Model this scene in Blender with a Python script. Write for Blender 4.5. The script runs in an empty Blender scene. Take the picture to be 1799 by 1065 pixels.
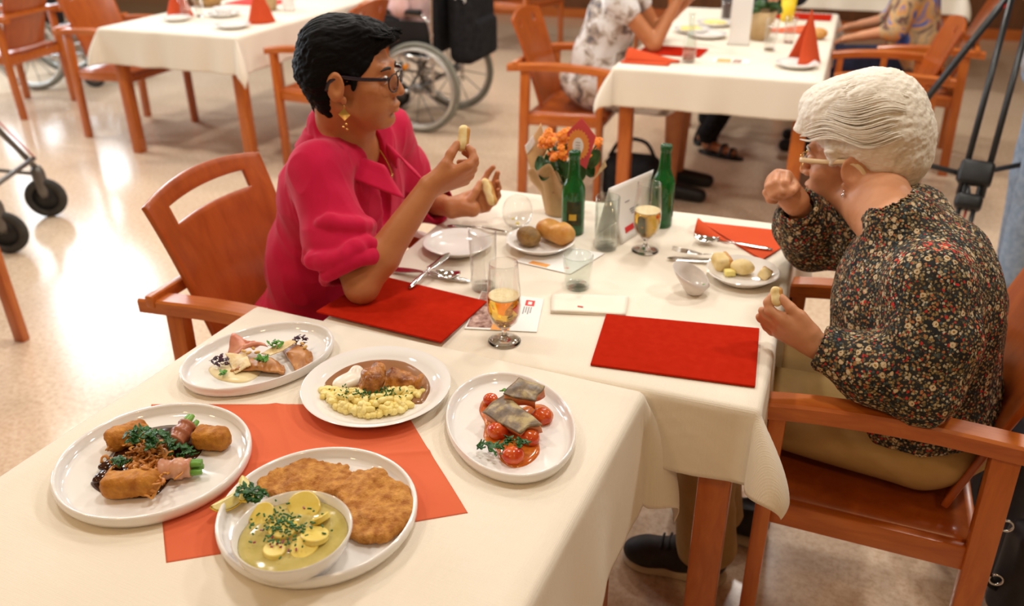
import bpy, bmesh, math, random
import numpy as np
from mathutils import Vector, Matrix

random.seed(7)
RNG = np.random.default_rng(7)
SC = bpy.context.scene
COL = SC.collection
PI = math.pi

# ------------------------------------------------------------------ camera
CAM_H = 1.576
_f, _p, _yaw, _roll = 1508.0, math.radians(27.403), math.radians(20.898), math.radians(-0.494)
FW = np.array([-math.sin(_yaw)*math.cos(_p), math.cos(_yaw)*math.cos(_p), -math.sin(_p)])
_r0 = np.array([math.cos(_yaw), math.sin(_yaw), 0.0]); _u0 = np.cross(_r0, FW)
RT = _r0*math.cos(_roll)+_u0*math.sin(_roll); UP = -_r0*math.sin(_roll)+_u0*math.cos(_roll)
cam_data = bpy.data.cameras.new('camera')
cam = bpy.data.objects.new('camera', cam_data); COL.objects.link(cam)
cam.matrix_world = Matrix(((RT[0], UP[0], -FW[0], 0), (RT[1], UP[1], -FW[1], 0), (RT[2], UP[2], -FW[2], CAM_H), (0, 0, 0, 1)))
cam_data.sensor_width = 36.0; cam_data.lens = _f/1799*36.0
cam_data.dof.use_dof = True; cam_data.dof.focus_distance = 1.40; cam_data.dof.aperture_fstop = 3.3
cam_data.clip_start = 0.05
SC.camera = cam

def at(px, py, z):
    """point of the horizontal plane z that the photograph shows at a pixel (survey of the place)"""
    d = FW*_f + RT*(px-899.5) + UP*(532.5-py)
    t = (CAM_H-z)/-d[2]
    return np.array([d[0]*t, d[1]*t, z])

# ------------------------------------------------------------------ light
world = bpy.data.worlds.new('room_light'); SC.world = world; world.use_nodes = True
bg = world.node_tree.nodes['Background']; bg.inputs[0].default_value = (1.0, 0.66, 0.36, 1); bg.inputs[1].default_value = 0.25
SC.view_settings.view_transform = 'Standard'; SC.view_settings.look = 'None'
SC.view_settings.exposure = -0.20; SC.view_settings.gamma = 1.0; SC.view_settings.use_curve_mapping = False

def area(name, loc, size, power, color, target=None, shape='DISK', size_y=None):
    l = bpy.data.lights.new(name, 'AREA'); l.shape = shape; l.size = size
    if size_y: l.size_y = size_y
    l.energy = power; l.color = color
    o = bpy.data.objects.new(name, l); COL.objects.link(o); o.location = loc
    d = Vector(target)-Vector(loc) if target else Vector((0, 0, -1))
    o.rotation_euler = d.to_track_quat('-Z', 'Y').to_euler()
    return o
WARM = (1.0, 0.94, 0.86)
for i, (lx, ly) in enumerate([(-1.9, 1.2), (-0.3, 1.3), (-1.9, 2.9), (-0.2, 3.0), (-3.6, 3.0), (1.3, 2.2), (-1.9, 4.6), (-0.2, 4.7), (-3.6, 4.9), (1.5, 4.2), (-5.2, 4.0), (-0.8, 6.6), (-2.9, 6.8)]):
    area('ceiling_lamp', (lx, ly, 2.75), 0.26, 15 if i < 2 else 24, WARM)
for lx, ly in ((-1.3, -0.9), (0.9, -0.5), (-2.6, -0.2)): area('ceiling_lamp', (lx, ly, 2.75), 0.26, 13, (1.0, 0.66, 0.34))     # warmer bulbs on the photographer's side
# daylight from the tall windows in the far left wall
for i, (lx, ly, pw) in enumerate([(-6.5, 5.7, 95), (-7.7, 4.2, 95), (-8.2, 2.4, 95)]):
    area('window_daylight', (lx, ly, 1.9), 0.95, pw, (0.80, 0.91, 1.0), target=(-1.0, 1.8, 0.75), shape='RECTANGLE', size_y=2.6)

# ------------------------------------------------------------------ materials
MATS = {}
def nt(m): return m.node_tree.nodes, m.node_tree.links
def pbr(name, col, rough=0.5, spec=0.5, metal=0.0, trans=0.0, ior=1.45, coat=0.0, sss=0.0, sheen=0.0, alpha=1.0, emit=None):
    if name in MATS: return MATS[name]
    m = bpy.data.materials.new(name); m.use_nodes = True
    b = m.node_tree.nodes['Principled BSDF']
    b.inputs['Base Color'].default_value = (*col, 1); b.inputs['Roughness'].default_value = rough
    b.inputs['Specular IOR Level'].default_value = spec; b.inputs['Metallic'].default_value = metal
    b.inputs['Transmission Weight'].default_value = trans; b.inputs['IOR'].default_value = ior
    b.inputs['Coat Weight'].default_value = coat; b.inputs['Sheen Weight'].default_value = sheen
    if sss:
        b.inputs['Subsurface Weight'].default_value = sss; b.inputs['Subsurface Radius'].default_value = (0.012, 0.005, 0.003); b.inputs['Subsurface Scale'].default_value = 1.0
    if emit: b.inputs['Emission Color'].default_value = (*emit[0], 1); b.inputs['Emission Strength'].default_value = emit[1]
    MATS[name] = m
    return m
def coord(m, scale=(1, 1, 1), rot=(0, 0, 0), kind='Object'):
    n, l = nt(m); tc = n.new('ShaderNodeTexCoord'); mp = n.new('ShaderNodeMapping')
    mp.inputs['Scale'].default_value = scale; mp.inputs['Rotation'].default_value = rot
    l.new(tc.outputs[kind], mp.inputs[0]); return mp.outputs[0]
def noise_tex(m, vec, scale, detail=4, rough=0.55, dist=0.0):
    n, l = nt(m); t = n.new('ShaderNodeTexNoise'); t.inputs['Scale'].default_value = scale; t.inputs['Detail'].default_value = detail
    t.inputs['Roughness'].default_value = rough; t.inputs['Distortion'].default_value = dist
    l.new(vec, t.inputs['Vector']); return t.outputs[0]
def ramp(m, fac, stops, interp='LINEAR'):
    n, l = nt(m); r = n.new('ShaderNodeValToRGB'); cr = r.color_ramp; cr.interpolation = interp
    while len(cr.elements) < len(stops): cr.elements.new(0.5)
    for e, (p, c) in zip(cr.elements, stops): e.position = p; e.color = (*c, 1) if len(c) == 3 else c
    l.new(fac, r.inputs[0]); return r.outputs[0]
def bump(m, h, strength=0.3, dist=0.002):
    n, l = nt(m); b = n.new('ShaderNodeBump'); b.inputs['Strength'].default_value = strength; b.inputs['Distance'].default_value = dist
    l.new(h, b.inputs['Height']); l.new(b.outputs[0], n['Principled BSDF'].inputs['Normal']); return b
def setcol(m, out): m.node_tree.links.new(out, m.node_tree.nodes['Principled BSDF'].inputs['Base Color'])
def mixc(m, fac, a, b, mode='MIX'):
    n, l = nt(m); x = n.new('ShaderNodeMix'); x.data_type = 'RGBA'; x.blend_type = mode
    for s, v in ((0, fac), (6, a), (7, b)):
        if isinstance(v, (int, float)): x.inputs[s].default_value = v
        elif isinstance(v, tuple): x.inputs[s].default_value = (*v, 1)
        else: l.new(v, x.inputs[s])
    return x.outputs[2]
def math_n(m, op, a, b=None):
    n, l = nt(m); x = n.new('ShaderNodeMath'); x.operation = op
    for s, v in ((0, a), (1, b)):
        if v is None: continue
        if isinstance(v, (int, float)): x.inputs[s].default_value = v
        else: l.new(v, x.inputs[s])
    return x.outputs[0]

def noisy(name, c1, c2, scale=20, rough=0.5, spec=0.4, bmp=0.0, bscale=None, bdist=0.001, **kw):
    if name in MATS: return MATS[name]
    m = pbr(name, c1, rough, spec, **kw); v = coord(m)
    setcol(m, ramp(m, noise_tex(m, v, scale), [(0.35, c1), (0.68, c2)]))
    if bmp: bump(m, noise_tex(m, v, bscale or scale*3, 3), bmp, bdist)
    return m
def wood_mat(name, c1, c2, rough=0.32, vec=(2, 14, 14)):
    m = pbr(name, c1, rough, 0.5, coat=0.25); m.node_tree.nodes['Principled BSDF'].inputs['Coat Roughness'].default_value = 0.2
    n1 = noise_tex(m, coord(m, vec), 3.0, 6, 0.6, 0.6)
    setcol(m, ramp(m, n1, [(0.3, c1), (0.7, c2)])); bump(m, n1, 0.06, 0.001); return m
M_WOOD = wood_mat('beech_wood', (0.40, 0.085, 0.010), (0.56, 0.155, 0.024))
M_WOODV = wood_mat('beech_wood_leg', (0.40, 0.085, 0.010), (0.56, 0.155, 0.024), vec=(14, 14, 2))
M_PLY = wood_mat('beech_plywood', (0.33, 0.062, 0.007), (0.44, 0.10, 0.014), vec=(10, 10, 1.5))
M_WALLWOOD = wood_mat('dark_wall_wood', (0.10, 0.035, 0.012), (0.17, 0.06, 0.02), vec=(6, 6, 1))
M_DARKWOOD = M_WOOD
def cloth_mat(name, col, col2, w=900, rough=0.85):
    m = pbr(name, col, rough, 0.15, sheen=0.15); v = coord(m)
    n, l = nt(m)
    wv = []
    for ax in ('X', 'Y'):
        t = n.new('ShaderNodeTexWave'); t.bands_direction = ax; t.inputs['Scale'].default_value = w/6.28; t.inputs['Distortion'].default_value = 1.5; t.inputs['Detail'].default_value = 1
        l.new(v, t.inputs['Vector']); wv.append(t.outputs['Fac'])
    s = math_n(m, 'ADD', wv[0], wv[1])
    nn = noise_tex(m, coord(m, (1, 30, 1)), 25, 2); n2 = noise_tex(m, coord(m, (30, 1, 1)), 25, 2)
    s2 = math_n(m, 'ADD', math_n(m, 'MULTIPLY', s, 0.35), math_n(m, 'ADD', nn, n2))
    setcol(m, ramp(m, noise_tex(m, v, 3, 2), [(0.3, col), (0.7, col2)]))
    bump(m, s2, 0.5, 0.0008); return m
M_CLOTH = cloth_mat('cream_tablecloth', (0.80, 0.73, 0.62), (0.84, 0.77, 0.66))
M_FELT = noisy('red_felt', (0.40, 0.014, 0.003), (0.44, 0.018, 0.005), 60, 0.95, 0.05, 0.3, 900, 0.0005)
M_NAP = noisy('coral_napkin', (0.64, 0.135, 0.062), (0.68, 0.15, 0.07), 8, 0.9, 0.1, 0.15, 500, 0.0004)
M_NAP2 = noisy('orange_red_napkin', (0.56, 0.075, 0.025), (0.60, 0.085, 0.03), 8, 0.9, 0.1, 0.15, 500, 0.0004)
M_CHINA = pbr('white_china', (0.84, 0.82, 0.80), 0.08, 0.5, coat=0.3)
M_PAPER = pbr('white_paper', (0.85, 0.84, 0.82), 0.7, 0.2)
M_STEEL = pbr('steel', (0.75, 0.74, 0.72), 0.14, 0.5, metal=1.0)
M_CHROME = pbr('chrome', (0.7, 0.7, 0.7), 0.2, 0.5, metal=1.0)
M_BLACK = pbr('black_plastic', (0.012, 0.012, 0.013), 0.45, 0.4)
M_BLACKCLOTH = noisy('black_fabric', (0.010, 0.010, 0.012), (0.02, 0.02, 0.023), 30, 0.9, 0.2, 0.3, 300)
M_RUBBER = noisy('grey_rubber', (0.19, 0.19, 0.16), (0.24, 0.24, 0.2), 20, 0.7, 0.3)
M_DRUBBER = noisy('dark_rubber', (0.035, 0.033, 0.03), (0.06, 0.056, 0.05), 20, 0.7, 0.3)
def glass_mat(name, tint=(1, 1, 1), refl=0.9):
    """thin clear glass: mostly see-through, mirror-like at grazing angles on both faces"""
    m = bpy.data.materials.new(name); m.use_nodes = True; n, l = nt(m); n.clear()
    o = n.new('ShaderNodeOutputMaterial'); mx = n.new('ShaderNodeMixShader'); tr = n.new('ShaderNodeBsdfTransparent'); gl = n.new('ShaderNodeBsdfGlossy'); lw = n.new('ShaderNodeLayerWeight')
    lw.inputs[0].default_value = 0.5; tr.inputs[0].default_value = (*tint, 1); gl.inputs['Roughness'].default_value = 0.02; gl.inputs[0].default_value = (refl, refl, refl, 1)
    f = math_n(m, 'ADD', math_n(m, 'MULTIPLY', math_n(m, 'POWER', lw.outputs['Facing'], 4.0), 0.8), 0.045)
    l.new(f, mx.inputs[0]); l.new(tr.outputs[0], mx.inputs[1]); l.new(gl.outputs[0], mx.inputs[2]); l.new(mx.outputs[0], o.inputs[0]); MATS[name] = m; return m
M_GLASS = glass_mat('thin_clear_glass', (0.965, 0.965, 0.96))
M_GREENISH = glass_mat('greenish_jar_glass', (0.94, 0.965, 0.95))
M_SOLIDGLASS = pbr('solid_clear_glass', (1, 1, 1), 0.0, 0.5, trans=1.0, ior=1.5)

# ------------------------------------------------------------------ object helpers
def tag(o, label=None, cat=None, group=None, kind=None):
    for k, v in (('label', label), ('category', cat), ('group', group), ('kind', kind)):
        if v: o[k] = v
    return o
def thing(name, label, cat, loc=(0, 0, 0), rz=0.0, group=None):
    o = bpy.data.objects.new(name, None); COL.objects.link(o); o.empty_display_size = 0.05
    o.location = loc; o.rotation_euler = (0, 0, rz); return tag(o, label, cat, group)
def mk(name, vf, mat, parent=None, smooth=True, loc=None, auto=None):
    V, F = vf[0], vf[1]
    me = bpy.data.meshes.new(name)
    me.from_pydata(V if isinstance(V, list) else V.tolist(), [], F if isinstance(F, list) else F.tolist()); me.update()
    if mat: me.materials.append(mat)
    if smooth: me.polygons.foreach_set('use_smooth', [True]*len(me.polygons))
    o = bpy.data.objects.new(name, me); COL.objects.link(o)
    if parent: o.parent = parent
    if loc is not None: o.location = loc
    if auto:
        bm = bmesh.new(); bm.from_mesh(me)
        for e in bm.edges:
            if len(e.link_faces) == 2 and e.calc_face_angle(0) > auto: e.smooth = False
        bm.to_mesh(me); bm.free()
    return o
def copy_tree(o, parent=None, **props):
    c = o.copy(); COL.objects.link(c); c.parent = parent
    for k, v in props.items(): c[k] = v
    for ch in list(o.children): copy_tree(ch, c)
    return c
def join(*parts):
    V, F, n = [], [], 0
    for v, f in parts:
        v = [tuple(p) for p in (v.tolist() if hasattr(v, 'tolist') else v)]
        V += v; F += [tuple(i+n for i in q) for q in (f.tolist() if hasattr(f, 'tolist') else f)]; n += len(v)
    return V, F
def xf(vf, loc=(0, 0, 0), R=None, s=(1, 1, 1)):
    V = np.array(vf[0], float)*np.array(s)
    if R is not None: V = V@np.array(R).T
    return V+np.array(loc), vf[1]
def rotm(ax, ang):
    c, s = math.cos(ang), math.sin(ang)
    return np.array({'x': [[1, 0, 0], [0, c, -s], [0, s, c]], 'y': [[c, 0, s], [0, 1, 0], [-s, 0, c]], 'z': [[c, -s, 0], [s, c, 0], [0, 0, 1]]}[ax])
def box(c, s, bev=0.0, seg=2, R=None):
    bm = bmesh.new(); bmesh.ops.create_cube(bm, size=1.0)
    for v in bm.verts: v.co = Vector((v.co.x*s[0], v.co.y*s[1], v.co.z*s[2]))
    if bev: bmesh.ops.bevel(bm, geom=list(bm.edges), offset=bev, segments=seg, affect='EDGES', profile=0.5)
    bm.verts.index_update()
    V = np.array([v.co[:] for v in bm.verts]); F = [tuple(v.index for v in f.verts) for f in bm.faces]; bm.free()
    if R is not None: V = V@np.array(R).T
    return V+np.array(c), F
def beam(a, b, w, t, bev=0.004, up=(0, 0, 1)):
    """rectangular bar from a to b: width w, thickness t"""
    a, b = np.array(a, float), np.array(b, float); d = b-a; L = np.linalg.norm(d); z = d/L
    x = np.cross(up, z)
    if np.linalg.norm(x) < 1e-4: x = np.cross((0, 1, 0), z)
    x /= np.linalg.norm(x); y = np.cross(z, x)
    return box((a+b)/2, (w, t, L), bev, 2, np.stack([x, y, z], 1))
def frames(P):
    P = np.array(P, float); T = np.gradient(P, axis=0); T /= np.linalg.norm(T, axis=1)[:, None]+1e-12
    n = np.cross(T[0], (0, 0, 1.0))
    if np.linalg.norm(n) < 1e-3: n = np.cross(T[0], (0, 1.0, 0))
    n /= np.linalg.norm(n); N = []
    for t in T:
        n = n-t*(n@t); n /= np.linalg.norm(n)+1e-12; N.append(n)
    N = np.array(N); return P, T, N, np.cross(T, N)
def tube(P, r, n=10, caps=True, flat=1.0, closed=False, nrm=None):
    P, T, N, B = frames(P); r = np.broadcast_to(np.array(r, float), (len(P),))
    if nrm is not None:
        N = np.cross(T, np.array(nrm, float)); N /= np.linalg.norm(N, axis=1)[:, None]+1e-9; B = np.cross(T, N)
    a = np.arange(n)*2*PI/n
    V = (P[:, None]+r[:, None, None]*(np.cos(a)[None, :, None]*N[:, None]+flat*np.sin(a)[None, :, None]*B[:, None])).reshape(-1, 3)
    F = []; m = len(P)
    for i in range(m if closed else m-1):
        j = (i+1) % m
        for k in range(n): k2 = (k+1) % n; F.append((i*n+k, i*n+k2, j*n+k2, j*n+k))
    if caps and not closed: F.append(tuple(range(n-1, -1, -1))); F.append(tuple((m-1)*n+k for k in range(n)))
    return V, F
def spline(pts, n=24):
    """Catmull-Rom through points"""
    P = np.array(pts, float); Q = np.vstack([2*P[0]-P[1], P, 2*P[-1]-P[-2]]); out = []
    for t in np.linspace(0, len(P)-1, n):
        i = min(int(t), len(P)-2); u = t-i; a, b, c, d = Q[i:i+4]
        out.append(0.5*(2*b+(c-a)*u+(2*a-5*b+4*c-d)*u*u+(3*b-a-3*c+d)*u**3))
    return np.array(out)
def lathe(prof, n=48, sx=1.0, sy=1.0, close_ends=True):
    V, F = [], []; m = len(prof)
    for (r, z) in prof:
        for k in range(n): a = 2*PI*k/n; V.append((r*math.cos(a)*sx, r*math.sin(a)*sy, z))
    for i in range(m-1):
        for k in range(n): k2 = (k+1) % n; F.append((i*n+k, i*n+k2, (i+1)*n+k2, (i+1)*n+k))
    if close_ends:
        if prof[0][0] > 1e-6: F.append(tuple(range(n-1, -1, -1)))
        if prof[-1][0] > 1e-6: F.append(tuple((m-1)*n+k for k in range(n)))
    return V, F
def grid(nu, nv, fn):
    V = [fn(u, v) for u in np.linspace(0, 1, nu) for v in np.linspace(0, 1, nv)]
    F = [(i*nv+j, (i+1)*nv+j, (i+1)*nv+j+1, i*nv+j+1) for i in range(nu-1) for j in range(nv-1)]
    return V, F
def solid(o, t, off=0.0):
    m = o.modifiers.new('thickness', 'SOLIDIFY'); m.thickness = t; m.offset = off; return o
def poly_prism(pts, z0, z1, bev=0.0):
    bm = bmesh.new(); vs = [bm.verts.new((p[0], p[1], z0)) for p in pts]; f = bm.faces.new(vs)
    r = bmesh.ops.extrude_face_region(bm, geom=[f])
    for g in r['geom']:
        if isinstance(g, bmesh.types.BMVert): g.co.z = z1
    bmesh.ops.recalc_face_normals(bm, faces=bm.faces)
    if bev: bmesh.ops.bevel(bm, geom=[e for e in bm.edges if abs(e.verts[0].co.z-e.verts[1].co.z) < 1e-6], offset=bev, segments=2, affect='EDGES', profile=0.5)
    bm.verts.index_update(); out = ([v.co[:] for v in bm.verts], [tuple(v.index for v in f.verts) for f in bm.faces]); bm.free(); return out
def vnoise(P, freq, seed=0):
    """smooth value noise in [-1,1]"""
    P = np.asarray(P, float)*freq+seed*17.31; I = np.floor(P).astype(np.int64); u = P-I; u = u*u*(3-2*u); out = np.zeros(len(P))
    for dx in (0, 1):
        for dy in (0, 1):
            for dz in (0, 1):
                h = (I[:, 0]+dx)*73856093 ^ (I[:, 1]+dy)*19349663 ^ (I[:, 2]+dz)*83492791 ^ (seed*2654435761)
                h = (h ^ (h >> 13))*1274126177; h = (h ^ (h >> 16)) & 0xffff
                out += (h/32767.5-1)*(u[:, 0] if dx else 1-u[:, 0])*(u[:, 1] if dy else 1-u[:, 1])*(u[:, 2] if dz else 1-u[:, 2])
    return out

# ------------------------------------------------------------------ smooth solids (distance fields turned into one continuous mesh)
class SDF:
    def __init__(s, lo, hi, vs):
        s.lo = np.array(lo, float); s.vs = vs; s.n = np.ceil((np.array(hi)-s.lo)/vs).astype(int)+1
        s.f = np.full(tuple(s.n), 0.5, np.float32)
    def blk(s, lo, hi):
        a = np.clip(np.floor((np.array(lo)-s.lo)/s.vs).astype(int), 0, s.n); b = np.clip(np.ceil((np.array(hi)-s.lo)/s.vs).astype(int)+1, 0, s.n)
        if (b <= a).any(): return None
        ax = [s.lo[i]+s.vs*np.arange(a[i], b[i]) for i in range(3)]
        return tuple(slice(a[i], b[i]) for i in range(3)), np.stack(np.meshgrid(*ax, indexing='ij'), -1)
    def put(s, sl, d, k, op):
        g = s.f[sl]; d = d.astype(np.float32)
        if op == 'u': a, b = g, d
        else: a, b = -g, d
        h = np.maximum(k-np.abs(a-b), 0)/max(k, 1e-9); r = np.minimum(a, b)-h*h*k*0.25
        s.f[sl] = r if op == 'u' else -r
    def ell(s, c, r, R=None, k=0.01, op='u'):
        c = np.array(c, float); r = np.array(r, float)*np.ones(3); m = r.max()+k+3*s.vs; B = s.blk(c-m, c+m)
        if B is None: return s
        sl, P = B; Q = P-c
        if R is not None: Q = Q@np.array(R)
        k0 = np.sqrt(((Q/r)**2).sum(-1)); k1 = np.sqrt(((Q/(r*r))**2).sum(-1))
        s.put(sl, k0*(k0-1)/np.maximum(k1, 1e-6), k, op); return s
    def cap(s, a, b, ra, rb=None, k=0.01, op='u', flat=None):
        rb = ra if rb is None else rb; a, b = np.array(a, float), np.array(b, float); m = max(ra, rb)+k+3*s.vs
        B = s.blk(np.minimum(a, b)-m, np.maximum(a, b)+m)
        if B is None: return s
        sl, P = B; ab = b-a; t = np.clip(((P-a)@ab)/max(ab@ab, 1e-9), 0, 1); Q = P-a-t[..., None]*ab
        if flat is not None:
            nv, fac = np.array(flat[0], float), flat[1]; nv = nv/np.linalg.norm(nv); h = Q@nv; Q = Q+(h*(1/fac-1))[..., None]*nv
            d = np.sqrt((Q**2).sum(-1))-(ra+(rb-ra)*t); d = d*np.minimum(1.0, fac*1.2)
        else: d = np.sqrt((Q**2).sum(-1))-(ra+(rb-ra)*t)
        s.put(sl, d, k, op); return s
    def chain(s, pts, rad, k=0.01, op='u', **kw):
        for i in range(len(pts)-1): s.cap(pts[i], pts[i+1], rad[i], rad[i+1], k, op, **kw)
        return s
    def box(s, c, h, R=None, rd=0.005, k=0.01, op='u'):
        c = np.array(c, float); h = np.array(h, float); m = np.linalg.norm(h)+k+3*s.vs; B = s.blk(c-m, c+m)
        if B is None: return s
        sl, P = B; Q = P-c
        if R is not None: Q = Q@np.array(R)
        q = np.abs(Q)-(h-rd); d = np.sqrt((np.maximum(q, 0)**2).sum(-1))+np.minimum(q.max(-1), 0)-rd
        s.put(sl, d, k, op); return s
    def plane(s, p, n, lo, hi, k=0.003):
        """cut away everything on the +n side of a plane inside a region"""
        B = s.blk(lo, hi); sl, P = B; n = np.array(n, float); n /= np.linalg.norm(n)
        s.put(sl, -((P-np.array(p))@n), k, 's'); return s
    def mesh(s):
        f = s.f; neg = f < 0
        c = np.zeros(tuple(s.n-1), np.uint8)
        for dx in (0, 1):
            for dy in (0, 1):
                for dz in (0, 1):
                    c += neg[dx:dx+s.n[0]-1, dy:dy+s.n[1]-1, dz:dz+s.n[2]-1]
        act = np.argwhere((c > 0) & (c < 8)); idx = -np.ones(tuple(s.n-1), np.int32); idx[tuple(act.T)] = np.arange(len(act))
        acc = np.zeros((len(act), 3)); cnt = np.zeros(len(act)); cor = [(i, j, k) for i in (0, 1) for j in (0, 1) for k in (0, 1)]
        vals = {q: f[act[:, 0]+q[0], act[:, 1]+q[1], act[:, 2]+q[2]] for q in cor}
        for q in cor:
            for ax in range(3):
                if q[ax]: continue
                q2 = list(q); q2[ax] = 1; q2 = tuple(q2); a, b = vals[q], vals[q2]; m = (a < 0) != (b < 0)
                t = np.where(m, a/np.where(m, a-b, 1), 0); p = np.array(q, float)[None]+np.zeros((len(act), 1)); p[:, ax] += t
                acc[m] += p[m]; cnt[m] += 1
        V = s.lo+s.vs*(act+acc/cnt[:, None]); F = []
        for ax in range(3):
            sh = [slice(None)]*3; sh2 = list(sh); sh[ax] = slice(0, -1); sh2[ax] = slice(1, None)
            A, Bn = neg[tuple(sh)], neg[tuple(sh2)]; E = np.argwhere(A != Bn); u, v = [(1, 2), (2, 0), (0, 1)][ax]
            E = E[(E[:, u] > 0) & (E[:, v] > 0) & (E[:, u] < s.n[u]-1) & (E[:, v] < s.n[v]-1)]
            flip = Bn[tuple(E.T)]
            def I(du, dv):
                e = E.copy(); e[:, u] -= du; e[:, v] -= dv; return idx[tuple(e.T)]
            q = np.stack([I(1, 1), I(0, 1), I(0, 0), I(1, 0)], 1); q[flip] = q[flip][:, ::-1]; F.append(q)
        F = np.concatenate(F); return V, F[(F >= 0).all(1)]
def smooth_mesh(V, F, it=2, lam=0.5):
    F = np.asarray(F); e = np.concatenate([F[:, [0, 1]], F[:, [1, 2]], F[:, [2, 3]], F[:, [3, 0]]]); e = np.concatenate([e, e[:, ::-1]])
    for _ in range(it):
        acc = np.zeros_like(V); cnt = np.bincount(e[:, 0], minlength=len(V))
        for k in range(3): acc[:, k] = np.bincount(e[:, 0], V[e[:, 1], k], minlength=len(V))
        V = V*(1-lam)+lam*acc/np.maximum(cnt, 1)[:, None]
    return V
def normals(V, F):
    F = np.asarray(F); n = np.cross(V[F[:, 2]]-V[F[:, 0]], V[F[:, 3]]-V[F[:, 1]]); out = np.zeros_like(V)
    for c in range(4):
        for k in range(3): out[:, k] += np.bincount(F[:, c], n[:, k], minlength=len(V))
    return out/(np.linalg.norm(out, axis=1)[:, None]+1e-12)
def blob(name, mat, parent=None, c=(0, 0, 0), r=(0.02, 0.02, 0.02), R=None, amp=0.1, freq=40, seed=0, nu=16, nv=24, zmin=None):
    """lumpy rounded solid"""
    P = []
    for i in range(nu+1):
        a = PI*i/nu
        for j in range(nv): b = 2*PI*j/nv; P.append((math.sin(a)*math.cos(b), math.sin(a)*math.sin(b), math.cos(a)))
    P = np.array(P); Q = P*np.array(r); n = vnoise(Q, freq, seed)+0.5*vnoise(Q, freq*2.1, seed+5); Q = Q*(1+amp*n)[:, None]
    if R is not None: Q = Q@np.array(R).T
    Q = Q+np.array(c)
    if zmin is not None: Q[:, 2] = np.maximum(Q[:, 2], zmin)
    F = [(i*nv+j, (i+1)*nv+j, (i+1)*nv+(j+1) % nv, i*nv+(j+1) % nv) for i in range(nu) for j in range(nv)]
    if name is None: return Q, F
    return mk(name, (Q, F), mat, parent)

# ------------------------------------------------------------------ the room
M_FLOOR = pbr('speckled_linoleum', (0.66, 0.50, 0.35), 0.17, 0.5, coat=0.0)
_v = coord(M_FLOOR)
_n1 = ramp(M_FLOOR, noise_tex(M_FLOOR, _v, 55, 5, 0.75), [(0.34, (0.42, 0.25, 0.14)), (0.5, (0.68, 0.51, 0.36)), (0.66, (0.82, 0.70, 0.56))])
_n2 = ramp(M_FLOOR, noise_tex(M_FLOOR, _v, 1.3, 3), [(0.35, (0.70, 0.53, 0.38)), (0.65, (0.78, 0.63, 0.48))])
setcol(M_FLOOR, mixc(M_FLOOR, 0.55, _n2, _n1))
fl = mk('floor', box((-2, 4.0, -0.05), (22, 18, 0.1)), M_FLOOR, smooth=False); tag(fl, 'glossy speckled beige linoleum floor of the dining hall', kind='structure')
wb = mk('wall_back', box((-1.0, 9.6, 1.4), (20, 0.15, 2.8)), M_WALLWOOD, smooth=False); tag(wb, 'dark wood panelled wall at the back of the hall', kind='structure')
bb = mk('baseboard_back', box((-1.0, 9.51, 0.05), (20, 0.03, 0.1), 0.004), M_DARKWOOD, smooth=False); tag(bb, 'wooden baseboard along the back wall', kind='structure')
# ------------------------------------------------------------------ tables, cloths, chairs
def tablecloth(name, label, c, sx, sy, z, over, rz=0.0, seed=0, tilts=(0.6, 0.6, 0.6, 0.6), res=0.016, wav=0.006):
    a, b = sx/2, sy/2; rad = 0.012
    us = np.unique(np.concatenate([np.linspace(-a-over, -a, 22), np.linspace(-a, a, 30), np.linspace(a, a+over, 22)])); vs = np.unique(np.concatenate([np.linspace(-b-over, -b, 22), np.linspace(-b, b, 30), np.linspace(b, b+over, 22)]))
    def drop(e, t):
        # arc over the table edge, then hanging at angle t from vertical
        if e < rad*PI/2: th = e/rad; return rad*math.sin(th), rad*(math.cos(th)-1)
        l = e-rad*PI/2
        if t > 0.06: x = l/(1.42*over); return rad+l*math.sin(t)*(1-0.48*x*x), -rad-l*math.cos(t)*(1+0.06*x*x)      # flared corner whose tip falls back to plumb
        return rad+l*math.sin(t), -rad-l*math.cos(t)
    V = []
    for u in us:
        for v in vs:
            eu, ev = max(abs(u)-a, 0), max(abs(v)-b, 0); su, sv = (1 if u > 0 else -1), (1 if v > 0 else -1)
            if eu == 0 and ev == 0: V.append((u, v, 0.0)); continue
            r = math.hypot(eu, ev); th = math.atan2(ev, eu)
            ci = (1 if su > 0 else 0)+(2 if sv > 0 else 0)
            base = 0.05
            t = base
            if eu > 0 and ev > 0: t = base+tilts[ci]*math.sin(2*th)**0.8
            o, d = drop(r, t)
            x = su*(min(abs(u), a)+o*math.cos(th)); y = sv*(min(abs(v), b)+o*math.sin(th))
            fr = min(r/over, 1)
            if ev == 0: x += su*wav*fr*(math.sin(v*23+seed)+0.6*math.sin(v*41+2*seed))*(1-min(1, abs(v)/b)**6)
            if eu == 0: y += sv*wav*fr*(math.sin(u*21+seed*1.7)+0.6*math.sin(u*37+seed))*(1-min(1, abs(u)/a)**6)
            V.append((x, y, d))
    V = np.array(V); m = len(vs)
    V[:, 2] += 0.0007*vnoise(V, 9, seed)
    F = [(i*m+j, (i+1)*m+j, (i+1)*m+j+1, i*m+j+1) for i in range(len(us)-1) for j in range(m-1)]
    o = mk(name, (V, F), M_CLOTH, loc=(c[0], c[1], z)); o.rotation_euler = (0, 0, rz); solid(o, 0.0012, -1.0)
    return tag(o, label, 'tablecloth')
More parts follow.
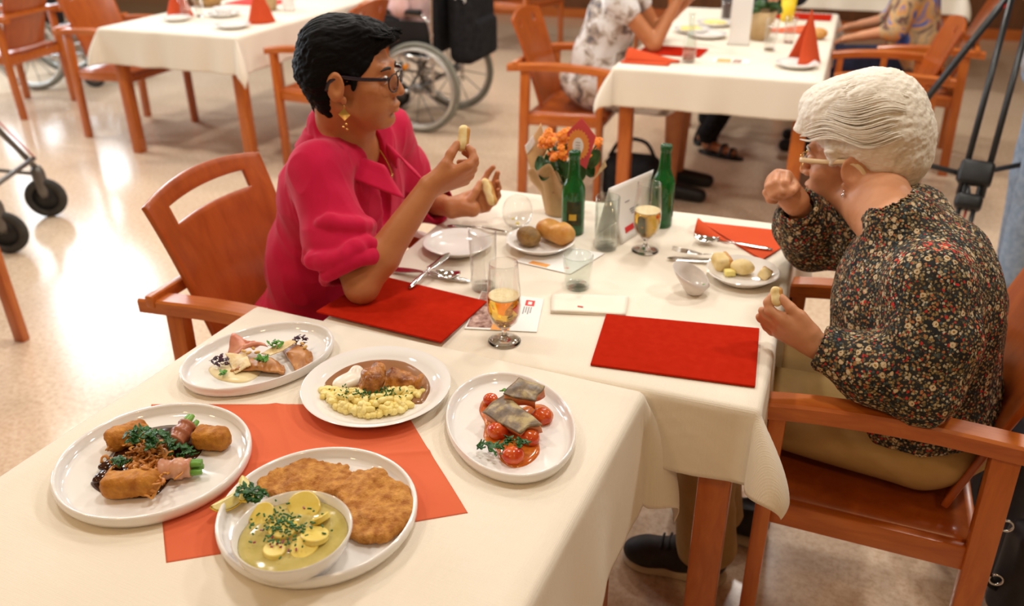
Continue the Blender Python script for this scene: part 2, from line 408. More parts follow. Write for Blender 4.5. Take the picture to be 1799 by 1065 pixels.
def table(name, label, c, sx, sy, z, rz=0.0, leg=0.06):
    t = thing(name, label, 'table', (c[0], c[1], 0), rz)
    top = z-0.003
    mk('tabletop', box((0, 0, top-0.014), (sx-0.006, sy-0.006, 0.028), 0.004), M_WOOD, t, auto=0.6)
    for s in (-1, 1):
        mk('apron', box((0, s*(sy/2-0.06), top-0.07), (sx-0.16, 0.022, 0.08), 0.002), M_WOOD, t, auto=0.6)
        mk('apron', box((s*(sx/2-0.06), 0, top-0.07), (0.022, sy-0.16, 0.08), 0.002), M_WOOD, t, auto=0.6)
        for q in (-1, 1): mk('leg', box((s*(sx/2-0.055), q*(sy/2-0.055), (top-0.028)/2), (leg, leg, top-0.028), 0.004), M_WOODV, t, auto=0.6)
    return t
MC, MS = (-0.476, 1.716), 0.858            # main table
ZM = 0.74; ZF = 0.747
FR = math.radians(-3.1)
fc = np.array([-0.654, 1.2755]) + np.array([math.sin(FR), -math.cos(FR)])*0.43      # front table centre
table('dining_table', 'square beech dining table between the two seated women', MC, MS, MS, ZM)
tablecloth('tablecloth', 'cream tablecloth on the table between the two seated women', MC, MS, MS, ZM, 0.162, seed=1, tilts=(0.55, 0.72, 0.5, 0.5))
table('dining_table', 'square beech serving table under the plated dishes in front', fc, 0.822, 0.86, ZF, FR)
tablecloth('tablecloth', 'cream tablecloth under the five plated dishes in front', fc, 0.822, 0.86, ZF, 0.255, FR, seed=4, tilts=(0.6, 0.6, 1.05, 0.42))
LT = ((-3.98-3.05)/2, 3.89+0.8); RTB = (-0.515, 3.815+0.915)
table('dining_table', 'long beech dining table at upper left beside the wheelchair', LT, 0.93, 1.6, ZM)
tablecloth('tablecloth', 'pale cream tablecloth on the long table at upper left', LT, 0.93, 1.6, ZM, 0.205, seed=7, tilts=(0.55, 0.45, 0.5, 0.5), wav=0.012)
table('dining_table', 'beech dining table at top right where the person in the patterned dress sits', RTB, 0.88, 1.83, ZM)
tablecloth('tablecloth', 'cream tablecloth on the table in front of the patterned dress', RTB, 0.88, 1.83, ZM, 0.175, seed=9, tilts=(0.6, 0.15, 0.5, 0.5))
FT = (0.12, 7.6)
table('dining_table', 'far beech dining table cut off by the top edge of the photo', FT, 1.2, 0.85, ZM)
tablecloth('tablecloth', 'white tablecloth corner at the very top of the photo', FT, 1.2, 0.85, ZM, 0.2, seed=3)

def chair(label, loc, rz, kind='slot', group='wooden armchairs of the hall'):
    """armchair facing local +x"""
    t = thing('armchair', label, 'chair', (loc[0], loc[1], 0), rz, group)
    W = 0.268
    for s in (-1, 1):
        mk('leg', beam((0.16, s*W, 0), (0.16, s*W, 0.645), 0.032, 0.048), M_WOODV, t, auto=0.6)
        mk('leg', beam((-0.245, s*W, 0), (-0.225, s*W, 0.645), 0.032, 0.048), M_WOODV, t, auto=0.6)
        # armrest: gently arched bar
        P = spline([(-0.315, s*W, 0.655), (-0.10, s*W, 0.668), (0.08, s*W, 0.664), (0.205, s*W, 0.650)], 14)
        V, F = [], []; 
        for i, p in enumerate(P):
            for dy, dz in ((-0.026, -0.017), (-0.026, 0.012), (-0.021, 0.017), (0.021, 0.017), (0.026, 0.012), (0.026, -0.017)): V.append((p[0], p[1]+dy, p[2]+dz))
        for i in range(len(P)-1):
            for k in range(6): F.append((i*6+k, i*6+(k+1) % 6, (i+1)*6+(k+1) % 6, (i+1)*6+k))
        F += [tuple(range(5, -1, -1)), tuple((len(P)-1)*6+k for k in range(6))]
        mk('armrest', (V, F), M_WOOD, t, auto=0.5)
        mk('seat_rail', beam((0.145, s*(W-0.004), 0.408), (-0.225, s*(W-0.004), 0.398), 0.024, 0.055), M_WOOD, t, auto=0.6)
    mk('seat_rail', beam((0.155, -W+0.016, 0.398), (0.155, W-0.016, 0.398), 0.024, 0.055), M_WOOD, t, auto=0.6)
    mk('seat_rail', beam((-0.225, -W+0.016, 0.385), (-0.225, W-0.016, 0.385), 0.024, 0.055), M_WOOD, t, auto=0.6)
    mk('back_rail', beam((-0.275, -W-0.03, 0.672), (-0.275, W+0.03, 0.672), 0.024, 0.03), M_WOOD, t, auto=0.6)
    # seat shell
    def seat(u, v): x = -0.215+0.405*u; y = (v-0.5)*0.515; return (x, y, 0.434-0.012*(1-(2*v-1)**2)*math.sin(PI*u)-0.012*(1-u)-0.014*max(0, (u-0.85)/0.15)**2)
    o = mk('seat', grid(14, 12, seat), M_PLY, t); solid(o, 0.016, 0.0)
    # back panel of bent plywood with its cut-outs
    bm = bmesh.new(); nz, ny = 30, 24; hole = set()
    def bp(a, b):
        zz = 0.445+0.455*a; y = (b-0.5)*(0.385+0.055*a); yy = 2*b-1
        zz -= 0.028*a**4*yy*yy
        return (-0.195-0.125*a-0.018*a*a+0.026*yy*yy, y, zz)
    vs = [[bm.verts.new(bp(i/nz, j/ny)) for j in range(ny+1)] for i in range(nz+1)]
    for i in range(nz):
        for j in range(ny):
            if kind == 'slot' and 24 <= i <= 26 and 4 <= j <= 19: continue
            if kind == 'holes' and 25 <= i <= 26 and (5 <= j <= 6 or 17 <= j <= 18): continue
            if kind == 'hole' and 25 <= i <= 26 and 11 <= j <= 12: continue
            bm.faces.new((vs[i][j], vs[i][j+1], vs[i+1][j+1], vs[i+1][j]))
    for v in [v for v in bm.verts if not v.link_faces]: bm.verts.remove(v)
    bm.verts.index_update(); bm.verts.ensure_lookup_table()
    o = mk('backrest', ([v.co[:] for v in bm.verts], [tuple(v.index for v in f.verts) for f in bm.faces]), M_PLY, t); bm.free()
    solid(o, 0.014, 0.0)
    bv = o.modifiers.new('edge', 'BEVEL'); bv.width = 0.003; bv.segments = 2; bv.limit_method = 'ANGLE'
    return t
chair('wooden armchair with a slotted back behind the woman in pink', (-1.135, 1.645), 0.0, 'slot')
chair('wooden armchair the white-haired woman sits in', (0.15, 1.705), PI, 'slot')

# ------------------------------------------------------------------ plated dishes on the front table
def plate(label, c, r, z, rim=0.022, sx=1.0, sy=1.0, rz=0.0, group=None, name='plate'):
    R = r
    prof = [(0, 0), (R-0.014, 0), (R-0.004, 0.004), (R, 0.012), (R, rim-0.003), (R-0.0015, rim), (R-0.0045, rim), (R-0.0065, rim-0.003), (R-0.0085, 0.009), (R-0.018, 0.006), (0, 0.006)]
    o = mk(name, lathe(prof, 96, sx, sy), M_CHINA, loc=(c[0], c[1], z), auto=1.2); o.rotation_euler = (0, 0, rz)
    return tag(o, label, 'plate', group)
def rim_plate(label, c, r, z, well=0.62, group=None):
    w = r*well
    prof = [(0, 0.0), (w, 0.0), (w+0.006, 0.004), (r-0.002, 0.019), (r, 0.021), (r-0.002, 0.0225), (w+0.010, 0.0125), (w+0.002, 0.008), (w-0.008, 0.0055), (0, 0.005)]
    o = mk('plate', lathe(prof, 96), M_CHINA, loc=(c[0], c[1], z), auto=1.2)
    return tag(o, label, 'plate', group)
ZT = ZF+0.0015
C1, C2, C3, C4, C5 = (-0.9228, 1.1071), (-0.6691, 1.0896), (-0.4138, 1.0697), (-0.8894, 0.7929), (-0.5907, 0.7777)
plate('white oval plate with ravioli, ham and cheese crisps', C1, 0.1432, ZT, 0.022, 1.0, 0.735, math.radians(58.9))
rim_plate('round rimmed white plate with egg noodles, roast and gravy', C2, 0.129, ZT, 0.76)
plate('white oval plate holding the fish fillets in tomato sauce', C3, 0.1465, ZT, 0.022, 1.0, 0.70, math.radians(123.6))
plate('round white plate with croquettes in dark gravy', C4, 0.1435, ZT, 0.023)
plate('round white plate carrying the breaded schnitzel and the bowl', C5, 0.1388, ZT, 0.023)
ZP = ZT+0.0062           # eating surface of the plates

# unfolded coral napkin under the plates
def sheet(name, quad, z, mat, n=24, fn=None, thick=0.0006):
    q = [np.array(p, float) for p in quad]
    def f(u, v):
        p = (1-u)*(1-v)*q[0]+u*(1-v)*q[1]+u*v*q[2]+(1-u)*v*q[3]; return (p[0], p[1], z+(fn(u, v) if fn else 0))
    o = mk(name, grid(n, n, f), mat); solid(o, thick, 1.0); return o
nq = [at(292, 990, ZF), at(266, 711, ZF), at(704, 711, ZF), at(822, 902, ZF)]
nap = sheet('paper_napkin', [p[:2] for p in nq], ZT-0.0008, M_NAP, 100, lambda u, v: 0.0034*math.exp(-abs(v-0.5)/0.02)+0.0034*math.exp(-abs(u-0.52)/0.02)+0.004*max(0, v-0.82)*math.sin(9*u))
tag(nap, 'unfolded coral paper napkin under the plates in front', 'napkin')

def pool(name, mat, pts, z, h=0.004, label=None, cat='sauce', parent=None, seed=0, n=64, rings=8, amp=0.08):
    """a puddle of sauce with a rounded edge; pts = outline in world xy"""
    P = np.array([p[:2] for p in pts]); P = np.vstack([P, P[:1]]); Q = np.vstack([P[-2], P, P[1]]); out = []
    for t in np.linspace(0, len(P)-1, n, endpoint=False):
        i = int(t); u = t-i; a, b, c, d = Q[i:i+4]; out.append(0.5*(2*b+(c-a)*u+(2*a-5*b+4*c-d)*u*u+(3*b-a-3*c+d)*u**3))
    out = np.array(out); c = out.mean(0); V = []; F = []
    for r in range(rings+1):
        s = r/rings; w = 1-s
        for p in out: V.append((*(c+(p-c)*w), z+h*(1-(1-min(1, s*2.2))**2.2)+0.0006))
    V = np.array(V); V[:, 2] += amp*h*vnoise(V, 90, seed)*np.repeat(np.minimum(1, np.arange(rings+1)/2), n)
    for r in range(rings):
        for k in range(n): k2 = (k+1) % n; F.append((r*n+k, r*n+k2, (r+1)*n+k2, (r+1)*n+k))
    V = np.vstack([V, [[*out[k], z] for k in range(n)]]); b0 = (rings+1)*n
    for k in range(n): k2 = (k+1) % n; F.append((b0+k, b0+k2, k2, k))
    o = mk(name, (V, F), mat, parent)
    return tag(o, label, cat) if label else o
def px(pts, z): return [at(x, y, z) for x, y in pts]
def leafcluster(name, mat, c, r, n, label=None, cat='herbs', seed=0, size=0.012, hgt=0.008, kind='stuff', flat=False):
    """heap of small crumpled leaves"""
    rg = random.Random(seed); parts = []
    for _ in range(n):
        a, d = rg.uniform(0, 2*PI), math.sqrt(rg.random()); p = np.array([c[0]+r[0]*d*math.cos(a), c[1]+r[1]*d*math.sin(a), c[2]+hgt*(1-d*d)*rg.uniform(0.3, 1)])
        L, Wd = size*rg.uniform(0.6, 1.2), size*rg.uniform(0.3, 0.55); cu, tw = rg.uniform(-0.8, 0.8), rg.uniform(-0.6, 0.6); ph = rg.uniform(0, 6)
        def f(u, v):
            w = Wd*math.sin(PI*min(0.98, u*0.93+0.06))*(1+0.25*math.sin(u*22+ph)); x = (u-0.5)*L; y = (v-0.5)*w
            return (x, y, cu*(u-0.5)**2*L+0.35*abs(v-0.5)*w+0.0012*math.sin(u*16+v*9+ph))
        V, F = grid(6, 4, f); R = rotm('z', rg.uniform(0, 2*PI))@rotm('x', tw)@rotm('y', rg.uniform(-0.6, 0.6)*(0.2 if flat else 1))
        parts.append(xf((V, F), p, R))
    o = mk(name, join(*parts), mat); solid(o, 0.0003)
    if label: tag(o, label, cat, kind=kind)
    return o
def bits(name, mat, pts, label, cat, r=0.0016, L=0.004, seed=0, kind='stuff', jit=0.3):
    rg = random.Random(seed); parts = []
    for p in pts:
        l = L*rg.uniform(0.5, 1.3); a, b = rg.uniform(0, 2*PI), rg.uniform(-jit, jit); d = np.array([math.cos(a)*math.cos(b), math.sin(a)*math.cos(b), math.sin(b)])*l/2
        parts.append(tube([np.array(p)-d, np.array(p), np.array(p)+d], [r*0.9, r, r*0.9], 6))
    o = mk(name, join(*parts), mat, auto=0.9); return tag(o, label, cat, kind=kind)

M_HERB = noisy('dark_green_herb', (0.010, 0.062, 0.010), (0.035, 0.15, 0.022), 90, 0.35, 0.5)
M_CHIVE = noisy('chive_green', (0.015, 0.09, 0.02), (0.04, 0.17, 0.04), 120, 0.4, 0.4)
M_LEAF = noisy('bright_leaf', (0.06, 0.22, 0.02), (0.14, 0.36, 0.05), 60, 0.4, 0.4)
M_PURPLE = noisy('purple_leaf', (0.035, 0.006, 0.02), (0.10, 0.02, 0.05), 60, 0.4, 0.4)
# --- ravioli plate
M_CREAM = noisy('cream_sauce', (0.80, 0.66, 0.36), (0.84, 0.72, 0.45), 30, 0.3, 0.5)
M_RAV = noisy('browned_pasta', (0.36, 0.13, 0.03), (0.52, 0.24, 0.07), 45, 0.35, 0.5, 0.3, 120)
M_HAM = noisy('ham', (0.62, 0.20, 0.13), (0.75, 0.36, 0.25), 25, 0.35, 0.5)
M_CRISP = noisy('cheese_crisp', (0.66, 0.46, 0.20), (0.80, 0.66, 0.40), 70, 0.45, 0.4, 0.6, 160, 0.002)
pool('cream_sauce', M_CREAM, px([(367, 652), (380, 665), (405, 672), (432, 672), (452, 662), (458, 648), (440, 638), (400, 636), (372, 643)], ZP), ZP, 0.005, 'pale cream sauce under the ravioli', 'sauce')
def upward(V, F):
    V = np.array(V); a_ = np.array(F); n = np.cross(V[a_[:, 2]]-V[a_[:, 0]], V[a_[:, 3]]-V[a_[:, 1]])[:, 2].sum()
    return (V, F) if n > 0 else (V, [tuple(reversed(q)) for q in F])
def ravioli(label, c, L, W, rz, seed, tilt=0.0):
    def f(u, v):
        # half-moon: straight side at v=0
        a = PI*u; rr = v; x = L*math.cos(a)*rr*(1.0); y = W*math.sin(a)*rr
        d = min(1, (1-v)*4); z = 0.004+0.013*math.sin(PI*min(1, d)/2)*(0.35+0.65*math.sin(a))*(1 if v < 0.97 else 0.9)
        if v > 0.8: z = 0.004+0.002*math.sin(u*40)
        return (x, y, z)
    V, F = grid(40, 16, f); V = np.array(V); V[:, 2] += 0.0015*vnoise(V, 70, seed)
    o = mk('ravioli', upward(V, F), M_RAV); solid(o, 0.004, -1.0); o.location = c; o.rotation_euler = (tilt, 0, rz); return tag(o, label, 'pasta')
p = at(452, 658, ZP+0.003); ravioli('browned half-moon ravioli at the front of the oval plate', p, 0.050, 0.045, math.radians(14), 3)
p = at(505, 634, ZP+0.003); ravioli('browned half-moon ravioli under the long cheese crisp', p, 0.049, 0.046, math.radians(-40), 5)
def crisp(label, quad, z, seed, wave=0.004, mat=M_CRISP, name='cheese_crisp', th=0.0015, hole=True):
    q = [np.array(x, float) for x in quad]
    def f(u, v):
        e = 0.04*math.sin(31*u+seed)+0.04*math.sin(23*v+seed); uu, vv = u+e*(v-0.5)*0.8, v+e*(u-0.5)*0.8
        p = (1-uu)*(1-vv)*q[0]+uu*(1-vv)*q[1]+uu*vv*q[2]+(1-uu)*vv*q[3]
        return (p[0], p[1], p[2]+wave*math.sin(5*u+seed)*math.sin(4*v+seed*2)+0.0008*math.sin(40*u)*math.sin(37*v))
    o = mk(name, grid(18, 18, f), mat); solid(o, th); return tag(o, label, 'food')
a = lambda x, y, dz: at(x, y, ZP+dz)
crisp('round speckled cheese crisp beside the purple leaves', [a(397, 624, 0.012), a(432, 618, 0.018), a(441, 643, 0.018), a(412, 656, 0.008)], 0, 1.0, 0.003)
crisp('long pale cheese crisp across the ravioli plate', [a(460, 620, 0.02), a(513, 595, 0.026), a(520, 603, 0.024), a(474, 626, 0.02)], 0, 2.3, 0.002)
crisp('folded slice of pink ham on the ravioli plate', [a(394, 620, 0.012), a(413, 592, 0.024), a(446, 596, 0.030), a(472, 614, 0.018)], 0, 4.0, 0.013, M_HAM, 'ham_slice', 0.002)
leafcluster('purple_sprouts', M_PURPLE, at(388, 636, ZP+0.012), (0.018, 0.014), 16, 'purple sprout leaves on the left of the ravioli', 'herbs', 2, 0.014, 0.014)
leafcluster('purple_sprouts', M_PURPLE, at(528, 598, ZP+0.022), (0.016, 0.012), 12, 'purple sprout leaves at the right end of the ravioli', 'herbs', 3, 0.014, 0.012)
leafcluster('green_sprouts', M_LEAF, at(462, 636, ZP+0.02), (0.016, 0.010), 9, 'green sprout leaves draped over the front ravioli', 'herbs', 4, 0.018, 0.01)
leafcluster('green_sprouts', M_LEAF, at(483, 605, ZP+0.026), (0.014, 0.010), 9, 'green sprout leaves behind the long cheese crisp', 'herbs', 5, 0.016, 0.008)
leafcluster('green_leaf', M_LEAF, at(393, 656, ZP+0.010), (0.006, 0.004), 4, 'single bright green leaf on the cream sauce', 'herbs', 6, 0.02, 0.004)
M_NUT = noisy('pine_nut', (0.62, 0.36, 0.10), (0.72, 0.46, 0.16), 40, 0.4, 0.4)
for i, (x, y) in enumerate([(428, 617), (437, 620), (445, 612), (452, 619), (441, 606), (432, 608), (536, 610), (531, 604)]):
    o = blob('pine_nut', M_NUT, c=at(x, y, ZP+0.022), r=(0.006, 0.0032, 0.003), R=rotm('z', i*1.3), amp=0.05, seed=i, nu=8, nv=10)
    tag(o, 'small toasted pine nut scattered over the ravioli', 'nut', 'pine nuts on the ravioli plate')

# --- noodles, roast and gravy
M_GRAVY = noisy('brown_gravy', (0.27, 0.125, 0.055), (0.33, 0.16, 0.075), 20, 0.18, 0.5)
pool('gravy', M_GRAVY, px([(563, 682), (578, 655), (610, 636), (655, 627), (705, 630), (740, 650), (757, 676), (752, 697), (735, 710), (660, 700)], ZP), ZP-0.001, 0.004, 'brown gravy pool on the noodle plate')
M_NOOD = noisy('egg_noodle', (0.82, 0.66, 0.19), (0.88, 0.76, 0.34), 40, 0.35, 0.5)
rg = random.Random(5); parts = []
for i in range(240):
    a_, d_ = rg.uniform(PI*0.94, PI*2.06), math.sqrt(rg.uniform(0.0, 1)); x, y = 651+88*d_*math.cos(a_)*0.98, 688-42*d_*math.sin(a_)*1.0
    d2 = 1-d_
    if y < 682 and 575 < x < 650 and rg.random() < 0.6: continue
    c = at(x, y, ZP+0.003+0.016*min(1, d2*2.2)*rg.random()); th = rg.uniform(0, 2*PI); l = rg.uniform(0.005, 0.011)
    d = np.array([math.cos(th), math.sin(th), rg.uniform(-0.3, 0.3)])*l; b = np.array([-d[1], d[0], 0])*rg.uniform(-0.5, 0.5)
    parts.append(tube(spline([c-d, c+b*0.6, c+d], 5), [0.0034, 0.0054, 0.0058, 0.0054, 0.0032], 8))
tag(mk('egg_noodles', join(*parts), M_NOOD), 'heap of small yellow egg noodles beside the gravy', 'noodles', kind='stuff')
M_ROAST = noisy('roast_meat', (0.16, 0.035, 0.006), (0.55, 0.22, 0.04), 38, 0.25, 0.6, 0.8, 110, 0.004)
s = SDF((-0.75, 1.02, ZP-0.004), (-0.57, 1.2, ZP+0.08), 0.0022)
c = at(657, 668, ZP+0.012)
s.ell(at(656, 674, ZP+0.02), (0.022, 0.028, 0.030), rotm('z', 0.3), 0.008); s.ell(at(664, 650, ZP+0.036), (0.015, 0.013, 0.015), None, 0.008); s.ell(at(650, 664, ZP+0.03), (0.016, 0.014, 0.016), None, 0.008); s.cap(at(692, 668, ZP+0.013), at(728, 672, ZP+0.010), 0.018, 0.012, 0.003); s.cap(at(690, 658, ZP+0.018), at(716, 660, ZP+0.016), 0.010, 0.009, 0.003); s.ell(at(738, 672, ZP+0.014), (0.008, 0.013, 0.016), None, 0.003)
s.cap(at(668, 655, ZP+0.03), at(675, 690, ZP+0.02), 0.003, 0.005, 0.004, 's'); s.cap(at(694, 655, ZP+0.036), at(706, 690, ZP+0.03), 0.002, 0.004, 0.004, 's')
s.plane((0, 0, ZP), (0, 0, -1), s.lo, s.lo+s.vs*s.n)
V, F = s.mesh(); V = V+normals(V, F)*(0.0022*vnoise(V, 110, 3)+0.003*vnoise(V, 48, 4)+0.0008*vnoise(V, 260, 5))[:, None]
tag(mk('roast_meat', (V, F), M_ROAST), 'glazed brown piece of roast standing in the gravy', 'meat')
M_SOUR = pbr('sour_cream', (0.86, 0.80, 0.70), 0.3, 0.5, sss=0.1)
s = SDF(at(570, 690, ZP)-np.array([0.04, 0.04, 0.004]), at(640, 645, ZP)+np.array([0.04, 0.05, 0.04]), 0.0022)
s.ell(at(617, 668, ZP+0.006), (0.030, 0.020, 0.012), rotm('z', 0.9), 0.008); s.ell(at(627, 655, ZP+0.010), (0.013, 0.012, 0.014), None, 0.008); s.ell(at(600, 676, ZP+0.005), (0.016, 0.014, 0.008), None, 0.008)
s.plane((0, 0, ZP), (0, 0, -1), s.lo, s.lo+s.vs*s.n)
tag(mk('cream_dollop', s.mesh(), M_SOUR), 'white cream dollop beside the roast', 'cream')
rg = random.Random(8)
bits('chopped_herbs', M_CHIVE, [at(rg.gauss(652, 28), rg.gauss(688, 5), ZP+0.02+0.004*rg.random()) for _ in range(130)], 'chopped green herbs sprinkled over the egg noodles', 'herbs', 0.0012, 0.004, 3)

# --- fish plate
M_TSAUCE = noisy('tomato_sauce', (0.50, 0.085, 0.008), (0.62, 0.19, 0.02), 60, 0.15, 0.6)
pool('tomato_sauce', M_TSAUCE, px([(842, 722), (850, 702), (872, 700), (905, 720), (930, 712), (955, 712), (972, 728), (965, 746), (948, 750), (945, 770), (948, 795), (930, 815), (903, 822), (880, 810), (870, 790), (850, 770), (852, 745)], ZP), ZP, 0.0035, 'orange tomato sauce under the fish fillets')
M_FISH = pbr('seared_fish_skin', (0.2, 0.15, 0.1), 0.38, 0.5)
_v = coord(M_FISH); setcol(M_FISH, ramp(M_FISH, noise_tex(M_FISH, _v, 45, 4), [(0.32, (0.075, 0.055, 0.04)), (0.5, (0.20, 0.14, 0.085)), (0.66, (0.46, 0.36, 0.17))])); bump(M_FISH, noise_tex(M_FISH, _v, 160, 3), 0.4, 0.001)
M_FLESH = noisy('fish_flesh', (0.62, 0.20, 0.07), (0.72, 0.33, 0.16), 50, 0.4, 0.5, 0.3, 140)
def fillet(label, quad, th, seed, rz=(0, 0, 0)):
    q = [np.array(x, float) for x in quad]; root = thing('fish_fillet', label, 'fish', tuple(sum(q)/4))
    c = sum(q)/4; q = [x-c for x in q]
    def top(u, v):
        uu, vv = u+0.02*math.sin(9*v+seed), v+0.03*math.sin(7*u+seed)
        p = (1-uu)*(1-vv)*q[0]+uu*(1-vv)*q[1]+uu*vv*q[2]+(1-uu)*vv*q[3]; b = 0.004*math.sin(PI*u)*math.sin(PI*v)
        return (p[0], p[1], p[2]+b+0.0012*math.sin(6*u+5*v+seed))
    V, F = upward(*grid(16, 16, top)); o = mk('skin', (V, F), M_FISH, root); solid(o, 0.0022, 1.0)
    def flesh(u, v): x = top(0.03+0.94*u, 0.03+0.94*v); return (x[0], x[1], x[2]-0.001)
    V, F = upward(*grid(16, 16, flesh)); o = mk('flesh', (V, F), M_FLESH, root); solid(o, th, -1.0); return root
fillet('seared fish fillet lying on the tomatoes', [at(845, 726, ZP+0.024), at(884, 694, ZP+0.036), at(951, 744, ZP+0.034), at(912, 762, ZP+0.024)], 0.018, 1.0)
fillet('upper fish fillet leaning on the other fillet', [at(882, 694, ZP+0.046), at(910, 666, ZP+0.052), at(957, 679, ZP+0.048), at(940, 706, ZP+0.040)], 0.024, 2.0)
M_TOM = noisy('cherry_tomato', (0.48, 0.030, 0.006), (0.66, 0.13, 0.018), 60, 0.2, 0.6, 0.3, 120)
for i, (x, y, l) in enumerate([(874, 757, 'halved cherry tomato at the left below the fillet'), (929, 768, 'cherry tomato at the right edge of the sauce'), (901, 800, 'cherry tomato nearest the front of the fish plate'), (952, 731, 'cherry tomato half hidden right of the fillets'), (862, 702, 'small cherry tomato behind the lower fillet')]):
    r = 0.0162 if i < 4 else 0.012
    o = blob('cherry_tomato', M_TOM, c=at(x, y, ZP+0.011), r=(r*1.1, r, r*0.85), amp=0.075, freq=85, seed=i, zmin=ZP+0.001); tag(o, l, 'tomato', 'cherry tomatoes on the fish plate')
leafcluster('fried_herbs', M_HERB, at(868, 790, ZP+0.014), (0.026, 0.014), 22, 'dark fried herb leaves at the left of the tomatoes', 'herbs', 12, 0.016, 0.008)
leafcluster('fried_herbs', M_HERB, at(908, 778, ZP+0.022), (0.022, 0.012), 18, 'dark fried herb leaves between the tomatoes', 'herbs', 13, 0.015, 0.008)
leafcluster('herb_leaf', M_LEAF, at(889, 688, ZP+0.022), (0.006, 0.004), 4, 'green herb leaf behind the lower fillet', 'herbs', 14, 0.014, 0.004)

# --- croquette plate
M_DARKSAUCE = noisy('dark_gravy', (0.030, 0.008, 0.003), (0.075, 0.022, 0.008), 60, 0.12, 0.6)
pool('dark_gravy', M_DARKSAUCE, px([(160, 852), (170, 838), (190, 805), (230, 765), (290, 748), (335, 752), (358, 778), (350, 800), (330, 815), (300, 842), (275, 870), (235, 876), (190, 872)], ZP), ZP, 0.005, 'dark brown gravy under the croquettes', 'sauce', amp=0.25)
M_CROQ = noisy('golden_crumb', (0.36, 0.12, 0.012), (0.58, 0.25, 0.035), 60, 0.6, 0.3, 0.8, 420, 0.0015)
def croquette(label, pa, pb, r, seed):
    a_, b_ = at(*pa, ZP+r), at(*pb, ZP+r); s = SDF(np.minimum(a_, b_)-0.03, np.maximum(a_, b_)+0.03, 0.0022); d = (b_-a_)/np.linalg.norm(b_-a_)
    x = np.cross((0, 0, 1), d); R = np.stack([x, np.cross(d, x), d], 1)
    s.box((a_+b_)/2, (r, r*0.96, np.linalg.norm(b_-a_)/2), R, r*0.72, 0.002); V, F = s.mesh()
    V = V+normals(V, F)*(0.0026*vnoise(V, 45, seed)+0.0014*vnoise(V, 210, seed))[:, None]
    return tag(mk('croquette', (V, F), M_CROQ), label, 'croquette', 'potato croquettes')
croquette('golden croquette nearest the front of the plate', (181, 851), (279, 848), 0.0185, 1)
croquette('golden croquette at the back left of the plate', (186, 778), (262, 752), 0.018, 2)
croquette('browned croquette at the right of the plate', (340, 766), (402, 772), 0.0185, 3)
M_BACON = noisy('bacon', (0.50, 0.19, 0.10), (0.70, 0.42, 0.28), 30, 0.35, 0.5, 0.2, 90)
M_BEAN = noisy('green_bean', (0.10, 0.26, 0.03), (0.18, 0.38, 0.06), 40, 0.35, 0.5)
def bundle(label, pa, pb, r, seed, mat, ends=(1,), rootz=0.0):
    a_, b_ = at(*pa, ZP+r+rootz), at(*pb, ZP+r+rootz*2); root = thing('bacon_roll', label, 'food', tuple((a_+b_)/2)); c = (a_+b_)/2
    P = np.linspace(a_-c, b_-c, 14); rr = [r*(0.92+0.1*math.sin(i*0.9+seed)+0.05*math.sin(2.3*i)) for i in range(14)]
    o = mk('bacon', tube(P, rr, 20), mat, root); d = (b_-a_)/np.linalg.norm(b_-a_); x = np.cross(d, (0, 0, 1)); x /= np.linalg.norm(x)
    for k, (ox, oz) in enumerate([(-0.5, -0.3), (0.5, -0.3), (0.0, 0.45), (-0.45, 0.4)]):
        e = b_-c; mk('green_bean', tube(spline([e-d*0.02+x*ox*r*0.8+np.array((0, 0, oz*r*0.8)), e+d*0.016+x*ox*r*0.8+np.array((0, 0, oz*r*0.8))], 6), [0.0048, 0.005, 0.005, 0.005, 0.0048, 0.004], 8), M_BEAN, root)
    return root
bundle('bacon-wrapped bean bundle beside the front croquette', (282, 826), (336, 822), 0.0165, 1.0, M_BACON)
M_BACON2 = noisy('browned_bacon', (0.28, 0.075, 0.03), (0.42, 0.16, 0.08), 30, 0.3, 0.5, 0.2, 90)
bundle('dark browned bacon roll at the back of the plate', (306, 778), (330, 748), 0.016, 2.0, M_BACON2, rootz=0.006)
M_ONION = noisy('fried_onion', (0.52, 0.19, 0.03), (0.68, 0.32, 0.07), 40, 0.4, 0.5)
rg = random.Random(4); parts = []
for i in range(110):
    x, y = rg.gauss(260, 27), rg.gauss(808, 17); c = at(x, y, ZP+0.012+0.022*rg.random()*max(0.2, 1-abs(x-262)/55)); r = rg.uniform(0.005, 0.013); th = rg.uniform(0, 6.28); n = 9; pts = []
    for k in range(n):
        t = th+k*rg.uniform(0.2, 0.55); pts.append(c+np.array([r*math.cos(t), r*math.sin(t), 0.004*math.sin(k*0.7+i)]))
    parts.append(tube(spline(pts, 12), 0.0023, 6, flat=0.5))
tag(mk('fried_onions', join(*parts), M_ONION), 'tangle of crisp fried onion strips on the dark gravy', 'onions', kind='stuff')
leafcluster('fried_herbs', M_HERB, at(262, 772, ZP+0.044), (0.042, 0.02), 60, 'crumpled dark green fried herbs on the croquette plate', 'herbs', 15, 0.018, 0.016)
leafcluster('fried_herbs', M_HERB, at(316, 795, ZP+0.016), (0.026, 0.016), 26, 'dark fried herbs beside the browned croquette', 'herbs', 16, 0.015, 0.01)
leafcluster('fried_herbs', M_HERB, at(212, 812, ZP+0.022), (0.014, 0.012), 16, 'small sprig of fried herbs by the left gravy edge', 'herbs', 17, 0.013, 0.01)
for i, (x, y) in enumerate([(192, 818), (178, 838), (203, 826)]):
    o = blob('mushroom_piece', M_DARKSAUCE, c=at(x, y, ZP+0.008), r=(0.015, 0.010, 0.007), R=rotm('z', i*0.9+0.6), amp=0.15, freq=60, seed=i, zmin=ZP+0.001); tag(o, ['dark glazed mushroom piece behind the front croquette', 'dark glazed mushroom piece furthest left in the gravy', 'dark glazed mushroom piece beside the small herb sprig'][i], 'mushroom', 'mushroom pieces in the dark gravy')

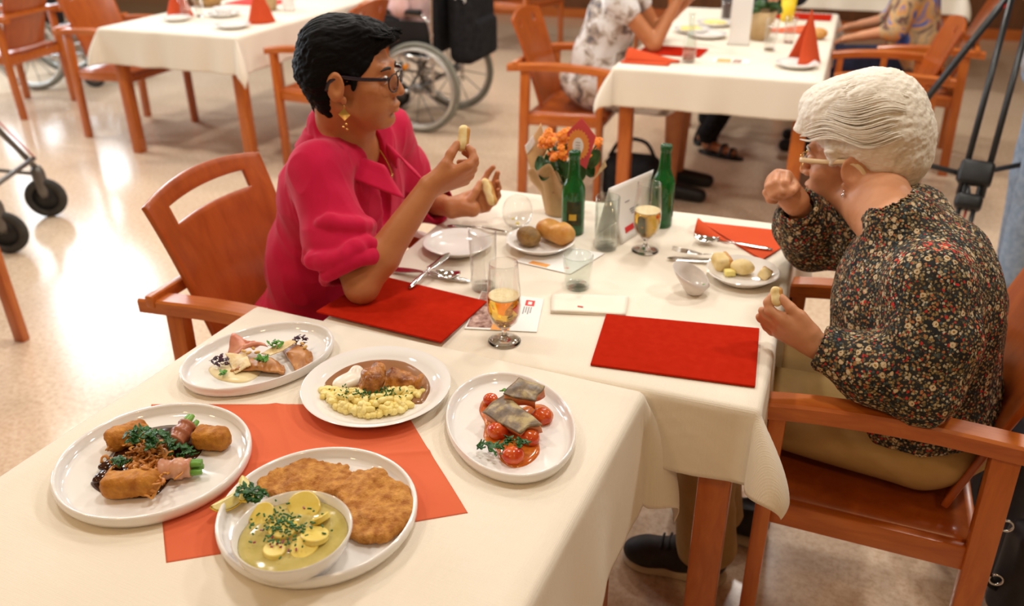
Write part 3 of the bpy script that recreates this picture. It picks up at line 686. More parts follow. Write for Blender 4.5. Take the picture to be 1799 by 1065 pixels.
# --- schnitzel plate with bowl
M_SCHN = noisy('breadcrumb_crust', (0.36, 0.12, 0.014), (0.66, 0.32, 0.07), 75, 0.62, 0.3, 1.0, 420, 0.0025)
def schnitzel(label, pts, z, h, seed):
    P = np.array([p[:2] for p in pts]); c = P.mean(0); s = SDF((*(P.min(0)-0.03), z-0.006), (*(P.max(0)+0.03), z+h+0.02), 0.0024)
    B = s.blk(s.lo, s.lo+s.vs*s.n); sl, G = B
    # polygon distance
    x, y = G[:, :, 0, 0], G[:, :, 0, 1]; d = np.full(x.shape, 1e9); ins = np.zeros(x.shape, bool)
    for i in range(len(P)):
        a_, b_ = P[i], P[(i+1) % len(P)]; e = b_-a_; t = np.clip(((x-a_[0])*e[0]+(y-a_[1])*e[1])/(e@e), 0, 1); d = np.minimum(d, np.hypot(x-a_[0]-t*e[0], y-a_[1]-t*e[1]))
        cr = ((a_[1] > y) != (b_[1] > y)) & (x < (b_[0]-a_[0])*(y-a_[1])/(b_[1]-a_[1]+1e-12)+a_[0]); ins ^= cr
    sd = np.where(ins, -d, d)+0.0040*vnoise(np.stack([x.ravel(), y.ravel(), 0*x.ravel()], 1), 160, seed).reshape(x.shape)
    Q = np.stack([x.ravel(), y.ravel(), 0*x.ravel()], 1); hgt = (h*(0.85+0.30*vnoise(Q, 32, seed)+0.14*vnoise(Q, 75, seed+2))).reshape(x.shape)
    zz = G[..., 2]-z; q0 = sd[:, :, None]+0.006; q1 = np.abs(zz-hgt[:, :, None]/2)-hgt[:, :, None]/2+0.006
    s.f[:] = (np.sqrt(np.maximum(q0, 0)**2+np.maximum(q1, 0)**2)+np.minimum(np.maximum(q0, q1), 0)-0.006).astype(np.float32)
    V, F = s.mesh(); V = smooth_mesh(V, F, 1); V = V+normals(V, F)*(0.0011*vnoise(V, 330, seed)+0.0010*vnoise(V, 150, seed+1))[:, None]
    return tag(mk('schnitzel', (V, F), M_SCHN), label, 'schnitzel')
schnitzel('golden breaded schnitzel lying furthest back on its plate', px([(452, 842), (475, 825), (500, 818), (532, 798), (560, 802), (578, 806), (610, 812), (620, 826), (612, 850), (590, 862), (540, 862), (480, 868), (460, 858)], ZP+0.012), ZP+0.0005, 0.013, 3)
schnitzel('large breaded schnitzel at the right beside the bowl', px([(600, 850), (622, 826), (650, 822), (676, 826), (684, 838), (722, 852), (730, 880), (722, 915), (705, 930), (668, 950), (630, 948), (606, 938), (612, 900), (600, 880), (586, 862)], ZP+0.012), ZP+0.0005, 0.017, 5)
M_RIND = noisy('lemon_rind', (0.75, 0.50, 0.03), (0.82, 0.60, 0.06), 60, 0.4, 0.5, 0.3, 300)
M_PULP = noisy('lemon_pulp', (0.80, 0.68, 0.22), (0.86, 0.78, 0.42), 60, 0.2, 0.5)
def lemon(label, c, rz, L=0.027, R=0.018):
    root = thing('lemon_wedge', label, 'lemon', tuple(c), rz)
    def rind(u, v): a_ = -0.75+1.5*u; t = (v-0.5)*2; w = math.sqrt(max(0, 1-(t*0.97)**2)); return (t*L, R*w*math.sin(a_), R*w*math.cos(a_)*-1+R)
    o = mk('rind', grid(12, 16, rind), M_RIND, root); solid(o, 0.002)
    for s_ in (-1, 1):
        def pulp(u, v): a_ = s_*0.75; t = (v-0.5)*2; w = math.sqrt(max(0, 1-(t*0.97)**2))*(1-u); return (t*L*0.97, 0.93*R*w*math.sin(a_), -0.93*R*w*math.cos(a_)+R+0.0004)
        o = mk('pulp', grid(6, 16, pulp), M_PULP, root); solid(o, 0.001)
    return root
lemon('lemon wedge at the left edge of the schnitzel plate', at(404, 890, ZP+0.002), 1.2)
lemon('lemon wedge tucked under the herbs beside the bowl', at(432, 872, ZP+0.004), 2.3)
leafcluster('fried_herbs', M_HERB, at(440, 868, ZP+0.026), (0.024, 0.014), 34, 'dark herb sprig lying over the lemon wedges', 'herbs', 21, 0.018, 0.012)
BC = np.array([-0.577, 0.700]); ZB = ZP
prof = [(0, 0.0), (0.052, 0.0), (0.058, 0.003), (0.0735, 0.030), (0.0775, 0.043), (0.0778, 0.0455), (0.0762, 0.0470), (0.0742, 0.0455), (0.070, 0.030), (0.055, 0.008), (0, 0.006)]
o = mk('salad_bowl', lathe(prof, 80), M_CHINA, loc=(BC[0], BC[1], ZB), auto=1.2); tag(o, 'small white china bowl filled with potato salad', 'bowl')
M_BROTH = noisy('salad_broth', (0.42, 0.34, 0.09), (0.55, 0.46, 0.17), 30, 0.12, 0.6)
prof = [(0.0708, 0.0335), (0.0690, 0.0348), (0.04, 0.0345), (0, 0.0345)]
V, F = lathe(prof, 60, close_ends=False); V = np.array(V); V[:, 2] += 0.0008*vnoise(V, 80, 2)
o = mk('salad_broth', (V, F), M_BROTH, loc=(BC[0], BC[1], ZB)); solid(o, 0.01, -1.0); tag(o, 'cloudy yellow broth in the potato salad bowl', 'broth')
M_POT = noisy('boiled_potato', (0.70, 0.53, 0.10), (0.80, 0.66, 0.20), 25, 0.25, 0.5)
for i, (x, y, r, tx, ty, lab) in enumerate([(535, 890, 0.021, 0.5, 0.1, 'big round potato slice at the back of the bowl'), (460, 905, 0.016, 0.35, -0.3, 'potato chunk at the left of the bowl'), (553, 942, 0.019, 0.1, 0.25, 'potato slice at the right front of the bowl'), (563, 912, 0.013, 0.3, 0.6, 'small potato cube right of the big slice'), (535, 962, 0.018, -0.15, 0.2, 'potato slice sunk at the front of the bowl'), (482, 968, 0.015, -0.1, -0.1, 'potato slice under the onion rings at the front'), (498, 930, 0.018, 0.1, 0.0, 'potato slice under the chives in the middle')]):
    z = ZB+0.037 if i not in (4, 5) else ZB+0.0345
    r *= 1.12; pr = [(0, -0.004), (r-0.001, -0.004), (r, -0.003), (r, 0.0032), (r-0.0012, 0.0042), (0, 0.0042)]
    V, F = lathe(pr, 28, 1.0, 0.85); V = np.array(V)*(1+0.04*vnoise(np.array(V), 60, i))[:, None]
    o = mk('potato_slice', (V, F), M_POT, loc=at(x, y, z), auto=0.5); o.rotation_euler = (tx, ty, i*1.1); tag(o, lab, 'potato', 'potato slices in the bowl')
rg = random.Random(9)
bits('chopped_chives', M_CHIVE, [at(rg.gauss(502, 26), rg.gauss(922, 18)+0.25*(0), ZB+0.043) for _ in range(150)], 'chopped chives scattered over the potato salad', 'herbs', 0.0013, 0.0045, 5)
M_REDON = pbr('red_onion', (0.30, 0.03, 0.10), 0.3)
bits('onion_bits', M_REDON, [at(rg.gauss(490, 30), rg.gauss(945, 18), ZB+0.039) for _ in range(22)], 'tiny red onion pieces in the potato salad', 'onions', 0.0013, 0.004, 6)
# ------------------------------------------------------------------ laid table between the two women
Z1 = ZM+0.0015
def slab(name, quad, zs, th, mat, label, cat, n=10):
    q = [np.array((p[0], p[1], z), float) for p, z in zip(quad, zs)]
    V = [tuple(p) for p in q]+[tuple(p+np.array((0, 0, th))) for p in q]
    F = [(3, 2, 1, 0), (4, 5, 6, 7), (0, 1, 5, 4), (1, 2, 6, 5), (2, 3, 7, 6), (3, 0, 4, 7)]
    o = mk(name, (V, F), mat, smooth=False); b = o.modifiers.new('edge', 'BEVEL'); b.width = th*0.3; b.segments = 2
    return tag(o, label, cat) if label else o
slab('placemat', [(-0.932, 1.312), (-0.637, 1.286), (-0.624, 1.487), (-0.905, 1.524)], [ZT+0.0008, ZT+0.0008, Z1, Z1], 0.0045, M_FELT, 'red felt placemat under the elbow of the woman in pink', 'placemat')
slab('placemat', [(-0.349, 1.317), (-0.055, 1.344), (-0.072, 1.562), (-0.373, 1.517)], [Z1]*4, 0.0045, M_FELT, 'red felt placemat in front of the white-haired woman', 'placemat')
M_CREAMNAP = noisy('cream_paper_napkin', (0.84, 0.78, 0.68), (0.87, 0.82, 0.72), 10, 0.85, 0.1)
q = [(-0.483, 1.487), (-0.334, 1.528), (-0.348, 1.613), (-0.507, 1.562)]
t = thing('folded_napkin', 'folded cream paper napkin beside the red placemat', 'napkin', (-0.418, 1.548, Z1))
qq = [np.array(p)-np.array((-0.418, 1.548)) for p in q]
for k in range(3):
    def f(u, v, k=k):
        p = (1-u)*(1-v)*qq[0]+u*(1-v)*qq[1]+u*v*qq[2]+(1-u)*v*qq[3]; p = p*(1-0.006*k)
        return (p[0], p[1], 0.0012+k*0.0028*(0.4+0.6*math.sin(PI*min(1, u+0.15)))+0.0008*math.sin(6*u+k))
    V, F = grid(16, 10, f); o = mk('fold', (V, F), M_CREAMNAP, t); solid(o, 0.0012, -1.0)
M_RED = pbr('print_red', (0.70, 0.03, 0.03), 0.6); M_ORANGE = pbr('print_orange', (0.82, 0.36, 0.09), 0.6); M_GREYPRINT = pbr('print_grey', (0.32, 0.32, 0.33), 0.6); M_BROWNPRINT = noisy('print_photo', (0.16, 0.05, 0.03), (0.62, 0.42, 0.36), 55, 0.6)
mk('printed_mark', poly_prism([(x*0.006, y*0.002) for x, y in ((-1, -1), (1, -0.6), (1, 1), (-1, 0.8))], 0, 0.0006), M_RED, t, smooth=False, loc=(-0.012, -0.024, 0.0072))
def leaflet(label, quad, pieces, z=Z1, th=0.0012):
    q = [np.array(p[:2], float) for p in quad]; c = sum(q)/4; root = thing('leaflet', label, 'leaflet', (c[0], c[1], z)); q = [p-c for p in q]
    def pt(u, v): return (1-u)*(1-v)*q[0]+u*(1-v)*q[1]+u*v*q[2]+(1-u)*v*q[3]
    mk('paper', poly_prism([pt(0, 0), pt(1, 0), pt(1, 1), pt(0, 1)], 0, th), M_PAPER, root, smooth=False)
    for nm, mat, u0, u1, v0, v1 in pieces:
        mk(nm, poly_prism([pt(u0, v0), pt(u1, v0), pt(u1, v1), pt(u0, v1)], th, th+0.0002), mat, root, smooth=False)
    return root
leaflet('leaflet with a red cross logo under the nearest beer glass', [at(816, 578, Z1), at(943, 584, Z1), at(955, 526, Z1), at(846, 512, Z1)],
        [('photo_panel', M_BROWNPRINT, 0.02, 0.36, 0.04, 0.97), ('colour_panel', M_ORANGE, 0.36, 0.62, 0.0, 1.0)]+
        [('logo', M_RED, 0.74, 0.88, 0.86, 0.90), ('logo', M_RED, 0.74, 0.88, 0.73, 0.77), ('logo', M_RED, 0.74, 0.78, 0.77, 0.86), ('logo', M_RED, 0.84, 0.88, 0.77, 0.86)]+
        [('text_line', M_GREYPRINT, 0.73+0.035*i, 0.75+0.035*i, 0.48+0.04*(i % 2), 0.70) for i in range(4)])
leaflet('white leaflet with an orange bar under the bread plate', [at(905, 460, Z1), at(1002, 482, Z1), at(1062, 446, Z1), at(965, 428, Z1)], [('colour_bar', M_ORANGE, 0.22, 0.55, 0.03, 0.16), ('printed_mark', M_RED, 0.80, 0.86, 0.14, 0.20)])
# small plates with bread
rim_plate('small white plate with a knife resting on its edge', (-0.796, 1.722), 0.083, Z1, 0.66)
rim_plate('small white plate holding two bread rolls', (-0.612, 1.80), 0.083, Z1+0.0016, 0.66)
rim_plate('small white plate with broken bread and butter', (-0.135, 1.790), 0.080, Z1, 0.66)
M_ROLL = noisy('bread_crust', (0.52, 0.22, 0.04), (0.68, 0.38, 0.11), 30, 0.4, 0.4, 0.3, 120)
M_SEED = noisy('seeded_crust', (0.20, 0.11, 0.03), (0.34, 0.20, 0.06), 60, 0.5, 0.4, 0.8, 260, 0.002)
c = np.array((-0.585, 1.826, Z1+0.036)); s = SDF(c-0.075, c+0.075, 0.003); d = np.array((0.028, -0.012, 0))
s.ell(c-d*0.65, (0.034, 0.028, 0.026), rotm('z', -0.4), 0.012); s.ell(c+d*0.65, (0.036, 0.030, 0.028), rotm('z', -0.4), 0.012); s.cap(c+np.array((-0.012, -0.03, 0.026)), c+np.array((0.014, 0.03, 0.026)), 0.004, 0.004, 0.012, 's')
s.cap(c-d*1.6+np.array((0, 0, 0.024)), c+d*1.8+np.array((0.0, 0.004, 0.028)), 0.002, 0.002, 0.012, 's')
V, F = s.mesh(); V = V+normals(V, F)*(0.0012*vnoise(V, 60, 2))[:, None]; tag(mk('bread_roll', (V, F), M_ROLL), 'golden split wheat roll on the bread plate', 'bread roll')
o = blob('bread_roll', M_SEED, c=(-0.640, 1.790, Z1+0.029), r=(0.034, 0.026, 0.024), R=rotm('z', -0.5), amp=0.05, freq=50, seed=3, nu=24, nv=32); tag(o, 'dark seeded roll on the bread plate', 'bread roll')
M_CRUMB = noisy('bread_crumb', (0.74, 0.56, 0.24), (0.84, 0.70, 0.40), 40, 0.7, 0.2, 0.4, 160)
M_BUTTER = pbr('butter', (0.82, 0.70, 0.22), 0.35, 0.4)
def breadpiece(label, c, r, seed, crust=True):
    c = np.array(c); root = thing('bread_piece', label, 'bread', tuple(c))
    s = SDF(-np.array((0.05, 0.05, 0.05)), (0.05, 0.05, 0.05), 0.003); s.box((0, 0, 0), r, rotm('z', seed)@rotm('x', 0.3*seed), min(r)*0.5, 0.002)
    V, F = s.mesh(); V = V+normals(V, F)*(0.002*vnoise(V, 70, int(seed*9)))[:, None]; mk('crumb', (V, F), M_CRUMB, root)
    s = SDF(-np.array((0.05, 0.05, 0.05)), (0.05, 0.05, 0.05), 0.003); R = rotm('z', seed)@rotm('x', 0.3*seed); s.box(R@np.array((r[0]*0.75, 0, 0)), (r[0]*0.32, r[1]*1.04, r[2]*1.04), R, min(r)*0.3, 0.002)
    V, F = s.mesh(); V = V+normals(V, F)*(0.001*vnoise(V, 70, int(seed*9)))[:, None]; mk('crust', (V, F), M_ROLL, root); return root
breadpiece('broken bread chunk at the left of the small plate', (-0.186, 1.812, Z1+0.022), (0.018, 0.020, 0.016), 0.6)
o = blob('bread_piece', M_CRUMB, c=(-0.138, 1.800, Z1+0.022), r=(0.026, 0.020, 0.018), amp=0.08, freq=60, seed=8, nu=20, nv=28); tag(o, 'rounded bread half in the middle of the small plate', 'bread')
breadpiece('small bread cube at the right of the small plate', (-0.088, 1.792, Z1+0.017), (0.012, 0.012, 0.011), 1.3)
o = mk('butter_pat', box((-0.162, 1.782, Z1+0.013), (0.024, 0.020, 0.014), 0.004, R=rotm('z', 0.4)), M_BUTTER); tag(o, 'pale yellow butter pat in front of the bread half', 'butter')
# tilted glass dishes
def tilted_bowl(label, c, rz, tilt, mat, food=None, s=1.0):
    root = thing('tasting_bowl', label, 'bowl', tuple(c), rz)
    prof = [(0, 0), (0.016, 0), (0.019, 0.003), (0.024, 0.010), (0.036, 0.030), (0.039, 0.045), (0.038, 0.045), (0.0345, 0.030), (0.022, 0.011), (0, 0.007)]
    V, F = lathe(prof, 48); V = np.array(V)*s; k = np.clip(V[:, 2]/(0.045*s), 0, 1); V[:, 2] += k*tilt*V[:, 0]; V[:, 0] += k*k*0.012*s
    mk('bowl', (V, F), mat, root)
    if food:
        for i, (x, y, z, r, m) in enumerate(food): blob('leftover', m, root, c=(x*s, y*s, z*s), r=(r, r*0.8, r*0.5), amp=0.2, seed=i, nu=8, nv=12)
    return root
M_FROST = pbr('frosted_white_bowl', (0.80, 0.74, 0.70), 0.15, 0.5, trans=0.15)
M_OLIVE = pbr('olive', (0.02, 0.015, 0.012), 0.3)
tilted_bowl('pale tilted tasting bowl with leftovers beside the broken bread', (-0.222, 1.682, Z1), PI*0.97, 0.42, M_FROST, [(-0.014, 0.004, 0.017, 0.006, M_OLIVE), (-0.018, -0.008, 0.019, 0.004, M_LEAF), (-0.010, 0.012, 0.016, 0.005, M_NUT)], 1.0)
tilted_bowl('clear tilted tasting bowl standing left of the bread plate', (-0.706, 1.892, Z1), PI*0.6, 0.75, M_GLASS, [(0.004, 0.0, 0.013, 0.008, M_BUTTER), (0.012, 0.012, 0.022, 0.005, M_BUTTER)], 1.0)
# bottles
M_BOTTLE = pbr('green_bottle_glass', (0.006, 0.135, 0.022), 0.04, 0.5, trans=0.45, ior=1.5)
M_LABEL = noisy('bottle_label', (0.015, 0.03, 0.012), (0.06, 0.05, 0.015), 70, 0.5); M_GOLD = pbr('label_gold', (0.62, 0.40, 0.04), 0.45)
def bottle(label, c, rz):
    root = thing('beer_bottle', label, 'bottle', (c[0], c[1], Z1), rz)
    prof = [(0, 0.004), (0.020, 0.002), (0.0265, 0.0), (0.0285, 0.004), (0.0288, 0.112), (0.027, 0.122), (0.0205, 0.136), (0.0155, 0.150), (0.0132, 0.190), (0.0135, 0.194), (0.0148, 0.196), (0.0148, 0.207), (0.0138, 0.210), (0.0105, 0.210), (0.0105, 0.19), (0.012, 0.15)]
    mk('glass', lathe(prof, 48, close_ends=False), M_BOTTLE, root)
    def lab(u, v, r=0.0291, w=1.3): a_ = (u-0.5)*w; return (r*math.cos(a_), r*math.sin(a_), 0.028+0.062*v)
    mk('label', grid(16, 6, lab), M_LABEL, root)
    def lab2(u, v): a_ = -0.42+0.62*u; return (0.0294*math.cos(a_), 0.0294*math.sin(a_), 0.042+0.016*v)
    mk('label_panel', grid(10, 4, lab2), M_GOLD, root)
    return root
bottle('green glass bottle with a dark label beside the rolls', (-0.568, 1.918), -1.2)
bottle('green glass bottle behind the far beer glass', (-0.371, 2.04), 0.4)
# glasses
M_BEER = pbr('beer', (1.0, 0.88, 0.5), 0.02, 0.5, trans=1.0, ior=1.33)
_va = M_BEER.node_tree.nodes.new('ShaderNodeVolumeAbsorption'); _va.inputs['Color'].default_value = (1.0, 0.85, 0.06, 1); _va.inputs['Density'].default_value = 46
M_BEER.node_tree.links.new(_va.outputs[0], M_BEER.node_tree.nodes['Material Output'].inputs['Volume'])
M_FOAM = noisy('beer_foam', (0.80, 0.66, 0.36), (0.88, 0.78, 0.52), 90, 0.6, 0.3)
def beer_glass(label, c, fill, s=1.0):
    root = thing('beer_glass', label, 'glass', (c[0], c[1], Z1))
    foot = [(0, 0.0), (0.031, 0.0), (0.032, 0.0015), (0.024, 0.005), (0.010, 0.009), (0.0052, 0.014), (0.0048, 0.024), (0.007, 0.030), (0.012, 0.0335), (0, 0.036)]
    mk('foot', lathe([(r*s, z*s) for r, z in foot], 48), M_SOLIDGLASS, root)
    out = [(0.004, 0.0335), (0.016, 0.036), (0.0255, 0.046), (0.031, 0.062), (0.0325, 0.080), (0.0318, 0.110), (0.0295, 0.140), (0.0280, 0.160), (0.0272, 0.168)]
    inn = [(r-0.0012, z) for r, z in reversed(out)][:-1]+[(0.0, 0.0375)]
    mk('bowl', lathe([(r*s, z*s) for r, z in [(0, 0.0335)]+out+inn], 48), M_GLASS, root)
    liq = [(0, 0.0395)]+[(r-0.0022, z+0.002) for r, z in out if 0.035 < z < fill-0.004]
    rf = np.interp(fill, [z for r, z in out], [r for r, z in out])-0.0022; liq += [(rf, fill), (0, fill)]
    mk('beer', lathe([(r*s, z*s) for r, z in liq], 48), M_BEER, root)
    mk('foam', lathe([(0, (fill+0.0004)*s), (rf*s, (fill+0.0004)*s), (rf*s*1.01, (fill+0.003)*s), (rf*s*0.95, (fill+0.0026)*s), (0, (fill+0.0022)*s)], 40), M_FOAM, root)
    return root
beer_glass('half-full stemmed beer glass nearest the served dishes', (-0.531, 1.348), 0.098)
beer_glass('stemmed beer glass in front of the far green bottle', (-0.372, 1.868), 0.100)
def tumbler(label, c, r0, r1, h, mat, name='tumbler', base=0.006, cat='glass', wall=0.0016):
    root = thing(name, label, cat, (c[0], c[1], Z1))
    prof = [(0, 0), (r0-0.002, 0), (r0, 0.002), (r1, h-0.001), (r1-wall/2, h), (r1-wall, h-0.001), (r0-wall, base), (0, base)]
    mk('glass_wall', lathe(prof, 48), mat, root)
    mk('glass_base', lathe([(0, 0.0005), (r0-0.003, 0.0005), (r0-0.002, 0.002), (r0-0.002, base-0.001), (0, base-0.001)], 40), M_GLASS, root)
    mk('rim', tube([((r1-wall/2)*math.cos(a_), (r1-wall/2)*math.sin(a_), h) for a_ in np.linspace(0, 2*PI, 48, endpoint=False)], 0.0011, 6, closed=True), mat, root); return root
tumbler('tall empty water glass beside the near beer glass', (-0.656, 1.546), 0.027, 0.030, 0.136, M_GLASS, base=0.012)
tumbler('short greenish glass jar beside the folded napkin', (-0.466, 1.622), 0.027, 0.033, 0.077, M_GREENISH, 'glass_jar', 0.008, wall=0.0026)
tumbler('tall empty glass in front of the white menu card', (-0.464, 1.850), 0.0275, 0.029, 0.130, M_GREENISH, base=0.010, wall=0.002)
# tent menu card
t = thing('menu_card', 'white folded menu card standing behind the tall glass', 'menu card', (-0.435, 1.93, Z1))
c0 = np.array((-0.435, 1.93, Z1)); A = np.array((-0.472, 1.885, Z1+0.138))-c0; B = np.array((-0.395, 2.02, Z1+0.150))-c0
bl, bl2 = at(1046, 416, Z1)-c0, at(1080, 392, Z1)-c0; br, br2 = at(1092, 430, Z1)-c0, at(1145, 395, Z1)-c0
def panel(p00, p10, p11, p01, bow): 
    nrm = np.cross(p10-p00, p01-p00); nrm /= np.linalg.norm(nrm)
    return grid(12, 12, lambda u, v: tuple((1-u)*(1-v)*p00+u*(1-v)*p10+u*v*p11+(1-u)*v*p01+nrm*bow*math.sin(PI*v)*u))
o = mk('front_panel', panel(A, B, br2, br, 0.012), M_PAPER, t); solid(o, 0.0008)
o = mk('back_panel', panel(A, B, bl2, bl, -0.006), M_PAPER, t); solid(o, 0.0008)
def onp(u, v): return tuple((1-u)*(1-v)*A+u*(1-v)*B+u*v*br2+(1-u)*v*br)
nrm = np.cross(B-A, br-A); nrm /= np.linalg.norm(nrm); nrm = nrm*(-1 if nrm[1] > 0 else 1)
def mark(nm, u0, u1, v0, v1, mat):
    P = [np.array(onp(u, v))+nrm*0.0035-np.array((0, 0, 0))+(-nrm if False else 0) for u, v in ((u0, v0), (u1, v0), (u1, v1), (u0, v1))]
    bw = 0.012
    nn = np.cross(B-A, br-A); nn /= np.linalg.norm(nn)
    P = [np.array(onp(u, v))+nn*bw*math.sin(PI*v)*u+nrm*0.0016 for u, v in ((u0, v0), (u1, v0), (u1, v1), (u0, v1))]
    o = mk(nm, ([tuple(p) for p in P], [(0, 1, 2, 3)]), mat, t, smooth=False); solid(o, 0.0003)
mark('red_bar', 0.18, 0.52, 0.76, 0.86, M_RED)
for i, (u0, u1, v) in enumerate([(0.40, 0.66, 0.50), (0.42, 0.62, 0.54), (0.45, 0.60, 0.58), (0.30, 0.42, 0.34)]): mark('text_line', u0, u1, v, v+0.018, M_GREYPRINT)
# flower pot in kraft paper
t = thing('potted_flower', 'orange flowering plant wrapped in brown kraft paper with a red card', 'potted plant', (-0.642, 2.035, Z1))
M_KRAFT = noisy('kraft_paper', (0.50, 0.34, 0.17), (0.58, 0.41, 0.22), 20, 0.7, 0.2, 0.3, 40, 0.003)
def wrap(u, v):
    a_ = 2*PI*u; r = 0.036+0.020*v+0.030*max(0, v-0.55)**1.3*2.2; r *= 1+0.05*math.sin(9*a_)*v+0.03*math.sin(17*a_+1)*v
    top = 0.125+0.025*math.sin(3*a_+0.8)+0.012*math.sin(7*a_); return (r*math.cos(a_), r*math.sin(a_), v*top)
V, F = grid(73, 14, wrap); o = mk('paper_wrap', (V, F), M_KRAFT, t); solid(o, 0.0008)
mk('soil', lathe([(0, 0.07), (0.045, 0.07)], 24, close_ends=False), pbr('potting_soil', (0.03, 0.018, 0.01), 0.9), t)
def flap(pts, nm, mat, th=0.0009):
    q = [np.array(p, float) for p in pts]; o = mk(nm, grid(8, 8, lambda u, v: tuple((1-u)*(1-v)*q[0]+u*(1-v)*q[1]+u*v*q[2]+(1-u)*v*q[3]+np.array((0, 0.010*math.sin(PI*u), 0)))), mat, t); solid(o, th); return o
M_KRAFT2 = noisy('light_kraft', (0.72, 0.44, 0.20), (0.80, 0.55, 0.30), 20, 0.7, 0.2)
c0 = np.array((-0.642, 2.035, Z1))
def L3(x, y, Y): d = FW*_f+RT*(x-899.5)+UP*(532.5-y); k = Y/d[1]; return np.array((d[0]*k, d[1]*k, CAM_H+d[2]*k))-c0
flap([L3(922, 262, 2.03), L3(950, 216, 2.05), L3(962, 262, 2.05), L3(935, 308, 2.03)], 'paper_flap', M_KRAFT2)
flap([L3(922, 256, 2.026), L3(936, 238, 2.032), L3(940, 252, 2.03), L3(926, 271, 2.024)], 'paper_label', M_PAPER)
flap([L3(1045, 312, 2.03), L3(1062, 280, 2.05), L3(1066, 292, 2.05), L3(1030, 330, 2.0)], 'paper_flap', M_KRAFT)
M_PLANT = noisy('plant_leaf', (0.012, 0.055, 0.012), (0.03, 0.11, 0.02), 40, 0.35, 0.5); M_PETAL = noisy('orange_petal', (0.78, 0.17, 0.01), (0.88, 0.34, 0.03), 60, 0.5, 0.3)
rg = random.Random(3)
for i, (x, y, Y, L) in enumerate([(950, 290, 2.0, 0.05), (958, 300, 1.99, 0.06), (990, 262, 2.02, 0.05), (985, 292, 2.0, 0.055), (1042, 280, 2.02, 0.055), (1035, 295, 2.02, 0.05), (1000, 300, 1.99, 0.05), (968, 285, 2.04, 0.05), (1010, 285, 2.06, 0.05), (1020, 300, 2.0, 0.05), (975, 272, 2.06, 0.045)]):
    p = L3(x, y, Y); a_ = rg.uniform(-0.6, 0.6)
    def lf(u, v, L=L, a_=a_): w = 0.62*L*math.sin(PI*(0.06+0.9*u))**0.7; return ((v-0.5)*w, -0.25*L*(2*v-1)**2*0.3, (u-0.5)*L+0.0)
    V, F = grid(9, 7, lf); o = mk('leaf', xf((V, F), p, rotm('z', rg.uniform(-0.7, 0.7))@rotm('y', a_)@rotm('x', rg.uniform(-0.9, -0.2))), M_PLANT, t); solid(o, 0.0007)
def flower(pp, r):
    parts = []
    for k in range(4):
        a_ = k*PI/2+0.3; parts.append(xf(grid(5, 5, lambda u, v: (r*u*math.cos((v-0.5)*1.3), r*u*math.sin((v-0.5)*1.3)*1.0, r*0.25*math.sin(PI*u))), pp, rotm('z', rg.uniform(-0.3, 0.3))@rotm('x', 0.6)@rotm('z', a_)))
    return join(*parts)
for i, (x, y, Y, n) in enumerate([(957, 243, 2.0, 9), (968, 238, 2.01, 8), (962, 252, 1.99, 7), (988, 235, 2.01, 8), (994, 246, 2.0, 7), (978, 270, 1.98, 9), (984, 276, 1.97, 7), (1047, 250, 2.03, 5), (1040, 265, 2.03, 4)]):
    ps = [L3(x+rg.gauss(0, 6), y+rg.gauss(0, 5), Y+rg.gauss(0, 0.01)) for _ in range(n)]
    mk('flower_cluster', join(*[flower(q_, 0.0105) for q_ in ps]), M_PETAL, t); solid(t.children[-1], 0.0008)
    mk('stem', tube(spline([L3(x, y+6, Y), L3(995, 320, 2.03)*np.array((1, 1, 0))+np.array((0, 0, 0.07))], 8), 0.0016, 6), M_PLANT, t)
M_CARD = pbr('red_card', (0.62, 0.07, 0.075), 0.55); M_SUN = pbr('card_orange', (0.80, 0.30, 0.06), 0.55)
cq = [L3(1022, 207, 1.985), L3(1047, 240, 1.985), L3(1030, 297, 1.985), L3(996, 272, 1.985), L3(997, 232, 1.985)]
def flat_poly(P, off, nm, mat, th=0.0008): 
    P = [np.array(p)+np.array((0, off, 0)) for p in P]; o = mk(nm, ([tuple(p) for p in P], [tuple(range(len(P)))]), mat, t, smooth=False); solid(o, th); return o
flat_poly(cq, 0, 'gift_card', M_CARD)
cc = L3(1016, 254, 1.985)
flat_poly([cc+np.array((0.030*math.cos(a_), 0, 0.040*math.sin(a_)))*(1 if k % 2 else 0.86) for k, a_ in enumerate(np.linspace(0, 2*PI, 44, endpoint=False))], -0.0012, 'sunburst', M_SUN)
flat_poly([cc+np.array((0.014*math.cos(a_), 0, 0.021*math.sin(a_)-0.003)) for a_ in np.linspace(0, 2*PI, 28, endpoint=False)], -0.0024, 'white_oval', M_PAPER)
for k in range(3): flat_poly([cc+np.array((x*0.006, 0, -0.002+0.007*k-0.006+z*0.0008)) for x, z in ((-1, -1), (1, -1), (1, 1), (-1, 1))], -0.0034, 'text_line', M_GREYPRINT, 0.0003)
mk('card_stick', tube([L3(1016, 290, 1.99), L3(1008, 345, 2.02)], 0.002, 6), M_KRAFT2, t)
# folded napkin at the far right
t = thing('triangle_napkin', 'orange-red napkin folded to a triangle under the spoon', 'napkin', tuple(at(1320, 420, Z1)))
c0 = at(1320, 420, Z1)
tri = [at(1228, 391, Z1), at(1411, 411, Z1), at(1336, 457, Z1)]
for k in range(2):
    P = [p-c0+np.array((0.004*k, -0.004*k, 0.0016+0.003*k)) for p in tri]
    o = mk('fold', ([tuple(p) for p in P], [(0, 2, 1)]), M_NAP2, t, smooth=False); solid(o, 0.0016, -1.0)
P = [at(1228, 391, Z1)-c0, at(1284, 430, Z1)-c0, at(1219, 412, Z1)-c0]
o = mk('turned_corner', grid(8, 8, lambda u, v: tuple((P[0]*(1-u)+P[1]*u)*(1-v)+(P[2]*(1-0.4*u)+P[1]*0.4*u)*v+np.array((0, 0, 0.004+0.022*math.sin(PI*v)*(1-u))))), M_NAP2, t); solid(o, 0.001)
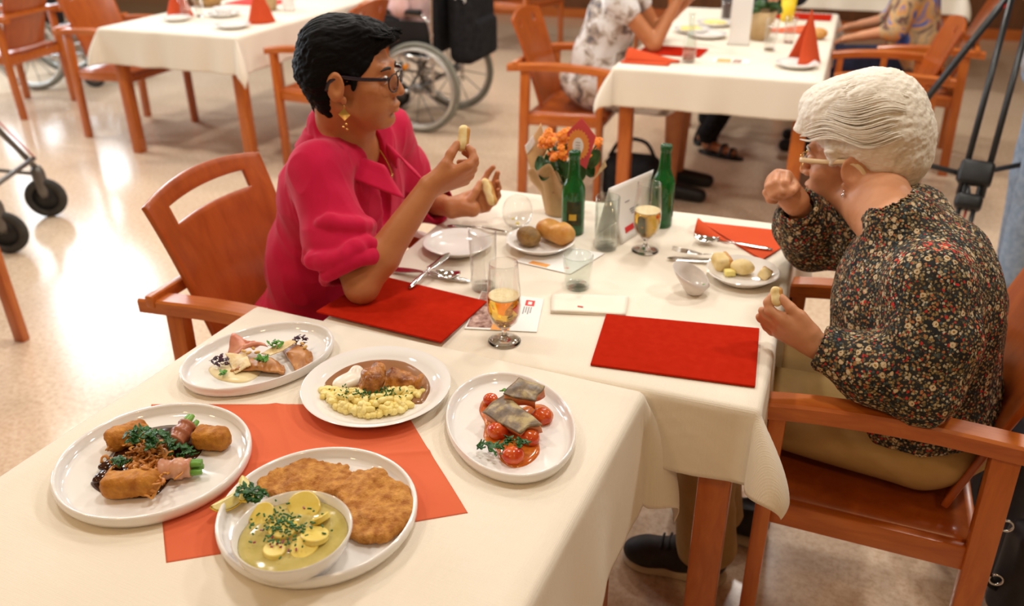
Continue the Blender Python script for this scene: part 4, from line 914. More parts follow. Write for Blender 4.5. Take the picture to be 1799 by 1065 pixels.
# cutlery
def spoon(label, a, b, z=0.004, kind='spoon', name=None, bl=0.30, lift=0.006, w=1.0):
    """cutlery lying from bowl/blade tip a to handle end b"""
    a, b = np.array(a, float), np.array(b, float); c = (a+b)/2; d = b-a; L = np.linalg.norm(d); d /= L; root = thing(name or kind, label, 'cutlery', (c[0], c[1], Z1), math.atan2(d[1], d[0]))
    h = L/2; hb = -h+bl*L
    zs = lambda x: z+lift*math.exp(-((x-hb-0.03)/0.05)**2)
    dz = (b[2]-a[2])
    def off(x): return (a[2]-Z1)+(x+h)/L*dz
    hp = [(x, 0, zs(x)+off(x)) for x in np.linspace(hb-0.004, h, 12)]
    mk('handle', tube(hp, [0.0032*w, 0.003*w, 0.003*w, 0.0034*w, 0.004*w, 0.0046*w, 0.0052*w, 0.0058*w, 0.0062*w, 0.0064*w, 0.006*w, 0.0035*w], 10, flat=0.42, nrm=(0, 0, 1)), M_STEEL, root)
    if kind == 'spoon':
        o = mk('bowl', grid(14, 12, lambda u, v: (-h+bl*L*u, (v-0.5)*2*0.020*math.sin(PI*min(0.985, 0.05+0.95*u))**0.6*(1-0.25*u), z+off(-h+bl*L*u)+0.001+0.008*((v-0.5)*2)**2+0.008*(2*u-1)**2-0.002)), M_STEEL, root); solid(o, 0.0012)
    elif kind == 'knife':
        o = mk('blade', grid(14, 5, lambda u, v: (-h+bl*L*u, (v-0.5)*0.018*(min(1, 6*u+0.25)), zs(-h+bl*L*u)+off(-h+bl*L*u))), M_STEEL, root); solid(o, 0.0014)
    else:
        o = mk('fork_head', grid(8, 7, lambda u, v: (-h+bl*L*(0.5+0.5*u), (v-0.5)*2*0.0115*(1-0.7*u**2), z+off(0)+0.004+0.004*(1-u))), M_STEEL, root); solid(o, 0.0014)
        for k in range(4): mk('tine', tube([(-h, (k-1.5)*0.0066, z+off(0)+0.013), (-h+bl*L*0.25, (k-1.5)*0.0066, z+off(0)+0.009), (-h+bl*L*0.52, (k-1.5)*0.0062, z+off(0)+0.008)], [0.0008, 0.0014, 0.0016], 6), M_STEEL, root)
    return root
spoon('steel spoon resting on the orange-red napkin', at(1219, 425, Z1), at(1357, 441, Z1+0.004), kind='spoon', bl=0.32)
spoon('steel knife beside the broken bread plate', at(1172, 456, Z1), at(1318, 468, Z1), kind='knife', bl=0.55)
spoon('steel fork beside the knife near the orange-red napkin', at(1180, 447, Z1), at(1334, 463, Z1), kind='fork', bl=0.34)
spoon('steel knife resting on the edge of the empty plate', at(789, 447, Z1+0.022), at(719, 510, Z1+0.005), kind='knife', bl=0.48, z=0.003)
spoon('steel knife lying next to the red placemat by the elbow', at(826, 497, Z1), at(684, 474, Z1), kind='knife', bl=0.5)
spoon("steel dessert spoon crossing under the slanted knife", at(808, 492, Z1+0.002), at(690, 479, Z1+0.001), kind='spoon', name='spoon', bl=0.34)
spoon('steel knife behind the empty plate near the held bread', at(786, 399, Z1), at(893, 412, Z1), kind='knife', bl=0.45)
# ------------------------------------------------------------------ people
def PD(x, y, D):
    """point of the place seen at a pixel, D metres in front of the lens"""
    d = FW*_f+RT*(x-899.5)+UP*(532.5-y); return d*(D/_f)+np.array((0, 0, CAM_H))
def depth(P): return float((np.array(P)-np.array((0, 0, CAM_H)))@FW)
def skin_mat(name, c1, c2, rough=0.45):
    m = pbr(name, c1, rough, 0.4, sss=0.12); v = coord(m); setcol(m, ramp(m, noise_tex(m, v, 18, 4), [(0.3, c1), (0.7, c2)])); bump(m, noise_tex(m, v, 260, 3), 0.12, 0.0006); return m
M_SKIN1 = skin_mat('tanned_skin', (0.42, 0.150, 0.055), (0.49, 0.195, 0.078))
M_SKIN2 = skin_mat('fair_aged_skin', (0.52, 0.225, 0.110), (0.58, 0.28, 0.15))
M_LIP = pbr('lips', (0.30, 0.085, 0.06), 0.4, 0.5); M_EYEW = pbr('eye_white', (0.7, 0.66, 0.62), 0.15); M_IRIS = pbr('iris', (0.05, 0.025, 0.012), 0.1); M_NAIL = pbr('nail', (0.62, 0.28, 0.2), 0.3)
def basis(yaw, pitch=0.0, roll=0.0):
    """columns: forward, left, up; pitch > 0 looks down"""
    return rotm('z', yaw)@rotm('y', pitch)@rotm('x', roll)
def head(S, c, R, s=1.0, k=0.012):
    T = lambda p: np.array(c)+R@(np.array(p, float)*s)
    E = lambda p, r, kk=k, op='u', R2=None: S.ell(T(p), np.array(r)*s, R if R2 is None else R@R2, kk, op)
    Cp = lambda a, b, ra, rb, kk=k, op='u': S.cap(T(a), T(b), ra*s, rb*s, kk, op)
    E((-0.016, 0, 0.036), (0.094, 0.074, 0.084)); E((0.034, 0, -0.026), (0.058, 0.060, 0.086), 0.02); E((0.046, 0, -0.082), (0.040, 0.040, 0.030), 0.02)
    Cp((0.076, -0.008, -0.094), (0.076, 0.008, -0.094), 0.016, 0.016, 0.012)
    for q in (-1, 1):
        Cp((0.0, q*0.052, -0.056), (0.064, q*0.022, -0.094), 0.017, 0.015, 0.014); E((0.058, q*0.043, -0.022), (0.024, 0.020, 0.018), 0.016)
        E((0.060, q*0.034, -0.055), (0.026, 0.022, 0.028), 0.02)
    Cp((0.080, -0.030, 0.024), (0.080, 0.030, 0.024), 0.012, 0.012, 0.012)
    for q in (-1, 1):
        E((0.097, q*0.033, 0.004), (0.013, 0.016, 0.0115), 0.010, 's')
        E((0.078, q*0.033, 0.003), (0.0135, 0.0145, 0.0105), 0.003)
    Cp((0.090, 0, 0.012), (0.108, 0, -0.026), 0.0075, 0.0095, 0.008); E((0.107, 0, -0.030), (0.010, 0.010, 0.008), 0.005)
    for q in (-1, 1): E((0.097, q*0.012, -0.032), (0.010, 0.0065, 0.0065), 0.005)
    E((0.086, 0, -0.060), (0.016, 0.026, 0.016), 0.010)
    E((0.0985, 0, -0.0575), (0.0075, 0.021, 0.0055), 0.004); E((0.0965, 0, -0.0695), (0.008, 0.019, 0.0065), 0.004)
    Cp((0.105, -0.006, -0.0635), (0.094, -0.024, -0.0650), 0.0016, 0.0014, 0.002, 's'); Cp((0.105, 0.006, -0.0635), (0.094, 0.024, -0.0650), 0.0016, 0.0014, 0.002, 's'); Cp((0.105, -0.006, -0.0635), (0.105, 0.006, -0.0635), 0.0016, 0.0016, 0.002, 's')
    E((0.094, 0, -0.080), (0.010, 0.020, 0.005), 0.008, 's')
    for q in (-1, 1):     # ears
        RR = rotm('z', q*0.35)@rotm('y', 0.15)
        E((-0.012, q*0.081, -0.008), (0.024, 0.0075, 0.034), 0.004, 'u', RR); E((-0.007, q*0.090, -0.003), (0.014, 0.007, 0.020), 0.004, 's', RR); E((0.004, q*0.079, -0.036), (0.008, 0.005, 0.010), 0.005, 'u', RR)
        E((0.004, q*0.083, -0.008), (0.004, 0.004, 0.007), 0.003)
    return T
def eyes(root, T, R, s, brow, off):
    for q in (-1, 1):
        V, F = lathe([(0.0104*math.sin(a_), -0.0104*math.cos(a_)) for a_ in np.linspace(0.001, PI-0.001, 14)], 20)
        e = mk('eye', xf((V, F), T((0.0815, q*0.033, 0.0030))-off, R, (s, s, s)), M_EYEW, root)
        V, F = lathe([(0, 0.0002), (0.005, 0), (0.0052, -0.0006)], 16); mk('iris', xf((V, F), T((0.0922, q*0.033, 0.0030))-off, R@rotm('y', PI/2), (s, s, s)), M_IRIS, e)
        mk('eyelid', tube([T((0.0955-0.004*(t*1.8-0.9)**2, q*0.033+0.0125*(t*2-1), 0.0085-0.005*(2*t-1)**2))-off for t in np.linspace(0, 1, 9)], 0.0012*s, 6), brow, root)
        mk('eyebrow', tube([T((0.0925-0.012*t*t, q*(0.016+0.034*t), 0.0240+0.006*math.sin(PI*t*0.8)-0.004*t))-off for t in np.linspace(0, 1, 10)], [0.0018*s, 0.0028*s, 0.003*s, 0.003*s, 0.003*s, 0.0028*s, 0.0026*s, 0.002*s, 0.0016*s, 0.001*s], 6, flat=1.3), brow, root)
    for z0, r0, x0 in ((-0.0578, 0.0034, 0.1010), (-0.0695, 0.0040, 0.0990)):
        mk('lip', tube([T((x0-0.011*t*t, 0.022*t, z0-0.0012*(1-t*t)*(1 if z0 < -0.06 else -1)-0.002*t*t+(0.004*t*t if z0 < -0.06 else -0.003*t*t)))-off for t in np.linspace(-1, 1, 13)], [r0*s*(0.35+0.65*(1-t*t)) for t in np.linspace(-1, 1, 13)], 8), M_LIP, root)
def finger(S, pts, r, k=0.004):
    n = len(pts); rr = [r*(1-0.10*i) for i in range(n)]; S.chain(pts, rr, k)
    return S
def nail(root, a, b, r, up, off):
    d = np.array(b)-np.array(a); d /= np.linalg.norm(d); u = np.array(up, float); u = u-d*(u@d); u /= np.linalg.norm(u); x = np.cross(d, u)
    o = mk('nail', grid(5, 5, lambda p, q: tuple(np.array(b)-off+d*(r*0.9*(p-0.65)*1.4)+x*(q-0.5)*1.3*r+u*(r*0.86-0.3*r*(2*q-1)**2))), M_NAIL, root); solid(o, 0.0006)
def strands(V, F, R, a1, amp, fr=(18, 190), seed=0, warp=0.0):
    L = V@R; a1 = np.array(a1, float); a1 /= np.linalg.norm(a1); u = L@a1; P = L-u[:, None]*a1
    if warp: P = P+warp*np.sin(u*55)[:, None]*np.array((0.3, 0.6, 0.7))
    Q = P*fr[1]+np.outer(u, a1)*fr[0]; n = vnoise(Q, 1.0, seed)+0.6*vnoise(Q*2.3, 1.0, seed+3); return V+normals(V, F)*(amp*n)[:, None]
def folds(V, F, amp, fr, seed, dirv=(0.4, 0.3, 1.0), stretch=0.35):
    d = np.array(dirv, float); d /= np.linalg.norm(d); u = V@d; P = V-u[:, None]*d*(1-stretch)
    n = 1-np.abs(vnoise(P, fr, seed))*1.6; n2 = vnoise(P, fr*0.5, seed+7); return V+normals(V, F)*(amp*(n*np.abs(n)-0.3)+amp*0.8*n2)[:, None]
def hairmat(name, c1, c2, rough=0.4, vec=(12, 90, 90), spec=0.4):
    m = pbr(name, c1, rough, spec); n1 = noise_tex(m, coord(m, vec), 4.0, 5, 0.6, 0.3); setcol(m, ramp(m, n1, [(0.3, c1), (0.7, c2)])); bump(m, n1, 0.35, 0.002); return m

# ---- woman in the pink shirt
O1 = np.array((-1.18, 1.65, 0.0))
w1 = thing('person', 'woman in a bright pink shirt with short black hair holding bread', 'person', tuple(O1))
HC, HR, HS = np.array((-0.972, 1.605, 1.168)), basis(math.radians(12), math.radians(2)), 0.96
SH_R, SH_L = np.array((-1.008, 1.490, 0.985)), np.array((-1.015, 1.810, 0.985))
EL_R, WR_R = np.array((-0.868, 1.392, 0.783)), np.array((-0.760, 1.519, 0.974))
EL_L, WR_L = np.array((-1.02, 1.93, 0.775)), np.array((-0.868, 1.846, 0.795))
NB = np.array((-1.030, 1.637, 0.990))
S = SDF((-1.32, 1.30, 0.45), (-0.62, 2.03, 1.30), 0.003)
T1 = head(S, HC, HR, HS)
S.cap(T1((-0.035, 0, -0.045)), NB, 0.054, 0.058, 0.02); S.cap(T1((0.02, 0, -0.085)), NB+np.array((0.03, 0, 0.0)), 0.030, 0.040, 0.02)
S.ell((-1.055, 1.645, 0.885), (0.092, 0.148, 0.115), None, 0.03); S.ell((-1.12, 1.65, 0.68), (0.10, 0.135, 0.17), None, 0.04); S.ell((-1.17, 1.65, 0.55), (0.11, 0.15, 0.09), None, 0.03)
S.cap(SH_R, SH_L, 0.045, 0.045, 0.03)
for sh, el, wr in ((SH_R, EL_R, WR_R), (SH_L, EL_L, WR_L)):
    S.cap(sh, el, 0.043, 0.036, 0.015); m = el+(wr-el)*0.3; S.cap(el, m, 0.034, 0.037, 0.012); S.cap(m, wr, 0.037, 0.0235, 0.012)
# right hand: thumb and forefinger pinch the bread
D = depth(WR_R); q = lambda x, y, d=0.0: PD(x, y, D+d)
mcp = [q(822, 291, -0.012), q(826, 298, 0.006), q(824, 308, 0.024), q(817, 317, 0.038)]
for i, m in enumerate(mcp): S.cap(WR_R+(m-mcp[1])*0.30, m, 0.017, 0.0115, 0.010)
S.cap(q(768, 312, -0.008), q(783, 290, -0.014), 0.017, 0.0135, 0.012); thumb = [q(783, 290, -0.014), q(792, 270, -0.012), q(803, 254, -0.004)]; finger(S, thumb, 0.0112)
fi = [mcp[0], q(833, 280, -0.004), q(829, 266, 0.0), q(818, 256, 0.002)]; finger(S, fi, 0.0102)
fm = [mcp[1], q(834, 286, 0.020), q(826, 272, 0.022), q(816, 268, 0.020)]; finger(S, fm, 0.0102)
fr_ = [mcp[2], q(831, 297, 0.044), q(818, 286, 0.046), q(807, 285, 0.040)]; finger(S, fr_, 0.0098)
fp = [mcp[3], q(824, 312, 0.062), q(812, 304, 0.064), q(802, 301, 0.056)]; finger(S, fp, 0.0085)
# left hand: open palm with the bread lying against the fingers
D2 = depth(WR_L); q2 = lambda x, y, d=0.0: PD(x, y, D2+d)
mcp2 = [q2(843, 336, 0.03), q2(851, 345, 0.035), q2(856, 355, 0.035), q2(855, 365, 0.03)]
for i, m in enumerate(mcp2): S.cap(WR_L+(m-mcp2[1])*0.35, m, 0.018, 0.012, 0.010)
S.cap(q2(812, 362, -0.005), q2(830, 368, -0.005), 0.021, 0.020, 0.014)
th2 = [q2(826, 352, -0.012), q2(836, 336, -0.008), q2(843, 322, 0.004)]; finger(S, th2, 0.0112)
f2 = [[mcp2[0], q2(850, 318, 0.045), q2(857, 304, 0.045), q2(866, 294, 0.038)], [mcp2[1], q2(864, 328, 0.05), q2(871, 315, 0.045), q2(874, 304, 0.036)], [mcp2[2], q2(870, 342, 0.048), q2(876, 330, 0.040), q2(874, 320, 0.022)], [mcp2[3], q2(868, 356, 0.040), q2(876, 344, 0.034), q2(875, 334, 0.016)]]
for f_, r_ in zip(f2, (0.0102, 0.0102, 0.0098, 0.0085)): finger(S, f_, r_)
V, F = S.mesh(); V = smooth_mesh(V, F, 2, 0.4)
mk('body', (V-O1, F), M_SKIN1, w1)
eyes(w1, T1, HR, HS, pbr('dark_brow', (0.02, 0.012, 0.008), 0.6), O1)
for f_, up in ((thumb, (0.2, -1, 0.4)), (fi, (0.6, -0.6, 0.6)), (f2[0], (0.7, 0.3, 0.6)), (f2[1], (0.7, 0.3, 0.6))): nail(w1, f_[-2], f_[-1], 0.0082, up, O1)
# hair
M_HAIR1 = hairmat('black_hair', (0.0018, 0.0018, 0.002), (0.0045, 0.004, 0.0045), 0.55, (12, 90, 90), 0.10)
S = SDF(HC-0.17, HC+0.19, 0.0028)
h = lambda p, r, k=0.02, op='u', R2=None: S.ell(T1(p), np.array(r)*HS, HR if R2 is None else HR@R2, k, op)
h((-0.020, 0, 0.042), (0.100, 0.083, 0.086)); h((-0.02, 0, 0.075), (0.088, 0.070, 0.046)); h((0.02, 0.0, 0.088), (0.066, 0.058, 0.030)); S.cap(T1((0.03, -0.035, 0.092)), T1((0.094, -0.012, 0.078)), 0.026, 0.013, 0.02); S.cap(T1((0.03, 0.03, 0.092)), T1((0.090, 0.022, 0.080)), 0.024, 0.015, 0.02)
S.cap(T1((-0.072, 0, 0.0)), T1((-0.062, 0, -0.078)), 0.056, 0.030, 0.03); S.cap(T1((-0.06, -0.035, -0.005)), T1((-0.045, -0.032, -0.070)), 0.040, 0.020, 0.02); S.cap(T1((-0.06, 0.035, -0.005)), T1((-0.045, 0.032, -0.070)), 0.040, 0.020, 0.02)
h((0.108, 0, -0.030), (0.076, 0.11, 0.108), 0.006, 's'); h((0.128, 0, 0.035), (0.050, 0.09, 0.045), 0.012, 's')
for s_ in (-1, 1):
    S.ell(T1((0.008, s_*0.095, -0.030)), np.array((0.034, 0.035, 0.044)), HR, 0.005, 's'); S.cap(T1((0.026, s_*0.068, 0.018)), T1((0.024, s_*0.070, -0.012)), 0.010, 0.005, 0.008)
V, F = S.mesh(); V = strands(V, F, HR, (1.0, 0.0, 0.35), 0.0026, (16, 150), 2, 0.004)
mk('hair', (V-O1, F), M_HAIR1, w1)
rg = random.Random(12); lk = []
for i in range(70):
    a_ = rg.uniform(-1, 1); p0 = T1((rg.uniform(-0.07, 0.03), 0.06*a_, 0.092+0.025*math.sqrt(max(0, 1-a_*a_)))); p1 = T1((rg.uniform(0.05, 0.085), 0.045*a_+rg.uniform(-0.01, 0.01), 0.094+rg.uniform(0, 0.014)*(1-abs(a_)))); p2 = T1((rg.uniform(0.092, 0.112), 0.035*a_+rg.uniform(-0.012, 0.012), 0.086+rg.uniform(0, 0.018)))
    lk.append(tube(spline([p0-O1, p1-O1, p2-O1], 10), [0.002, 0.005, 0.006, 0.006, 0.0055, 0.005, 0.004, 0.003, 0.002, 0.0008], 6, flat=0.5))
mk('fringe', join(*lk), M_HAIR1, w1)
# shirt
M_PINK = noisy('pink_linen', (0.50, 0.007, 0.048), (0.58, 0.012, 0.065), 12, 0.85, 0.15, 0.25, 700, 0.0005, sheen=0.1)
S = SDF((-1.42, 1.24, 0.44), (-0.78, 2.08, 1.10), 0.0035)
S.ell((-1.045, 1.648, 0.87), (0.115, 0.185, 0.150), None, 0.05); S.ell((-1.110, 1.65, 0.70), (0.140, 0.190, 0.180), None, 0.05); S.ell((-1.150, 1.65, 0.55), (0.160, 0.205, 0.11), None, 0.05)
S.cap(SH_R+np.array((0, 0.02, 0.0)), SH_L+np.array((0, -0.02, 0)), 0.060, 0.060, 0.04); S.cap(NB+np.array((-0.015, 0, 0.0)), NB+np.array((-0.012, 0, 0.045)), 0.076, 0.066, 0.03)
S.ell((-1.085, 1.57, 0.90), (0.06, 0.08, 0.09), None, 0.06); S.ell((-1.085, 1.72, 0.90), (0.06, 0.08, 0.09), None, 0.06)
for sh, el, t1, wr in ((SH_R, EL_R, 0.84, None), (SH_L, EL_L, 1.0, WR_L)):
    e = sh+(el-sh)*t1; mid = sh+(el-sh)*0.55+np.array((-0.008, 0, -0.012)); S.cap(sh, mid, 0.060, 0.074, 0.035); S.cap(mid, e, 0.074, 0.068, 0.02)
    if wr is not None: S.cap(el, el+(wr-el)*0.62, 0.062, 0.052, 0.03)
e = SH_R+(EL_R-SH_R)*0.84; dn = (EL_R-SH_R)/np.linalg.norm(EL_R-SH_R)
S.plane(e+dn*0.012, dn, e-0.12, e+0.12)
# sleeve creases gathered above the elbow
xs = np.cross(dn, (0, 0, 1)); xs /= np.linalg.norm(xs); ys = np.cross(dn, xs)
for t_, a0, r_ in ((0.60, 0.2, 0.011), (0.68, 1.4, 0.012), (0.76, 2.6, 0.010), (0.52, 3.4, 0.010), (0.72, 4.4, 0.012)):
    p0 = SH_R+(EL_R-SH_R)*t_+np.array((-0.01, 0, -0.006)); pts = [p0+(xs*math.cos(a0+b)+ys*math.sin(a0+b))*0.078+dn*0.018*math.sin(2*b) for b in np.linspace(0, 2.0, 7)]; S.chain(pts, [0.004, r_, r_, r_, r_, r_, 0.004], 0.016)
# rolled cuff
ring = [e+dn*0.002+(xs*math.cos(b)+ys*math.sin(b))*0.066 for b in np.linspace(0, 2*PI, 25)]; S.chain(ring, [0.0125]*25, 0.006)
S.cap(e-dn*0.03, EL_R+dn*0.05, 0.054, 0.060, 0.004, 's')
el2 = EL_L+(WR_L-EL_L)*0.62; d2 = (WR_L-EL_L)/np.linalg.norm(WR_L-EL_L); S.plane(el2+d2*0.02, d2, el2-0.09, el2+0.10); S.cap(el2, WR_L, 0.040, 0.040, 0.004, 's')
# open neckline
f0 = HR@np.array((1, 0, 0)); S.cap(NB+np.array((0.02, 0.0, 0.10)), NB+np.array((0.025, 0, 0.01)), 0.068, 0.056, 0.006, 's'); S.chain([NB+np.array((0.05, 0, 0.02)), NB+np.array((0.075, 0.004, -0.06)), NB+np.array((0.095, 0.006, -0.17))], [0.050, 0.034, 0.010], 0.006, 's')
S.plane((0, 0, 0.475), (0, 0, -1), S.lo, S.lo+S.vs*S.n)
V, F = S.mesh(); V = smooth_mesh(V, F, 2); V = folds(V, F, 0.0070, 9.5, 3, (0.5, -0.3, -0.8), 0.3); V = folds(V, F, 0.0030, 24, 9, (0.4, -0.2, -0.9), 0.5)
sh1 = mk('shirt', (V-O1, F), M_PINK, w1)
# collar: a folded strip round the neck with two pointed ends
def collar(u, v):
    a_ = (u-0.5)*2*math.radians(152); side = abs(u-0.5)*2; base = NB+np.array((-0.010, 0, 0.048))
    rx, ry = 0.068+0.010*side, 0.066
    p = base+np.array((-rx*math.cos(a_)+0.0, ry*math.sin(a_), 0)); p = p+np.array((0.075, 0, -0.085))*max(0, side-0.45)**1.2*1.5
    out = np.array((-math.cos(a_), math.sin(a_), 0)); w = 0.044+0.030*max(0, side-0.5)
    if v < 0.3: t = v/0.3; return tuple(p+np.array((0, 0, -0.028*(1-t)))+out*0.002*t-O1)
    t = (v-0.3)/0.7; return tuple(p+out*(0.004+w*0.70*t)+np.array((0.02*side*t, 0, 0.004*math.sin(PI*min(1, t*3))-w*0.80*t-0.018*side**3*t))-O1)
o = mk('collar', grid(48, 14, collar), M_PINK, sh1); solid(o, 0.003)
# trousers (mostly under the table)
M_DARKTR = noisy('dark_trousers', (0.02, 0.02, 0.03), (0.04, 0.04, 0.05), 20, 0.85)
S = SDF((-1.42, 1.42, -0.01), (-0.62, 1.88, 0.62), 0.008)
for s_ in (-1, 1): S.chain([(-1.17, 1.65+s_*0.09, 0.525), (-0.78, 1.65+s_*0.10, 0.515), (-0.80, 1.65+s_*0.10, 0.10)], [0.088, 0.068, 0.05], 0.02)
S.ell((-1.18, 1.65, 0.535), (0.13, 0.175, 0.09), None, 0.03); V, F = S.mesh(); mk('trousers', (V-O1, F), M_DARKTR, w1)
for s_ in (-1, 1):
    S = SDF((-0.88, 1.5+s_*0.1, -0.005), (-0.56, 1.8+s_*0.1, 0.16), 0.006); S.chain([(-0.80, 1.65+s_*0.10, 0.05), (-0.66, 1.65+s_*0.11, 0.035)], [0.042, 0.034], 0.02); S.plane((0, 0, 0.001), (0, 0, -1), S.lo, S.lo+S.vs*S.n); V, F = S.mesh(); mk('shoe', (V-O1, F), M_BLACK, w1)
# glasses, earring, necklace
def glasses(label, T, R, s, frame, lensr=(0.0215, 0.0185), temple=0.0017, tmat=None, tflat=2.4, ear=(-0.012, 0.0085), half=False, lz=-0.002, lx=0.107):
    c = T((0.10, 0, 0)); root = thing('eyeglasses', label, 'glasses', tuple(c))
    L = lambda p: T(p)-c
    for q_ in (-1, 1):
        ring = [L((lx-0.010*(abs(q_*0.031+lensr[0]*math.cos(a_))/0.055)**2, q_*0.031+lensr[0]*math.cos(a_), lz+lensr[1]*math.sin(a_)*(1.12 if math.sin(a_) < 0 else 0.95))) for a_ in np.linspace(0, 2*PI, 30, endpoint=False)]
        fr = mk('rim', tube(ring, (0.0016 if not half else 0.0007)*s, 6, closed=True), frame, root)
        V = [tuple(p) for p in ring]; mk('lens', (V, [tuple(range(30))]), M_GLASS, fr, smooth=False)
        mk('temple', tube(spline([L((lx-0.010, q_*0.053, lz+0.012)), L((lx-0.016, q_*0.066, lz+0.013)), L((0.045, q_*0.0765, lz+0.013)), L((ear[0]+0.01, q_*0.0825, lz+0.016)), L((ear[0]-0.012, q_*0.083, lz+0.004)), L((ear[0]-0.022, q_*0.080, lz-0.016))], 22), temple*s, 8, flat=tflat, nrm=None), tmat or frame, root)
    mk('bridge', tube(spline([L((lx-0.001, -0.0105, lz+0.006)), L((lx+0.002, 0, lz+0.009)), L((lx-0.001, 0.0105, lz+0.006))], 8), (0.0016 if not half else 0.0008)*s, 6), frame, root); return root
M_FRAME = pbr('dark_frame', (0.02, 0.012, 0.02), 0.25); M_GOLDM = pbr('gold', (0.85, 0.55, 0.16), 0.2, metal=1.0); M_SILV = pbr('silver', (0.8, 0.8, 0.82), 0.15, metal=1.0)
glasses('dark-rimmed glasses worn by the woman in pink', T1, HR, HS, M_FRAME)
ep = T1((0.006, -0.086, -0.050)); t = thing('earring', 'gold diamond-shaped earring with dangling beads', 'earring', tuple(ep))
V, F = box((0, 0, -0.014), (0.019, 0.0015, 0.019), 0.0004, R=np.eye(3)); V = (V-np.array((0, 0, -0.014)))@rotm('y', PI/4).T+np.array((0, 0, -0.014)); mk('diamond', (V@HR.T, F), M_GOLDM, t, auto=0.5)
for dx, dz in ((0.003, -0.034), (-0.003, -0.040), (0.004, -0.045)): blob('bead', M_GOLDM, t, c=HR@np.array((dx, 0, dz)), r=(0.0028,)*3, amp=0, nu=8, nv=10)
mk('hook', tube([(0, 0, 0.006), (0.002, 0, 0.0)], 0.0007, 6), M_GOLDM, t)
nk = [NB+np.array((-0.052*math.cos(a_)+0.008+0.055*max(0, -math.cos(a_))**2, 0.058*math.sin(a_), 0.030-0.085*max(0, -math.cos(a_))**2)) for a_ in np.linspace(0, 2*PI, 60, endpoint=False)]
o = mk('necklace', tube(nk, 0.0022, 6, closed=True), M_GOLDM); tag(o, 'thin gold necklace in the open collar of the pink shirt', 'necklace')
# bread in her hands
def held(label, pa, pb, r, seed, flat=0.7):
    a_, b_ = np.array(pa), np.array(pb); root = thing('bread_slice', label, 'bread', tuple((a_+b_)/2)); c = (a_+b_)/2
    S = SDF(-np.array((0.06,)*3), (0.06,)*3, 0.0025); S.cap(a_-c, b_-c, r, r*0.9, 0.004); V, F = S.mesh(); V = V+normals(V, F)*(0.0022*vnoise(V, 90, seed))[:, None]; mk('crumb', (V, F), M_CRUMB, root)
    S = SDF(-np.array((0.06,)*3), (0.06,)*3, 0.0025); o_ = RT*r*0.45; S.cap(a_-c+o_, b_-c+o_, r*0.78, r*0.72, 0.004); V, F = S.mesh(); V = V+normals(V, F)*(0.001*vnoise(V, 90, seed))[:, None]; mk('crust', (V, F), M_ROLL, root); return root
held('piece of bread pinched in the raised hand of the woman in pink', q(811, 256, 0.002), q(815, 229, 0.0), 0.0115, 1)
held('bread half in the lower hand of the woman in pink', q2(853, 322, 0.006), q2(864, 353, 0.0), 0.0125, 2)
# ---- white-haired woman in the floral blouse
O2 = np.array((0.28, 1.69, 0.0))
w2 = thing('person', 'white-haired woman in a dark floral blouse eating with a spoon', 'person', tuple(O2))
R2, S2 = basis(math.radians(166), math.radians(9), math.radians(-2)), 1.06
HC2 = PD(1494, 304, 1.745)-R2@(np.array((-0.006, 0.082, -0.008))*S2)
SL, SR = np.array((0.200, 1.530, 0.905)), np.array((0.185, 1.845, 0.905))
EL2, WL2 = np.array((0.222, 1.452, 0.735)), PD(1434, 606, depth((0.041, 1.483, 0.78)))
ER2 = np.array((0.00, 1.905, 0.805)); WR2 = PD(1398, 352, depth((-0.045, 1.80, 0.955)))
NB2 = np.array((0.160, 1.680, 0.945))
S = SDF((-0.20, 1.36, 0.45), (0.46, 2.02, 1.30), 0.003)
T2 = head(S, HC2, R2, S2)
S.cap(T2((-0.030, 0, -0.045)), NB2+np.array((-0.012, 0, 0)), 0.054, 0.052, 0.02); S.cap(T2((0.025, 0, -0.085)), NB2+np.array((-0.04, 0, -0.01)), 0.030, 0.042, 0.025)
S.ell((0.20, 1.69, 0.82), (0.09, 0.145, 0.12), None, 0.03); S.ell((0.26, 1.69, 0.66), (0.09, 0.13, 0.16), None, 0.04); S.cap(SL, SR, 0.042, 0.042, 0.03)
for sh, el, wr in ((SL, EL2, WL2), (SR, ER2, WR2)): S.cap(sh, el, 0.038, 0.032, 0.015); S.cap(el, wr, 0.032, 0.023, 0.012)
# left hand: thumb and forefinger hold a bit of bread
D3 = depth(WL2); q3 = lambda x, y, d=0.0: PD(x, y, D3+d)
m3 = [q3(1374, 560, -0.004), q3(1369, 568, 0.012), q3(1367, 577, 0.026), q3(1369, 586, 0.036)]
for m in m3: S.cap(WL2+(m-m3[1])*0.4, m, 0.018, 0.0120, 0.010)
S.cap(q3(1425, 583, -0.012), q3(1406, 556, -0.014), 0.016, 0.0125, 0.012); th3 = [q3(1406, 556, -0.014), q3(1389, 541, -0.012), q3(1373, 524, -0.004)]; finger(S, th3, 0.0108)
f3 = [[m3[0], q3(1352, 545, 0.0), q3(1349, 532, 0.002), q3(1355, 522, 0.002)], [m3[1], q3(1348, 556, 0.020), q3(1341, 548, 0.022), q3(1338, 545, 0.020)], [m3[2], q3(1350, 568, 0.036), q3(1338, 560, 0.038), q3(1333, 556, 0.034)], [m3[3], q3(1356, 583, 0.052), q3(1346, 575, 0.054), q3(1340, 568, 0.050)]]
for f_, r_ in zip(f3, (0.0104, 0.0102, 0.0098, 0.0086)): finger(S, f_, r_)
